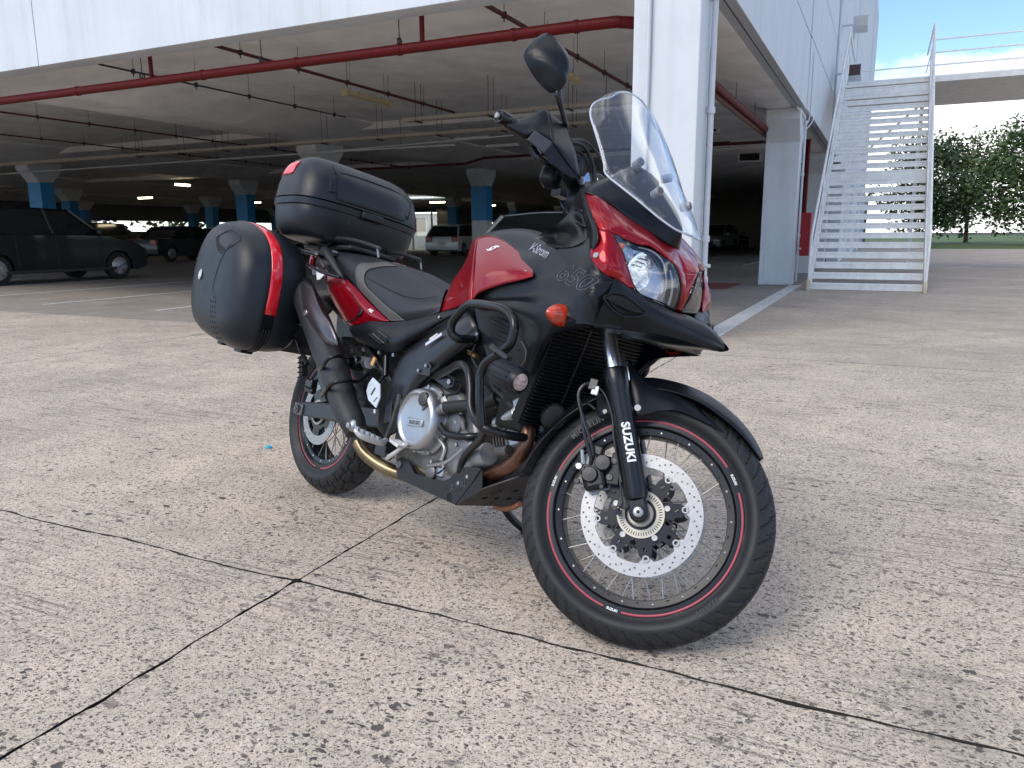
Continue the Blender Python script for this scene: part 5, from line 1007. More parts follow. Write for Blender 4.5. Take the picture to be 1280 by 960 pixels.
# ------------------------------------------------------------------ seat and tail
seat = MB().grid([[(0.004,-0.13,0.8894), (0.1474,-0.15,0.8594), (0.2272,-0.155,0.8227), (0.3148,-0.16,0.7882), (0.4105,-0.165,0.7518), (0.5144,-0.17,0.724), (0.5989,-0.17,0.7327), (0.6802,-0.16,0.7522), (0.7359,-0.145,0.7781)],
                  [(0.0105,-0.14,0.9193), (0.15,-0.155,0.8923), (0.2428,-0.165,0.8575), (0.3434,-0.175,0.8221), (0.4526,-0.18,0.7876), (0.5579,-0.185,0.7635), (0.6292,-0.18,0.7699), (0.6899,-0.165,0.7853), (0.7327,-0.14,0.8092)],
                  [(-0.0297,-0.125,0.9573), (0.1185,-0.135,0.9362), (0.2314,-0.145,0.9097), (0.3379,-0.15,0.8799), (0.4508,-0.155,0.8466), (0.5474,-0.155,0.8239), (0.6178,-0.15,0.8183), (0.6683,-0.135,0.8246), (0.6973,-0.11,0.8396)],
                  [(-0.1156,-0.07,0.9821), (0.0082,-0.07,0.9747), (0.14,-0.075,0.9479), (0.2525,-0.08,0.9407), (0.3671,-0.085,0.9252), (0.4611,-0.085,0.9025), (0.5276,-0.08,0.8865), (0.5858,-0.07,0.8691), (0.6285,-0.055,0.8606)],
                  [(-0.1892,0,0.9979), (-0.0703,0,0.9934), (0.0409,0,0.976), (0.1398,0,0.9625), (0.2451,0,0.9499), (0.3419,0,0.9318), (0.4154,0,0.9107), (0.487,0,0.8875), (0.5631,0,0.8727)]], 5, 5)
seatS = seat.both(); P('seat', seatS, K_SEAT, ang=70)
# grey trim panels draped on the seat side
def drape_poly(name, pts2, mt, surf, Y=-.30, lift=.0015, d=(0, 1, 0), **k):
    return None
trim = MB().grid([[(0.2644,-0.085,0.9445), (0.2101,-0.118,0.9275), (0.1962,-0.145,0.8963), (0.2158,-0.163,0.8597), (0.251,-0.168,0.8243), (0.34,-0.174,0.7885), (0.4363,-0.18,0.7523), (0.5225,-0.182,0.7239)],
                  [(0.3066,-0.09,0.9385), (0.2528,-0.119,0.9225), (0.2343,-0.149,0.8878), (0.2534,-0.168,0.8573), (0.2925,-0.175,0.8266), (0.3795,-0.182,0.7967), (0.4735,-0.188,0.7621), (0.5714,-0.186,0.7274)],
                  [(0.3588,-0.095,0.9315), (0.2973,-0.119,0.921), (0.2725,-0.149,0.8908), (0.2827,-0.168,0.8617), (0.3214,-0.177,0.8321), (0.4015,-0.184,0.8034), (0.4898,-0.191,0.7725), (0.61,-0.184,0.7316)]], 5, 4)
trim = drape(trim, seatS, (0, .9, -.43), .0035); LR('seat_trim', trim, K_SEATG, ang=70, solid=.003)
LR('seat_seam', MB().tube([(0.3074,-0.172,0.8649), (0.3942,-0.168,0.8437), (0.5037,-0.168,0.8214), (0.5862,-0.166,0.8117), (0.6535,-0.155,0.8142), (0.6925,-0.137,0.8271)], .0012, 6), K_AIR)
tail = MB().grid([[(-0.1029,-0.12,0.8843), (0.0319,-0.145,0.868), (0.1338,-0.155,0.8546), (0.2335,-0.162,0.8216), (0.3337,-0.167,0.7821), (0.4265,-0.171,0.7476), (0.5049,-0.173,0.7212)],
                  [(-0.0434,-0.14,0.8399), (0.0775,-0.162,0.8254), (0.1823,-0.174,0.8101), (0.2808,-0.182,0.7815), (0.3608,-0.184,0.7516), (0.4233,-0.182,0.731), (0.4884,-0.178,0.718)],
                  [(0.027,-0.145,0.7786), (0.1314,-0.165,0.7596), (0.2196,-0.176,0.7485), (0.2962,-0.182,0.7382), (0.3443,-0.182,0.7274), (0.387,-0.18,0.7197), (0.4407,-0.176,0.7136)],
                  [(0.1481,-0.14,0.6944), (0.1961,-0.152,0.6842), (0.2524,-0.164,0.6812), (0.3032,-0.172,0.6875), (0.3396,-0.176,0.6974), (0.3745,-0.176,0.7063), (0.4075,-0.174,0.7096)]], 5, 5)
P('tail_panel', tail, K_RED, ang=70, solid=.0025); P('tail_panel', tail.mirror(), K_RED, ang=70, solid=.0025)
LR('tail_crease', MB().grid([[(0.2239,-0.1815,0.8109), (0.2879,-0.187,0.7691), (0.3248,-0.188,0.7481), (0.3018,-0.187,0.7141), (0.1832,-0.16,0.6924)], [(0.2413,-0.182,0.7969), (0.309,-0.188,0.7616), (0.3429,-0.188,0.7436), (0.3225,-0.187,0.7188), (0.2054,-0.162,0.6894)]], 5, 3), K_PNT, solid=.002)
P('tail_unit', MB().rings([sect(-.34, .93, .05, .03), sect(-.25, .92, .09, .05), sect(-.05, .90, .12, .06), sect(.15, .83, .12, .08), sect(.35, .74, .12, .07)]), K_BLK)
P('tail_lamp', MB().box((-.35, 0, .93), (.03, .14, .06)), K_REFL, bevel=.01)
P('rear_mudguard', MB().grid([[(.02, -.07, .70), (.02, 0, .71), (.02, .07, .70)], [(-.2, -.085, .78), (-.2, 0, .80), (-.2, .085, .78)], [(-.38, -.08, .72), (-.38, 0, .73), (-.38, .08, .72)], [(-.46, -.08, .52), (-.46, 0, .52), (-.46, .08, .52)]], 4, 4), K_BLK, solid=.004)
LR('grab_rail', MB().tube([(-0.1071,-0.15,0.9528), (-0.056,-0.165,0.9599), (0.0136,-0.176,0.93), (0.0744,-0.178,0.8936), (0.1223,-0.175,0.8651), (0.1396,-0.168,0.8505)], [.012, .017, .0165, .014, .009, .003], 12), K_MUF)
P('rear_rack', MB().tube([(-0.3477,-0.1,1.0265), (-0.2082,-0.12,1.0019), (-0.1273,-0.125,0.9916), (-0.0821,-0.125,1.0118), (-0.036,-0.12,1.02), (0.0731,-0.11,1.0138), (0.2098,-0.1,0.9931), (0.23,-0.09,0.9867)], .008, 8, 4).both(), K_MUF)
P('rack_plate', MB().bx(-.36, .04, -.11, .11, .978, .998), K_MUF, bevel=.008)
P('rack_stay', MB().tube([(-0.192,-0.12,0.9954), (-0.1513,-0.13,0.9368), (-0.1209,-0.12,0.8969)], .007, 8).tube([(0.222,-0.1,0.9902), (0.2401,-0.1,0.9539)], .004, 6, 1).both(), K_ZN)
P('rack_bolt', MB().bolt((-0.1434,-0.15,0.9421), (0, -1, 0), .010, .01).bolt((-0.0098,-0.14,0.9573), (0, -1, 0), .008, .02), K_ZN)
P('pannier_rail', MB().tube([(-0.2895,-0.2,0.9504), (-0.1751,-0.21,0.9467), (-0.0543,-0.2,0.9354), (-0.0616,-0.17,0.9295)], .008, 8).tube([(-0.2564,-0.2,0.904), (-0.1219,-0.21,0.8989), (0.0168,-0.2,0.8677), (0.1376,-0.185,0.8544)], .006, 8).both(), K_MET)
LR('rail_bracket', MB().prism([(-0.035,-0.2,0.8848), (0.0442,-0.2,0.8625), (0.0147,-0.2,0.8392), (-0.0095,-0.2,0.8349)], (0, .004, 0)), K_WHT)
# ------------------------------------------------------------------ luggage
def tr(x, z, cx, cz, k): return cx+(x-cx)*k, cz+(z-cz)*k
PC = [(-.028, .73), (-.036, .82), (-.062, .885), (-.105, .935), (-.165, .972), (-.25, 1.003), (-.34, 1.018), (-.43, 1.012), (-.50, .975), (-.545, .915), (-.568, .83), (-.565, .73), (-.545, .64), (-.50, .575), (-.43, .540), (-.33, .522), (-.22, .514), (-.13, .518), (-.07, .548), (-.038, .61)]
def pannier(s):
    f = (lambda m: m) if s < 0 else (lambda m: m.mirror())
    cx, cz = -.30, .77; L_ = crm([V((a, 0, b_)) for a, b_ in PC+[PC[0]]], 4)[:-1]
    def ring(Y, kx, kz, dx=0, dz=0): return [(cx+dx+(p.x-cx)*kx, Y, cz+dz+(p.z-cz)*kz) for p in L_]
    sh = P('pannier', f(MB().rings([ring(-.205, .80, .78), ring(-.215, .90, .89), ring(-.24, .955, .95), ring(-.28, .98, .98), ring(-.325, .995, .995), ring(-.332, .985, .985)])), K_CASE, ang=50)
    obj('case_lid', f(MB().rings([ring(-.372, .975, .975), ring(-.376, 1.01, 1.01), ring(-.392, 1.012, 1.012), ring(-.40, .995, .99), ring(-.43, .96, .955), ring(-.455, .91, .90, -.005), ring(-.475, .83, .82, -.01), ring(-.487, .70, .70, -.02), ring(-.494, .45, .45, -.03)])), K_CASE, sh, ang=50)
    obj('seam_band', f(MB().rings([ring(-.330, .985, .985), ring(-.331, 1.0, 1.0), ring(-.374, 1.003, 1.003), ring(-.375, .985, .985)])), K_PNT, sh)
    # red reflector over the upper front of the band
    n = len(L_); i0 = 0
    idx = [i % n for i in range(-2, 25)]
    rows = []
    for Y, k in ((-.329, 1.004), (-.334, 1.013), (-.352, 1.016), (-.370, 1.013), (-.3745, 1.006)):
        rows.append([(cx+(L_[i].x-cx)*k, Y, cz+(L_[i].z-cz)*k) for i in idx])
    m = MB(); vv = [p for r in rows for p in r]; w_ = len(idx); m.add(vv, [(a*w_+b_, a*w_+b_+1, (a+1)*w_+b_+1, (a+1)*w_+b_) for a in range(4) for b_ in range(w_-1)])
    obj('reflector', f(m), K_REFL, sh, solid=.003, ang=60)
    for Yr in (-.340, -.352, -.364):
        pts = [(cx+(L_[i % n].x-cx)*1.006, Yr, cz+(L_[i % n].z-cz)*1.006) for i in range(-24, -3)]; obj('band_rib', f(MB().tube(pts, .0042, 6, 1)), K_BLK, sh)
    # handle recess, soft crease and badge
    rec = [(-.36, .955), (-.27, .985), (-.16, .945), (-.215, .905), (-.30, .89)]
    lidr = f(MB().rings([ring(-.40, .995, .99), ring(-.43, .96, .955), ring(-.455, .91, .90, -.005), ring(-.475, .83, .82, -.01), ring(-.487, .70, .70, -.02), ring(-.494, .45, .45, -.03)]))
    def onlid(pts, lift, n_=4):
        q = crm([V((a, 0, b_)) for a, b_ in pts], n_); t = BVHTree.FromPolygons([V(p) for p in lidr.v], lidr.f); o_ = []
        for p in q:
            h, *_ = t.ray_cast(V((p.x, s*.8, p.z)), V((0, -s, 0))); o_.append(tuple((h if h else V((p.x, s*.45, p.z)))+V((0, s*lift, 0))))
        return o_
    obj('handle_recess', MB().prism(onlid([(-.335, .925), (-.24, .962), (-.155, .925), (-.20, .885), (-.27, .868), (-.335, .925)], .0006, 3)[:-1], (0, s*.0008, 0)), K_AIR, sh)
    obj('handle_lip', MB().tube(onlid([(-.335, .925), (-.24, .962), (-.155, .925), (-.20, .885), (-.27, .868), (-.335, .925)], .000, 4), .0035, 8, 1), K_CASE, sh)
    obj('lid_ridge', MB().tube(onlid([(-.195, .905), (-.235, .84), (-.262, .76), (-.262, .71), (-.245, .68)], -.0035, 5), .006, 8, 1), K_CASE, sh)
    g = MB()
    for i in range(9):
        for j in range(3): p = onlid([(-.262+.02*j+.004*i, .695-.019*i), (-.25+.02*j+.004*i, .687-.019*i)], .000, 1)[0]; g.box(p, (.010, .003, .008), Matrix.Rotation(.5, 3, 'Y'))
    obj('grip_texture', g, K_BLK, sh)
    b0 = V(onlid([(-.415, .775), (-.41, .775)], .001, 1)[0]); b1 = V(onlid([(-.43, .775), (-.4, .775)], .001, 1)[0]); 
    bd = obj('badge', MB().lathe([(.022, 0), (.021, .002), (0, .0025)], b0, (-.12, s, .05), 24), mat('badge_silver', (.50, .55, .52), .3, metal=.3), sh); obj('badge_mark', text('G', .026, .0006, bold=.001, M=frame(b0+V((0, s*.0032, 0)), (-s, 0, 0), (0, 0, 1))), K_WHT, sh)
    obj('case_latch', f(MB().box((-.19, -.36, .508), (.07, .05, .016))), K_BLK, sh, bevel=.004); obj('case_foot', f(MB().box((-.30, -.40, .528), (.05, .03, .03))), K_BLK, sh, bevel=.004)
pannier(-1); pannier(1)
TX0, TX1, TW, ZSM = -.435, -.030, .287, 1.15
def tring(z, k, kx=1, dx=0, p=3.4, n=72, ty=None):
    cx = (TX0+TX1)/2+dx; hx = (TX1-TX0)/2*k*kx; hy = TW*k; o_ = []
    for i in range(n):
        a = 2*pi*i/n; c, s = cos(a), sin(a); o_.append((cx+hx*(abs(c)**(2/p))*(1 if c > 0 else -1), hy*(abs(s)**(2/p))*(1 if s > 0 else -1), z))
    return o_
tcs = P('top_case', MB().rings([tring(1.0000, .55, 1, .0), tring(1.0010, .78, .95, .01), tring(1.0080, .86, .95, .01), tring(1.0300, .92, .97, .0), tring(1.0700, .965, .985, 0), tring(1.1250, .985, .995), tring(1.1300, .975)]), K_CASE, ang=50)
obj('case_band', MB().rings([tring(1.1220, .98), tring(1.1240, 1.006), tring(1.1480, 1.010), tring(1.1490, .985)]), K_CASE, tcs, ang=40)
lidR = [tring(1.1530, .985), tring(1.1540, 1.004), tring(1.1700, 1.0), tring(1.2100, .985, .99, -.003), tring(1.2500, .955, .97, -.008), tring(1.2850, .905, .92, -.015), tring(1.3150, .83, .83, -.025), tring(1.3330, .73, .70, -.035), tring(1.3440, .58, .52, -.04), tring(1.3480, .35, .3, -.045), tring(1.3490, .1, .1, -.045)]
lid = MB().rings(lidR); obj('case_lid', lid, K_CASE, tcs, ang=50)
tb = BVHTree.FromPolygons([V(p) for p in lid.v], lid.f)
def ontop(p, d=None):
    c = V((-.23, 0, 1.17)); d = V(d) if d else (V((c.x, c.y, p[2]))-V(p)).normalized(); h, *_ = tb.ray_cast(V(p)-d*.3, d); return h if h else V(p)
# lid panel lines: raised arm on the front-right and the recess line
for pts in (((.1, -.28, 1.255), (.1, -.15, 1.262), (.1, 0, 1.266), (.1, .12, 1.26), (.1, .24, 1.24)), ((.1, -.10, 1.17), (.1, -.05, 1.18), (.1, .05, 1.175), (.1, .16, 1.17))):
    obj('panel_line', MB().tube([tuple(ontop(p, (-1, 0, 0))) for p in pts], .0013, 6, 4), K_AIR, tcs)
q = [tuple(ontop((.1, y, z), (-1, 0, 0))+V((.001, 0, 0))) for y, z in ((-.175, 1.270), (-.19, 1.230), (-.19, 1.190), (-.165, 1.192), (.15, 1.192), (.18, 1.180), (.195, 1.220), (.20, 1.260), (.10, 1.285), (-.10, 1.285), (-.175, 1.270))]
obj('lid_panel', MB().tube(q, .0022, 6, 4), K_CASE, tcs)
yy = [-.165+.33*i/10 for i in range(11)]
obj('lid_bulge', MB().grid([[tuple(ontop((.1, y, z), (-1, 0, 0))+V((dx*(1-(abs(y)/.19)**4), 0, 0))) for y in yy] for z, dx in ((1.164, .000), (1.17, .008), (1.22, .010), (1.26, .008), (1.282, .000))], 2, 3), K_CASE, tcs, ang=60)

rr = []
for z in (1.245, 1.265, 1.285, 1.305):
    rr.append([tuple(ontop((-.23+.4*cos(a), .4*sin(a), z), (-cos(a), -sin(a), 0))+V((cos(a), sin(a), 0))*.0025) for a in [radians(t) for t in range(-150, -86, 6)]])
obj('reflector', MB().grid(rr, 2, 2), K_REFL, tcs, solid=.003); rm = MB().grid(rr, 2, 2).mirror(); obj('reflector', rm, K_REFL, tcs, solid=.003)
for y in (-.09, .21): obj('scratch_mark', MB().tube([(-.036, y, 1.105), (-.040, y-.004, 1.08)], .0012, 5, 1), K_GREY, tcs)
obj('case_latch', MB().box((-.028, 0, 1.135), (.03, .10, .03)), K_CASE, tcs, bevel=.006)
# ------------------------------------------------------------------ handlebar, guards, mirrors
def S2(name, m, mt, par=None, **k):
    if par is None: a = SP(name, m, mt, **k); b = SP(name, m.mirror(), mt, **k); return a, b
    obj(name, m, mt, par[0], **k); obj(name, m.mirror(), mt, par[1], **k)
hb = [(0.9961,-0.38,1.181), (1.0094,-0.3,1.2036), (1.0369,-0.23,1.2148), (1.0598,-0.15,1.2267), (1.15, -.06, 1.10)]; hb = [V(p) for p in hb]
SP('handlebar', MB().tube(hb+[V((1.155, 0, 1.098))]+[V((p.x, -p.y, p.z)) for p in reversed(hb)], .0115, 12), K_PNT)
gr = S2('grip', MB().tube([(0.9935,-0.385,1.1797), (1.0124,-0.3,1.2016)], .0175, 16, 1), K_RUB)
be = V((0.9754,-0.415,1.1737)); b2 = V((0.9958,-0.375,1.1843)); dd = (be-b2).normalized()
S2('bar_end_weight', MB().lathe([(.0, 0), (.016, 0), (.018, .004), (.018, .036), (.0165, .040), (.013, .040), (.012, .037), (0, .037)], b2, dd, 24), K_PNT)
S2('bar_end_bolt', MB().bolt(be+dd*-.004, dd, .008, .008), K_ZN)
guard = MB().grid([[(0.9854,-0.378,1.1975), (1.0014,-0.36,1.2021), (1.0174,-0.34,1.22), (1.0307,-0.32,1.2474), (1.0407,-0.305,1.276), (1.0563,-0.3,1.2742)],
                   [(0.9927,-0.392,1.175), (1.0177,-0.378,1.176), (1.0388,-0.357,1.1904), (1.0572,-0.342,1.2052), (1.0706,-0.325,1.2207), (1.0813,-0.318,1.2244)],
                   [(1.0031,-0.395,1.1604), (1.0293,-0.385,1.1544), (1.0526,-0.372,1.1544), (1.0655,-0.36,1.1734), (1.0854,-0.345,1.1765), (1.1092,-0.328,1.172)]], 4, 5)
hg = S2('hand_guard', guard, K_BLK, ang=60, solid=.003)
def facet(name, pts, mt): S2(name, MB().prism(pts, (-.004, .003, 0)), mt, hg, ang=30, bevel=.0015)
g2 = MB().grid([[(1.0563,-0.3,1.2742), (1.0801,-0.283,1.2667), (1.1053,-0.265,1.2551)], [(1.0852,-0.315,1.2173), (1.109,-0.29,1.2175), (1.1336,-0.262,1.2146)], [(1.1092,-0.328,1.172), (1.1381,-0.303,1.1634), (1.159,-0.262,1.1773)], [(1.1133,-0.328,1.1678), (1.1536,-0.295,1.1375), (1.1889,-0.258,1.1151)]], 4, 4)
S2('guard_face', g2, K_BLK, hg, ang=35, solid=.003)
facet('guard_lit_facet', [(1.0671,-0.362,1.1771), (1.11,-0.329,1.1703), (1.1036,-0.345,1.1276), (1.061,-0.373,1.1434)], K_GREY)  # lighter grey paints the light caught by this facet of the black guard
facet('guard_lower', [(1.1108,-0.329,1.1692), (1.1896,-0.259,1.1134), (1.1711,-0.285,1.1037), (1.1437,-0.315,1.1053), (1.1039,-0.345,1.1265)], K_BLK)
S2('guard_bracket', MB().tube([(1.1496,-0.235,1.1897), (1.1663,-0.225,1.1812), (1.1739,-0.22,1.1537), (1.1717,-0.22,1.1387)], .010, 8), K_BLK)
S2('brake_lever', MB().tube([(1.0486,-0.3,1.1488), (1.0825,-0.29,1.1362), (1.1026,-0.25,1.1438), (1.1203,-0.22,1.1546)], [.006, .008, .009, .010], 8), K_PNT)
S2('switch_housing', MB().box((1.09, -.215, 1.128), (.05, .06, .05)), K_BLK, bevel=.012)
S2('lever_clamp', MB().cyl((1.044,-0.3,1.1626), (1.0663,-0.29,1.1432), .013, 12), K_PNT)
SP('reservoir', MB().box((1.13, -.17, 1.16), (.05, .055, .035)), K_BLK, bevel=.008)
mir = MB().rings([[tuple(V((1.0288,-0.345,1.3644))+q) for q in ring_] for ring_ in []] or [[(0, 0, 0)]*3]*2) if 0 else None
# mirror head: shell outline traced on a plane facing forward, rounded depth backwards
mo = [(0.9976,-0.36,1.465), (1.0202,-0.35,1.459), (1.0411,-0.335,1.448), (1.0614,-0.325,1.4279), (1.0706,-0.32,1.3954), (1.0746,-0.32,1.3612), (1.0786,-0.322,1.3283), (1.0676,-0.33,1.3114), (1.047,-0.34,1.3188), (1.0212,-0.35,1.3353), (0.9976,-0.365,1.3558), (0.9783,-0.375,1.3804), (0.9786,-0.378,1.4028), (0.986,-0.37,1.4372)]
mo = [V(p) for p in crm(mo+[mo[0]], 3)[:-1]]; mc = sum(mo, V((0, 0, 0)))/len(mo); fd = V((.92, -.36, .12)).normalized()
mh_m = MB(); N_ = len(mo)
mh_m.rings([[tuple(mc+(p-mc)*k+fd*d) for p in mo] for k, d in ((.9, -.014), (.985, -.010), (1.0, -.002), (.985, .008), (.95, .014))])
iA = min(range(N_), key=lambda i: (mo[i]-V((0.9827,-0.373,1.3726))).length); iB = min(range(N_), key=lambda i: (mo[i]-V((1.0776,-0.32,1.3443))).length)
rim_ = [mc+(p-mc)*.95+fd*.014 for p in mo]
def arc_(i, j): 
    r_ = []
    while True:
        r_.append(rim_[i]); 
        if i == j: return r_
        i = (i+1) % N_
up_ = arc_(iA, iB); dn_ = arc_(iB, iA)[::-1]
def resamp(L_, n=13):
    d_ = [0]; 
    for a, b in zip(L_, L_[1:]): d_.append(d_[-1]+(b-a).length)
    return [V([float(np.interp(d_[-1]*k/(n-1), d_, [p[c] for p in L_])) for c in range(3)]) for k in range(n)]
up_, dn_ = resamp(up_), resamp(dn_); rd = [rim_[iA].lerp(rim_[iB], k/12)+fd*(.034*sin(pi*k/12)**.6) for k in range(13)]
for side_ in (up_, dn_):
    G_ = []
    for t_ in [k/8 for k in range(9)]: G_.append([side_[k].lerp(rd[k], t_)+fd*(.012*sin(pi*t_)*sin(pi*k/12)) for k in range(13)])
    mh_m.add([p for g_ in G_ for p in g_], [(i*13+j, i*13+j+1, (i+1)*13+j+1, (i+1)*13+j) for i in range(8) for j in range(12)])
mh = S2('mirror', mh_m, K_BLK, ang=28, merge=True)
S2('mirror_glass', MB().rings([[tuple(mc+(p-mc)*k+fd*d) for p in mo] for k, d in ((.88, -.0142), (.86, -.0155))]), K_CHR, mh)
S2('mirror_stem', MB().tube([(1.0696,-0.325,1.3299), (1.0802,-0.322,1.3089), (1.0916,-0.3,1.2864), (1.1019,-0.275,1.2653), (1.1037,-0.25,1.2497), (1.10, -.19, 1.15)], [.011, .010, .007, .0065, .007, .008], 10), K_PNT)
S2('stem_collar', MB().cyl((1.0674,-0.325,1.3296), (1.0787,-0.322,1.3136), .0125, 12, .009), K_MET, mh)
for k, pts in enumerate(([(1.1117,-0.2,1.25), (1.1292,-0.16,1.2675), (1.1498,-0.12,1.254), (1.1673,-0.1,1.2247), (1.1846,-0.1,1.1838)], [(1.1154,-0.19,1.2392), (1.1285,-0.15,1.2479), (1.1482,-0.12,1.2356), (1.1603,-0.1,1.2157), (1.1755,-0.1,1.1822)], [(1.1049,-0.2,1.2566), (1.1144,-0.12,1.3058), (1.1352,-0.06,1.3144), (1.1434,0,1.3196)], [(1.1214,-0.24,1.1358), (1.1312,-0.2,1.1284), (1.1395,-0.16,1.1274), (1.1453,-0.1,1.1308)])):
    SP('control_cable', MB().tube(pts, .0055 if k < 2 else .004, 8), K_RUB)
P('steering_stem', MB().cyl((1.215, -.03, .85), (1.165, -.03, 1.08), .03, 16), K_ALU2)
P('throttle_ferrule', MB().tube([(1.2725,-0.16,1.1854), (1.2812,-0.16,1.1631)], .007, 8, 1), K_ZN); P('ignition_switch', MB().box((1.1051,-0.06,1.1749), (.04, .05, .02)).tube([(1.1029,-0.06,1.1583), (1.1272,-0.06,1.129), (1.1476,-0.06,1.138)], .003, 6), K_BLK, bevel=.003)
SP('riser_clamp', MB().cyl((1.16, -.06, 1.0), (1.16, -.06, 1.10), .022, 14).cyl((1.16, .06, 1.0), (1.16, .06, 1.10), .022, 14), K_ALU)
# ------------------------------------------------------------------ indicators
def indicator(s):
    x, z = 1.384, .7985; y = s*.262
    def el(dy, ry, rz, dx=0): return [(x+dx+ry*cos(a), y+s*dy, z+rz*sin(a)) for a in [2*pi*i/24 for i in range(24)]]
    b = P('indicator', MB().rings([el(-.050, .014, .012), el(-.030, .020, .019), el(-.022, .024, .024), el(-.018, .024, .024)]), K_BLK)
    obj('lens', MB().rings([el(-.026, .026, .027), el(-.010, .0275, .0295), el(.008, .025, .027), el(.026, .017, .018), el(.038, .008, .008), el(.043, .001, .001)]), K_ORG, b)
    obj('stem', MB().tube([(x, y-s*.045, z), (x+.004, y-s*.075, z-.004), (x+.006, s*.155, z+.0)], .013, 10), K_BLK, b)
indicator(-1); indicator(1)
# ------------------------------------------------------------------ crash bars and fog lamps
cb = MB().tube([(0.9734,-0.165,0.7063), (0.9746,-0.2,0.7031), (0.9694,-0.235,0.6991), (0.953,-0.25,0.7141), (0.9576,-0.255,0.7447), (0.9974,-0.262,0.7798), (1.03,-0.266,0.7978), (1.0695,-0.27,0.8021), (1.1324,-0.276,0.8009), (1.187,-0.282,0.7971), (1.2316,-0.287,0.7845), (1.2611,-0.29,0.7587), (1.2638,-0.29,0.7271), (1.2556,-0.29,0.7007), (1.2165,-0.288,0.6728), (1.1756,-0.286,0.6462), (1.1586,-0.284,0.6156), (1.1633,-0.282,0.5744), (1.1728,-0.278,0.5321), (1.1846,-0.268,0.4754)], .0128, 14, 5)
cb2 = MB().tube([(0.8264,-0.175,0.5742), (0.9149,-0.205,0.6), (0.9892,-0.232,0.6219), (1.032,-0.243,0.6247), (1.0676,-0.25,0.6076), (1.096,-0.256,0.5673), (1.1174,-0.262,0.5199), (1.1455,-0.265,0.4907), (1.1855,-0.262,0.4717), (1.2171,-0.235,0.4645), (1.2286,-0.175,0.4603), (1.2297,-0.12,0.4613), (1.231,-0.06,0.4626), (1.262, 0, .452)], .0128, 14, 5)
LR('crash_bar', cb, K_PNT); LR('crash_bar', cb2, K_PNT)
LR('crash_bar_strut', MB().tube([(1.1859,-0.255,0.4657), (1.135,-0.22,0.429), (1.0678,-0.19,0.3891), (1.021,-0.17,0.3514), (1.0059,-0.16,0.3096)], .0115, 12), K_PNT)
LR('crash_bar_bracket', MB().prism([(0.938,-0.178,0.7102), (0.9835,-0.178,0.7367), (0.9991,-0.178,0.7093), (0.9719,-0.178,0.6869)], (0, -.004, 0)), K_PNT, bevel=.002)
LR('bracket_bolt', MB().bolt((0.9617,-0.184,0.7068), (0, -1, 0), .006, .005).bolt((0.9927,-0.184,0.7233), (0, -1, 0), .006, .005).bolt((0.7596,-0.2,0.5796), (0, -1, 0), .006, .005).bolt((0.7945,-0.2,0.5997), (0, -1, 0), .006, .005).bolt((0.9016,-0.18,0.5655), (0, -1, 0), .009, .007), K_ZN)
LR('crash_bar_bracket', MB().prism([(0.7266,-0.19,0.5975), (0.7957,-0.19,0.6141), (0.8126,-0.19,0.6009), (0.8145,-0.19,0.568), (0.7499,-0.19,0.5666)], (0, -.005, 0)), K_MET, bevel=.002)
LR('engine_hanger', MB().prism([(0.7872,-0.17,0.5693), (0.8614,-0.17,0.5747), (0.9157,-0.17,0.5825), (0.9168,-0.17,0.5528), (0.8882,-0.17,0.5409)], (0, -.006, 0)), K_MET, bevel=.003)
LR('lamp_clamp', MB().tube([(1.2113,-0.295,0.6841), (1.2541,-0.305,0.6748), (1.2873,-0.31,0.6654)], .009, 10).cyl((1.1965,-0.292,0.6894), (1.2268,-0.296,0.6793), .012, 12), K_MET)
fx0, fx1 = V((1.2458,-0.315,0.6319)), V((1.3632,-0.325,0.614))
fdn = (fx1-fx0).normalized(); Lf = (fx1-fx0).length
fl = MB().lathe([(0, -.006), (.020, -.004), (.028, .008), (.033, .03), (.0355, Lf*.55), (.0345, Lf*.85), (.031, Lf*.98), (.027, Lf+.004), (.025, Lf+.002), (.025, Lf-.008), (0, Lf-.010)], fx0, fdn, 40)
for s in (-1, 1):
    f = (lambda m: m) if s < 0 else (lambda m: m.mirror())
    h = P('fog_lamp', f(fl), K_BLK)
    fin = MB(); U = fdn.orthogonal().normalized(); W2 = fdn.cross(U)
    for i in range(14):
        a = 2*pi*i/14; d = U*cos(a)+W2*sin(a); fin.tube([fx0+fdn*.015+d*.030, fx0+fdn*Lf*.5+d*.036, fx0+fdn*Lf*.85+d*.035], .0022, 6, 3)
    obj('cooling_fin_set', f(fin), K_BLK, h)
    obj('lens', f(MB().lathe([(.0245, Lf-.006), (.022, Lf), (.012, Lf+.003), (0, Lf+.004)], fx0, fdn, 32)), mat('frosted_lamp_glass', (.50, .40, .37), .15, coat=1., bump=.9, bscale=120, var=.7, vscale=110), h)
# ------------------------------------------------------------------ engine
eng = MB().rings([[(x, y, z) for x, z in [(.62, .34), (.66, .25), (.98, .23), (1.06, .29), (1.07, .38), (1.02, .47), (.92, .54), (.74, .55), (.64, .48)]] for y in (-.15, .15)])
P('crankcase', eng, K_ALU2, bevel=.015)
P('sump', MB().prism([(.70, -.11, .26), (1.0, -.11, .245), (.98, -.11, .20), (.74, -.11, .20)], (0, .22, 0)), K_ALU2, bevel=.012)
cc = V((0.7995,-0.2,0.4288)); cc = V((cc.x, 0, cc.z))
cl = P('clutch_cover', MB().lathe([(.098, -.14), (.100, -.185), (.096, -.204), (.090, -.211), (.083, -.213), (.078, -.207), (.072, -.205), (.03, -.206), (0, -.206)], cc, (0, 1, 0), 64), K_ALU, ang=40)
obj('cover_flange', MB().lathe([(.112, -.135), (.112, -.160), (.106, -.166), (.098, -.166)], cc, (0, 1, 0), 56), K_ALU, cl)
b = MB()
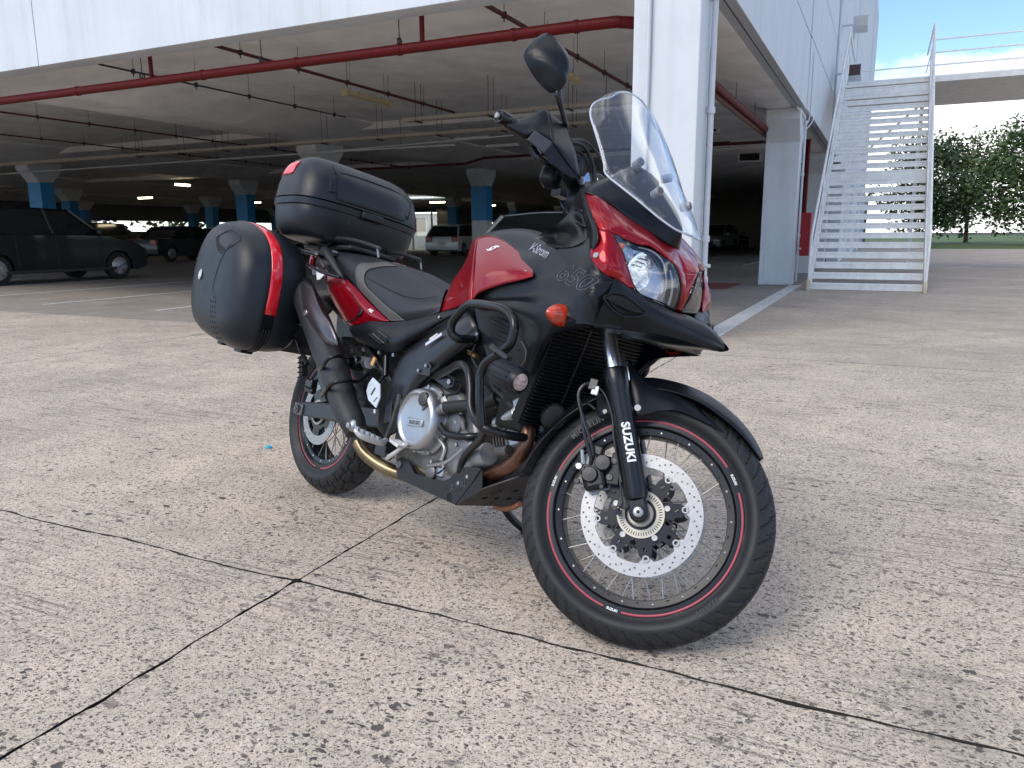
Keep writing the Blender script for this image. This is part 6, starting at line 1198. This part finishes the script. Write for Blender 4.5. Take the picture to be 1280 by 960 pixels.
for i in range(9): a = 2*pi*i/9+.3; b.bolt((cc.x+.107*cos(a), -.163, cc.z+.107*sin(a)), (0, -1, 0), .007, .009)
obj('cover_bolt', b, K_ZN, cl)
obj('cover_boss', MB().prism([(cc.x-.035, -.205, cc.z-.028), (cc.x+.045, -.205, cc.z-.018), (cc.x+.045, -.205, cc.z+.004), (cc.x-.035, -.205, cc.z+.000)], (0, -.006, 0)), K_ALU, cl, bevel=.003)
obj('cover_lettering', text('SUZUKI', .016, .001, bold=.0005, M=frame((cc.x+.005, -.2115, cc.z-.011), (1, 0, .1), (0, 0, 1))), K_ALU2, cl)
obj('oil_filler', MB().lathe([(.022, 0), (.022, .010), (.018, .013), (0, .013)], (cc.x+.030, -.205, cc.z+.068), (0, -1, 0), 24), K_DALU, cl)
obj('cover_cutout', MB().prism([(cc.x+.015, -.207, cc.z+.085), (cc.x+.06, -.207, cc.z+.065), (cc.x+.03, -.207, cc.z+.03)], (0, -.003, 0)), K_ALU2, cl, bevel=.002)
P('case_rib', MB().tube([(0.8868,-0.17,0.3871), (0.9263,-0.17,0.3652), (0.922,-0.17,0.3268)], .006, 8).tube([(0.8627,-0.165,0.4029), (0.962,-0.165,0.4101), (1.0157,-0.16,0.4042)], .006, 8).tube([(0.8548,-0.165,0.2942), (0.9408,-0.165,0.3238), (1.0032,-0.16,0.3821)], .006, 8), K_ALU)
for (a, b_) in (((545, 590), (592, 548)), ((549, 593), (596, 551))): pass
P('case_seam', MB().tube([(0.8965,-0.158,0.2788), (0.9426,-0.158,0.3147), (0.9957,-0.158,0.3733), (1.0321,-0.155,0.4176)], .0022, 6, 3), K_AIR)
P('case_seam', MB().tube([(0.9355,-0.158,0.2856), (0.9671,-0.158,0.3129), (1.0136,-0.158,0.365), (1.0483,-0.155,0.4137)], .0022, 6, 3), K_GOLD)
P('lower_casting', MB().box((0.8783,-0.13,0.286), (.085, .05, .035)), K_ALU, bevel=.006)
P('upper_casting', MB().lathe([(.034, 0), (.036, .012), (.030, .022), (0, .024)], (0.8168,-0.15,0.4857), (.2, -1, .2), 28), K_ALU)
for q in ((0.9321,-0.155,0.4672), (0.9597,-0.155,0.4673), (0.9436,-0.155,0.4295), (0.982,-0.155,0.4321)): P('barrel_stud', MB().cyl(q, tuple(V(q)+V((-.004, -.012, .03))), .006, 8), K_ALU)
P('starter_clutch_cover', MB().lathe([(.040, 0), (.042, .010), (.036, .018), (.012, .020), (0, .020)], (0.9407,-0.15,0.4444), (0, -1, 0), 32), K_ALU2)
P('gearshift_boss', MB().lathe([(.024, 0), (.024, .012), (.018, .016), (0, .016)], (0.8655,-0.15,0.277), (0, -1, 0), 22), K_ALU2)
P('front_head_rib', MB().tube([(1.0838,-0.135,0.4631), (1.1432,-0.14,0.4974), (1.192,-0.145,0.5242)], .008, 8), K_ALU)
P('front_head_rib', MB().tube([(1.1034,-0.13,0.4506), (1.1619,-0.135,0.485), (1.2075,-0.14,0.5092)], .006, 8), K_ALU2)
P('plug_cap', MB().tube([(1.097,-0.13,0.547), (1.1443,-0.14,0.542), (1.167,-0.145,0.5291)], .012, 10), K_RUB)
P('magneto_cover', MB().lathe([(.075, -.13), (.075, -.155), (.068, -.162), (.05, -.165), (0, -.165)], (.98, 0, .36), (0, 1, 0), 40), K_ALU2)
for q in ((0.8261,-0.162,0.3445), (0.8709,-0.162,0.3108), (0.9331,-0.162,0.3098), (0.8628,-0.162,0.4032), (0.9172,-0.162,0.4139), (0.9736,-0.162,0.3856), (0.8557,-0.162,0.4528), (0.8828,-0.162,0.4324), (0.9501,-0.162,0.45), (1.0514,-0.162,0.3058), (1.0179,-0.162,0.2783)): P('engine_bolt', MB().bolt(q, (0, -1, 0), .0065, .010), K_ZN)
P('drain_boss', MB().lathe([(.016, 0), (.016, .012), (.010, .014), (.010, .006), (0, .006)], (0.8189,-0.158,0.3432), (0, -1, 0), 18), K_ALU)
P('water_pipe', MB().cyl((0.8113,-0.17,0.4389), (0.9093,-0.185,0.4827), .018, 18).lathe([(.0, 0), (.021, .0), (.021, .008), (0, .008)], (0.8076,-0.17,0.4369), (-1, 0, -.3), 16), K_ALU2)
P('water_hose', MB().tube([(0.9062,-0.18,0.4851), (0.9725,-0.18,0.5015), (1.0351,-0.17,0.518), (1.0904,-0.15,0.5484)], .0195, 14), K_RUB)
P('hose_clip', MB().cyl((0.903,-0.18,0.4821), (0.9138,-0.18,0.4865), .0215, 18), K_ZN)
P('oil_hose', MB().tube([(0.8587,-0.17,0.45), (0.8921,-0.178,0.4302), (0.9287,-0.18,0.4122), (0.9777,-0.178,0.4122), (1.0233,-0.17,0.4195), (1.0456,-0.15,0.4279)], .011, 10), K_PNT); P('oil_hose_union', MB().cyl((0.8406,-0.165,0.46), (0.8814,-0.175,0.4386), .0125, 12), K_ALU)
P('cylinder', MB().box((.93, 0, .52), (.16, .20, .16), Matrix.Rotation(.2, 3, 'Y')), K_ALU2, bevel=.015)
P('rear_cylinder', MB().box((.72, 0, .62), (.13, .17, .22), Matrix.Rotation(-.25, 3, 'Y')), K_DALU, bevel=.012)
# forward cylinder, tilted: barrel and head
ax = V((cos(radians(28)), 0, sin(radians(28)))); Rm = Matrix.Rotation(-radians(28), 3, 'Y')
for i in range(9): P('cylinder_fin', MB().box(tuple(V((.985, 0, .415))+ax*(.012*i)), (.004, .185, .145), Rm), K_ALU2)
P('front_cylinder', MB().box(tuple(V((.98, 0, .41))+ax*.05), (.13, .165, .13), Rm), K_ALU2, bevel=.01)
P('cylinder_head', MB().box(tuple(V((.98, 0, .41))+ax*.17), (.10, .19, .15), Rm), K_ALU, bevel=.014)
P('valve_cover', MB().box(tuple(V((.98, 0, .41))+ax*.24), (.05, .17, .13), Rm), K_ALU2, bevel=.018)
P('thermostat_housing', MB().cyl((1.0819,-0.12,0.4736), (1.1836,-0.14,0.5232), .021, 18).cyl((1.1836,-0.14,0.5232), (1.1951,-0.14,0.5299), .026, 18).box((1.2022,-0.14,0.5403), (.05, .04, .06), Rm), K_ALU, bevel=.006)
P('head_bolt', MB().bolt((1.2366,-0.165,0.5571), (.3, -1, 0), .012, .01).bolt((1.0743,-0.13,0.5264), (0, -1, 0), .009, .01).bolt((1.0902,-0.13,0.5458), (0, -1, 0), .007, .01).bolt((1.1477,-0.14,0.5542), (0, -1, 0), .008, .01), K_ZN)
P('horn', MB().lathe([(.0, 0), (.035, .002), (.038, .010), (.03, .02), (.0, .02)], (1.2574,-0.08,0.533), (1, -.5, 0), 24), K_DALU)
for q in (((1.0227,-0.12,0.5896), (1.081,-0.14,0.5671), (1.1279,-0.14,0.551), (1.1316,-0.12,0.5349)), ((0.9968,-0.12,0.5759), (1.0643,-0.14,0.5501), (1.1165,-0.14,0.542), (1.1329,-0.12,0.5304))): P('vacuum_hose', MB().tube(q, .009, 8), K_RUB)
P('throttle_body', MB().box((.86, 0, .66), (.16, .2, .1)), K_DALU, bevel=.02)
for k, pts in enumerate(([(0.6946,-0.14,0.4796), (0.7304,-0.15,0.5242), (0.769,-0.15,0.5694), (0.81,-0.14,0.6154), (0.822,-0.13,0.6572)], [(0.6775,-0.15,0.4623), (0.7318,-0.15,0.5059), (0.7214,-0.14,0.5374), (0.6779,-0.13,0.5592)], [(0.8502,-0.15,0.5809), (0.9145,-0.15,0.5699), (0.9118,-0.15,0.5394), (0.8533,-0.15,0.5174)], [(0.9552,-0.15,0.6945), (0.9353,-0.14,0.6565), (0.9601,-0.13,0.6238)])): P('wiring', MB().tube(pts, .0045, 8), K_RUB)
P('injector', MB().cyl((0.9044,-0.13,0.6669), (0.9584,-0.14,0.6568), .008, 10), mat('brass', (.45, .33, .1), .35, metal=.9))
# oil filter, header pipes, skid plate
of0, of1 = V((1.0241,-0.13,0.3568)), V((1.1397,-0.15,0.4023))
P('oil_filter', MB().lathe([(.024, 0), (.031, .006), (.034, .012), (.034, .075), (.031, .08), (0, .081)], of0, (of1-of0), 32), mat('grey_filter_paint', (.20, .20, .20), .55, bump=.3, bscale=90, var=.3, vscale=20))
P('oil_cooler_pipe', MB().cyl(of1, V(of1)+V((.045, 0, .012)), .016, 14), K_ALU2)
P('header_pipe', MB().tube([(1.1966,-0.12,0.509), (1.2208,-0.125,0.4764), (1.2261,-0.13,0.4405), (1.2076,-0.13,0.3998), (1.1652,-0.125,0.3626), (1.1068,-0.115,0.3305), (.95, -.08, .255), (.80, -.07, .24)], .0215, 18), K_PIPE)
P('exhaust_flange', MB().lathe([(.026, 0), (.031, .003), (.031, .012), (.026, .016)], (1.187,-0.105,0.4877), V((-.05, 0, 1)), 24).lathe([(.024, .022), (.028, .024), (.028, .034), (.024, .036)], (1.187,-0.105,0.4877), V((-.05, 0, 1)), 24), K_GOLD)
P('header_pipe', MB().tube([(.80, .02, .40), (.83, .0, .30), (.90, -.03, .25)], .021, 16), K_PIPE); P('pipe_ring', MB().lathe([(.028, 0), (.034, .004), (.028, .008), (.034, .012), (.028, .016)], (1.05,-0.11,0.3295), (.6, 0, .5), 24), K_GOLD)
P('collector_pipe', MB().tube([(0.4942,-0.2,0.2942), (0.5307,-0.19,0.2634), (0.578,-0.17,0.2416), (0.6307,-0.15,0.2299), (0.6697,-0.13,0.2263), (.72, -.10, .225)], .0225, 18), K_GOLD)
P('collector_pipe', MB().tube([(0.6937,-0.12,0.2813), (0.7837,-0.13,0.2718), (0.8647,-0.13,0.2622), (0.9203,-0.12,0.2556)], .022, 16), K_GOLD)
sk_o = [(0.6898,-0.165,0.2779), (0.7135,-0.165,0.2912), (0.7575,-0.165,0.2825), (0.7978,-0.165,0.2551), (0.9354,-0.165,0.2628), (0.9736,-0.165,0.282), (1.0083,-0.165,0.3221), (1.0468,-0.165,0.3334), (1.1031,-0.162,0.343), (1.0692,-0.165,0.2836), (1.0184,-0.165,0.2127), (0.714,-0.165,0.2193), (0.6987,-0.165,0.237)]
SKY = -.165
sk2 = [(p[0], p[2]) for p in sk_o]
def inwards(px, py): q = V(px); return (q.x, q.z)
o0_ = (0.7,-0.165,0.2614); h1 = (0.9939,-0.165,0.2159)
side = plate([sk2, circ(o0_[0], o0_[2], .008, 12), circ(h1[0]-.004, h1[2]+.012, .013, 16)], .004, Matrix(((1, 0, 0, 0), (0, 0, 1, -.165), (0, 1, 0, 0), (0, 0, 0, 1))))
sk = P('skid_plate', side.both(), K_SKID, ang=30)
A0, A1 = V((1.0184,-0.165,0.2127)), V((0.714,-0.165,0.2193)); T0 = V((1.1031,-0.162,0.343))
fr_top = V((1.1752,-0.06,0.3372)); 
front = [(A0.x, -.165), (T0.x+.02, -.155), (1.20, -.10)]
# sloping front plate with holes: local x = across (y), local y = up the slope
P0 = V((A0.x, 0, A0.z)); P1 = V((1.195, 0, .345)); diru = (P1-P0).normalized(); Ls = (P1-P0).length
fm = Matrix(((0, diru.x, 0, P0.x), (1, 0, 0, 0), (0, diru.z, 0, P0.z), (0, 0, 0, 1))); nrm = V((0, 1, 0)).cross(diru); fm = Matrix(((0, diru.x, nrm.x, P0.x), (1, diru.y, nrm.y, 0), (0, diru.z, nrm.z, P0.z), (0, 0, 0, 1)))
outl = [(-.165, 0), (.165, 0), (.160, Ls*.55), (.10, Ls), (-.10, Ls), (-.160, Ls*.55)]
hl = [circ(x, y, .010, 14) for x, y in ((-.10, .06), (-.05, .06), (0, .06), (.05, .06), (.10, .06), (-.08, .12), (-.025, .12), (.025, .12), (.08, .12))]+[[(x+.035*(1 if i % 2 else -1)*(1 if i < 2 else -1), y) for i, (x, y) in enumerate(((-.0, Ls-.06), (-.0, Ls-.06), (-.0, Ls-.045), (0, Ls-.045)))]]
obj('front_plate', plate([outl]+hl[:9], .004, fm), K_SKID, sk, ang=30)
tf = MB().prism([tuple(T0), tuple(V((1.0692,-0.165,0.2836))), (A0.x+.0, -.165, A0.z+.002), (P0.x+diru.x*Ls*.55, -.160, P0.z+diru.z*Ls*.55)], (0, .004, 0)); obj('top_facet', tf, K_SKID, sk); obj('top_facet', tf.mirror(), K_SKID, sk)
obj('floor_plate', MB().prism([(A1.x, -.165, A1.z), (A0.x, -.165, A0.z), (A0.x, .165, A0.z), (A1.x, .165, A1.z)], (0, 0, .004)), K_SKID, sk)
obj('plate_bolt', MB().bolt((0.708,-0.168,0.2644), (0, -1, 0), .014, .007), K_ALU2, sk)
obj('plate_lettering', text('RIVAL', .030, .0006, shear=.2, bold=.0005, M=frame((1.021,-0.1685,0.2691), (1, 0, .50), (0, 0, 1))), K_GREY, sk)
obj('corner_hole', MB().lathe([(.014, -.001), (.014, .0004), (0, .0004)], (h1[0]-.004, -.1652, h1[2]+.012), (0, -1, 0), 20), K_AIR, sk)
P('stand_bracket', MB().tube([(1.0753,-0.06,0.2245), (1.1009,-0.05,0.2242), (1.1403,-0.05,0.2373), (1.1796,-0.06,0.2597)], .008, 10), mat('rusty_steel', (.20, .08, .04), .7, var=.4, vscale=30))
P('side_stand', MB().tube([(.80, .14, .26), (.86, .22, .14), (.90, .300, .083)], .014, 10), K_PNT); P('side_stand_foot', MB().box((.91, .302, .080), (.09, .05, .008), Matrix.Rotation(.2578, 3, 'X')), K_PNT, bevel=.003)
# ------------------------------------------------------------------ exhaust
mf = P('muffler', MB().tube([(0.5598,-0.255,0.3363), (0.5291,-0.262,0.368), (0.4657,-0.262,0.4119), (0.3966,-0.255,0.4634), (0.3254,-0.245,0.5175), (0.2248,-0.235,0.5828), (0.1015,-0.225,0.6657), (-.10, -.215, .80)], [.036, .044, .047, .050, .052, .055, .055, .05], 24, 6), K_MUF)
obj('muffler_seam', MB().lathe([(.0535, -.002), (.0545, 0), (.0535, .002)], (0.4156,-0.257,0.4435), V((0.3254,-0.245,0.5175))-V((0.4657,-0.262,0.4119)), 32), K_AIR, mf)
hs = MB().grid([[(-0.098,-0.235,0.8231), (-0.0127,-0.25,0.8176), (0.0677,-0.255,0.802)], [(0.006,-0.26,0.7352), (0.1104,-0.28,0.7324), (0.1965,-0.275,0.7246)], [(0.0942,-0.265,0.6671), (0.2228,-0.29,0.665), (0.2934,-0.28,0.679)], [(0.1774,-0.26,0.6214), (0.302,-0.285,0.6184), (0.346,-0.275,0.6361)], [(0.2293,-0.255,0.6039), (0.3244,-0.275,0.6023), (0.362,-0.268,0.6047)]], 5, 4)
obj('heat_shield', hs, K_SHLD, mf, ang=60, solid=.003)
hs2 = MB().grid([[(-0.2799,-0.2,0.8898), (-0.0642,-0.235,0.8406), (0.0609,-0.245,0.8037)], [(-0.2543,-0.2,0.7897), (0.0013,-0.258,0.754), (0.1152,-0.27,0.7195)], [(-0.1528,-0.2,0.6802), (0.0442,-0.25,0.6716), (0.1735,-0.265,0.6561)], [(-0.1009,-0.2,0.6552), (0.0797,-0.245,0.6386), (0.1884,-0.25,0.6242)]], 5, 4)
obj('muffler_cover', hs2, K_BLK, mf, ang=60, solid=.003); obj('shield_bolt', MB().bolt((0.1025,-0.279,0.6986), (0, -1, .1), .012, .006), K_ZN, mf)
P('peg_bolt', MB().lathe([(.020, 0), (.018, .006), (.010, .012), (.009, .02), (0, .021)], (0.6082,-0.305,0.3629), (0, -1, 0), 18), K_ALU)
# protective loops round the silencer
P('silencer_guard', MB().tube([(0.3262,-0.17,0.5663), (0.3759,-0.24,0.5707), (0.4058,-0.295,0.569), (0.3919,-0.315,0.5531), (0.3587,-0.31,0.5272), (0.3069,-0.29,0.5059)], .007, 10), K_PNT)
P('silencer_guard', MB().tube([(0.443,-0.18,0.528), (0.4708,-0.23,0.5), (0.4873,-0.28,0.4961), (0.4815,-0.315,0.4881), (0.4513,-0.325,0.4714), (0.4048,-0.31,0.4496), (0.2798,-0.25,0.414)], .007, 10), K_PNT)
P('guard_plate', MB().prism([(0.1323,-0.2,0.5285), (0.1765,-0.2,0.5097), (0.2208,-0.2,0.4403), (0.1996,-0.2,0.4158), (0.1404,-0.2,0.4742)], (0, -.006, 0)), K_PNT, bevel=.002)
# ------------------------------------------------------------------ swingarm, shock bits, pegs
arm = P('swingarm', MB().prism([(-.085, -.118, .345), (-.085, -.118, .292), (.30, -.108, .325), (.60, -.10, .36), (.60, -.10, .43), (.30, -.108, .398)], (0, -.034, 0)), K_MET, bevel=.006); P('swingarm', MB().prism([(-.085, .118, .345), (-.085, .118, .292), (.30, .108, .325), (.60, .10, .36), (.60, .10, .43), (.30, .108, .398)], (0, .034, 0)), K_MET, bevel=.006)
obj('chain_adjuster', MB().bx(-.082, -.018, -.158, -.148, .298, .342), K_ALU2, arm, bevel=.003); obj('axle_nut', MB().lathe([(.017, 0), (.017, .010), (.009, .012), (.009, .016), (0, .016)], (-.048, -.157, .320), (0, -1, 0), 6), K_ALU2, arm)
P('pivot_axle', MB().cyl((.57, -.16, .39), (.57, .16, .39), .016, 16), K_DALU)
P('rear_caliper', MB().box((.11, -.105, .40), (.12, .05, .06), Matrix.Rotation(-.3, 3, 'Y')), K_PNT, bevel=.012); P('rear_hub_ring', MB().lathe([(.05, -.09), (.05, -.096), (.042, -.096), (.042, -.09)], (0, 0, .321), (0, 1, 0), 40, closed=True), K_CREAM)
P('passenger_peg', MB().box((-0.028,-0.18,0.4917), (.085, .03, .024), Matrix.Rotation(radians(68), 3, 'Y')), K_RUB, bevel=.006)
for i in range(6): p = V((-0.0443,-0.199,0.5416)).lerp(V((-0.0084,-0.199,0.4501)), i/5); P('peg_rib', MB().box(tuple(p), (.004, .006, .022), Matrix.Rotation(radians(68), 3, 'Y')), K_RUB)
P('peg_hinge', MB().box((0.0447,-0.17,0.4265), (.05, .03, .05)).cyl((0.0293,-0.18,0.4135), (0.0905,-0.18,0.4072), .012, 12), K_MET, bevel=.005); P('peg_stay', MB().tube([(-0.0946,-0.19,0.5891), (-0.0434,-0.19,0.5463), (0.0192,-0.19,0.506)], .009, 8, 3).tube([(0.0225,-0.17,0.5698), (0.0703,-0.17,0.5123), (0.1155,-0.17,0.4434)], .008, 8, 3), K_MET)
P('preload_knob', MB().lathe([(.026, 0), (.026, .03), (.022, .034), (0, .034)], (0.3478,-0.16,0.5528), (0, -1, 0), 14), K_PNT); P('preload_body', MB().cyl((0.3232,-0.14,0.5614), (0.4251,-0.17,0.5642), .02, 14), K_ALU)
P('shock_spring', MB().tube([(.50+.03*cos(a), .03*sin(a), .42+a*.0065) for a in [i*.5 for i in range(70)]], .006, 6, 1), K_ALU2); P('shock_body', MB().cyl((.50, 0, .38), (.50, 0, .68), .02, 12), K_DALU)
for q in ((0.2822,-0.16,0.5951), (0.3616,-0.16,0.6073), (0.4003,-0.16,0.5277), (0.4675,-0.16,0.6081), (0.5572,-0.16,0.6104), (0.5193,-0.16,0.516), (0.4536,-0.16,0.5579), (0.1891,-0.16,0.6271)): P('frame_bolt', MB().bolt(q, (0, -1, 0), .008, .012), K_ZN)
P('amber_tag', MB().box((0.464,-0.18,0.5735), (.016, .006, .03), Matrix.Rotation(.4, 3, 'Y')), mat('amber_sticker', (.6, .35, .15), .4))
P('subframe', MB().tube([(.60, -.12, .62), (.30, -.12, .74), (-.10, -.11, .90)], .014, 10, 3).tube([(.56, -.125, .50), (.35, -.125, .60), (.10, -.12, .80)], .013, 10, 3).both(), K_MET)
P('rear_brake_reservoir', MB().cyl((0.5131,-0.165,0.6015), (0.5384,-0.17,0.5343), .009, 12).tube([(0.5289,-0.17,0.5329), (0.5099,-0.175,0.5071), (0.4591,-0.17,0.5117), (0.3939,-0.16,0.5152)], .006, 8), K_PNT)
hp = [(0.5809,-0.245,0.525), (0.6302,-0.245,0.5094), (0.6444,-0.245,0.4678), (0.6328,-0.245,0.4313), (0.5798,-0.245,0.4492), (0.558,-0.245,0.4755), (0.5619,-0.245,0.5006)]
sl1 = [(0.6032,-0.245,0.496), (0.6115,-0.245,0.4932), (0.5942,-0.245,0.465), (0.5853,-0.245,0.469)]; sl2 = [(0.6275,-0.245,0.4677), (0.633,-0.245,0.4659), (0.6152,-0.245,0.447), (0.6096,-0.245,0.4488)]
xz = lambda L_: [(p[0], p[2]) for p in L_]
P('heel_guard', plate([xz(hp), xz(sl1), xz(sl2)], .004, Matrix(((1, 0, 0, 0), (0, 0, 1, -.245), (0, 1, 0, 0), (0, 0, 0, 1)))), mat('bare_aluminium', (.62, .64, .66), .35, metal=.5), ang=30)
P('heel_guard_bolt', MB().cyl((0.6276,-0.245,0.4251), (0.6319,-0.245,0.4125), .007, 10), K_ZN)
P('foot_peg', MB().tube([(0.6775,-0.34,0.3602), (0.6936,-0.32,0.3445), (0.6925,-0.25,0.3287), (0.6689,-0.21,0.3294)], [.006, .011, .011, .013], 8, 3), mat('worn_peg_alloy', (.55, .55, .53), .45, metal=.5, bump=.5, bscale=150))
for i in range(5): a, c = V((0.6858,-0.335,0.3545)), V((0.6902,-0.255,0.3305)); p = a.lerp(c, i/4); P('peg_tooth', MB().box(tuple(p+V((0, 0, .012))), (.020, .007, .010)), K_ALU)
P('foot_peg_bracket', MB().box((0.6611,-0.2,0.3071), (.06, .04, .05)).tube([(0.6544,-0.2,0.3271), (0.6474,-0.2,0.2907), (0.6836,-0.19,0.2805)], .012, 8), K_MET, bevel=.006)
P('brake_pedal', MB().tube([(0.6802,-0.2,0.2791), (0.7288,-0.215,0.2995), (0.7721,-0.225,0.3237), (0.8068,-0.23,0.3486)], [.010, .008, .007, .008], 8, 3).box((0.7758,-0.235,0.3431), (.05, .04, .010), Matrix.Rotation(.2, 3, 'Y')), mat('pedal_alloy', (.66, .66, .64), .4, metal=.5), bevel=.002)
P('brake_rod', MB().tube([(0.6334,-0.19,0.3154), (0.6572,-0.19,0.3875), (0.6743,-0.195,0.4436), (0.6777,-0.195,0.4895)], .009, 8, 3), K_DALU)
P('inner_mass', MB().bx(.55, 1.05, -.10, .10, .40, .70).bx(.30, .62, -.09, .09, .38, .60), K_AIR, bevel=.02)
# ------------------------------------------------------------------ writing on the body
def body_text(name, s, size, c, e, up, mt, surf, bold=.0004, shear=0., outline=False, par=None, space=1., lift=.0012, sx=1):
    """c: centre point, e: a point further along the line of writing, both on the panel"""
    x = (V(e)-V(c)).normalized(); up = V(up); M_ = frame(c, x, up); n = M_.to_3x3() @ V((0, 0, 1))
    if n.y > 0: n = -n
    t = text(s, size, .0004, outline=outline, shear=shear, bold=bold, space=space, M=Matrix.Identity(4), sub=.006); zs = [p[2] for p in t.v]; t.xf(Matrix.Diagonal((sx, 1, 1, 1))); t.xf(M_)
    bv = BVHTree.FromPolygons([V(p) for p in surf.v], surf.f); nn = (V((0, -1, .35))).normalized(); out = []
    for p, z in zip(t.v, zs):
        h, *_ = bv.ray_cast(V(p)+nn*.2, -nn); out.append(tuple((h if h else V(p))+nn*(lift+z)))
    t.v = out; obj(name, t, mt, par or bike)
    return t
c, e = V((1.1547,-0.16,0.9881)), V((1.2486,-0.19,0.9614))
body_text('model_lettering', 'V-Strom', .044, c, e, (.3, 0, 1), K_GDEC, cover, shear=.25, space=.95)
both_surf = MB().join(cover).join(cowl)
# outlined number: grey letters with a black inset
c, e = V((1.3869,-0.245,0.9014)), V((1.4732,-0.262,0.8777))
body_text('number_outline', '650', .072, c, e, (.25, 0, 1), K_NUM, both_surf, bold=.001, shear=.3, lift=.001, outline=.0008, sx=1.5)
# S emblem on the tank: two interlocking angular strokes
em = [[(-.5, -.35), (-.1, -.5), (.05, -.2), (-.12, .05), (.05, .45), (-.08, .42), (-.28, .0), (-.2, -.2)], [(.5, .35), (.1, .5), (-.02, .25), (.14, 0), (.0, -.45), (.12, -.42), (.30, 0), (.22, .2)]]
c, e, up_v = V((0.9481,-0.15,0.9895)), V((0.9953,-0.158,0.9847)), V((0.9205,-0.125,1.0128)); M_ = frame(c, (e-c), up_v-c); bv = BVHTree.FromPolygons([V(p) for p in red1.v], red1.f)
for lp in em:
    t = plate([[(x*.046, y*.034) for x, y in lp]], .0004); zs = [p[2] for p in t.v]; t.xf(M_); nn = V((0, -1, .6)).normalized(); out = []
    for p, z in zip(t.v, zs):
        h, *_ = bv.ray_cast(V(p)+nn*.1, -nn); out.append(tuple((h if h else V(p))+nn*(.0032+z)))
    t.v = out; P('tank_emblem', t, K_WHT)
body_text('tail_lettering', 'ABS', .016, V((0.3889,-0.184,0.7479)), V((0.4338,-0.186,0.7339)), (.4, 0, 1), K_WHT, tail, lift=.0022)
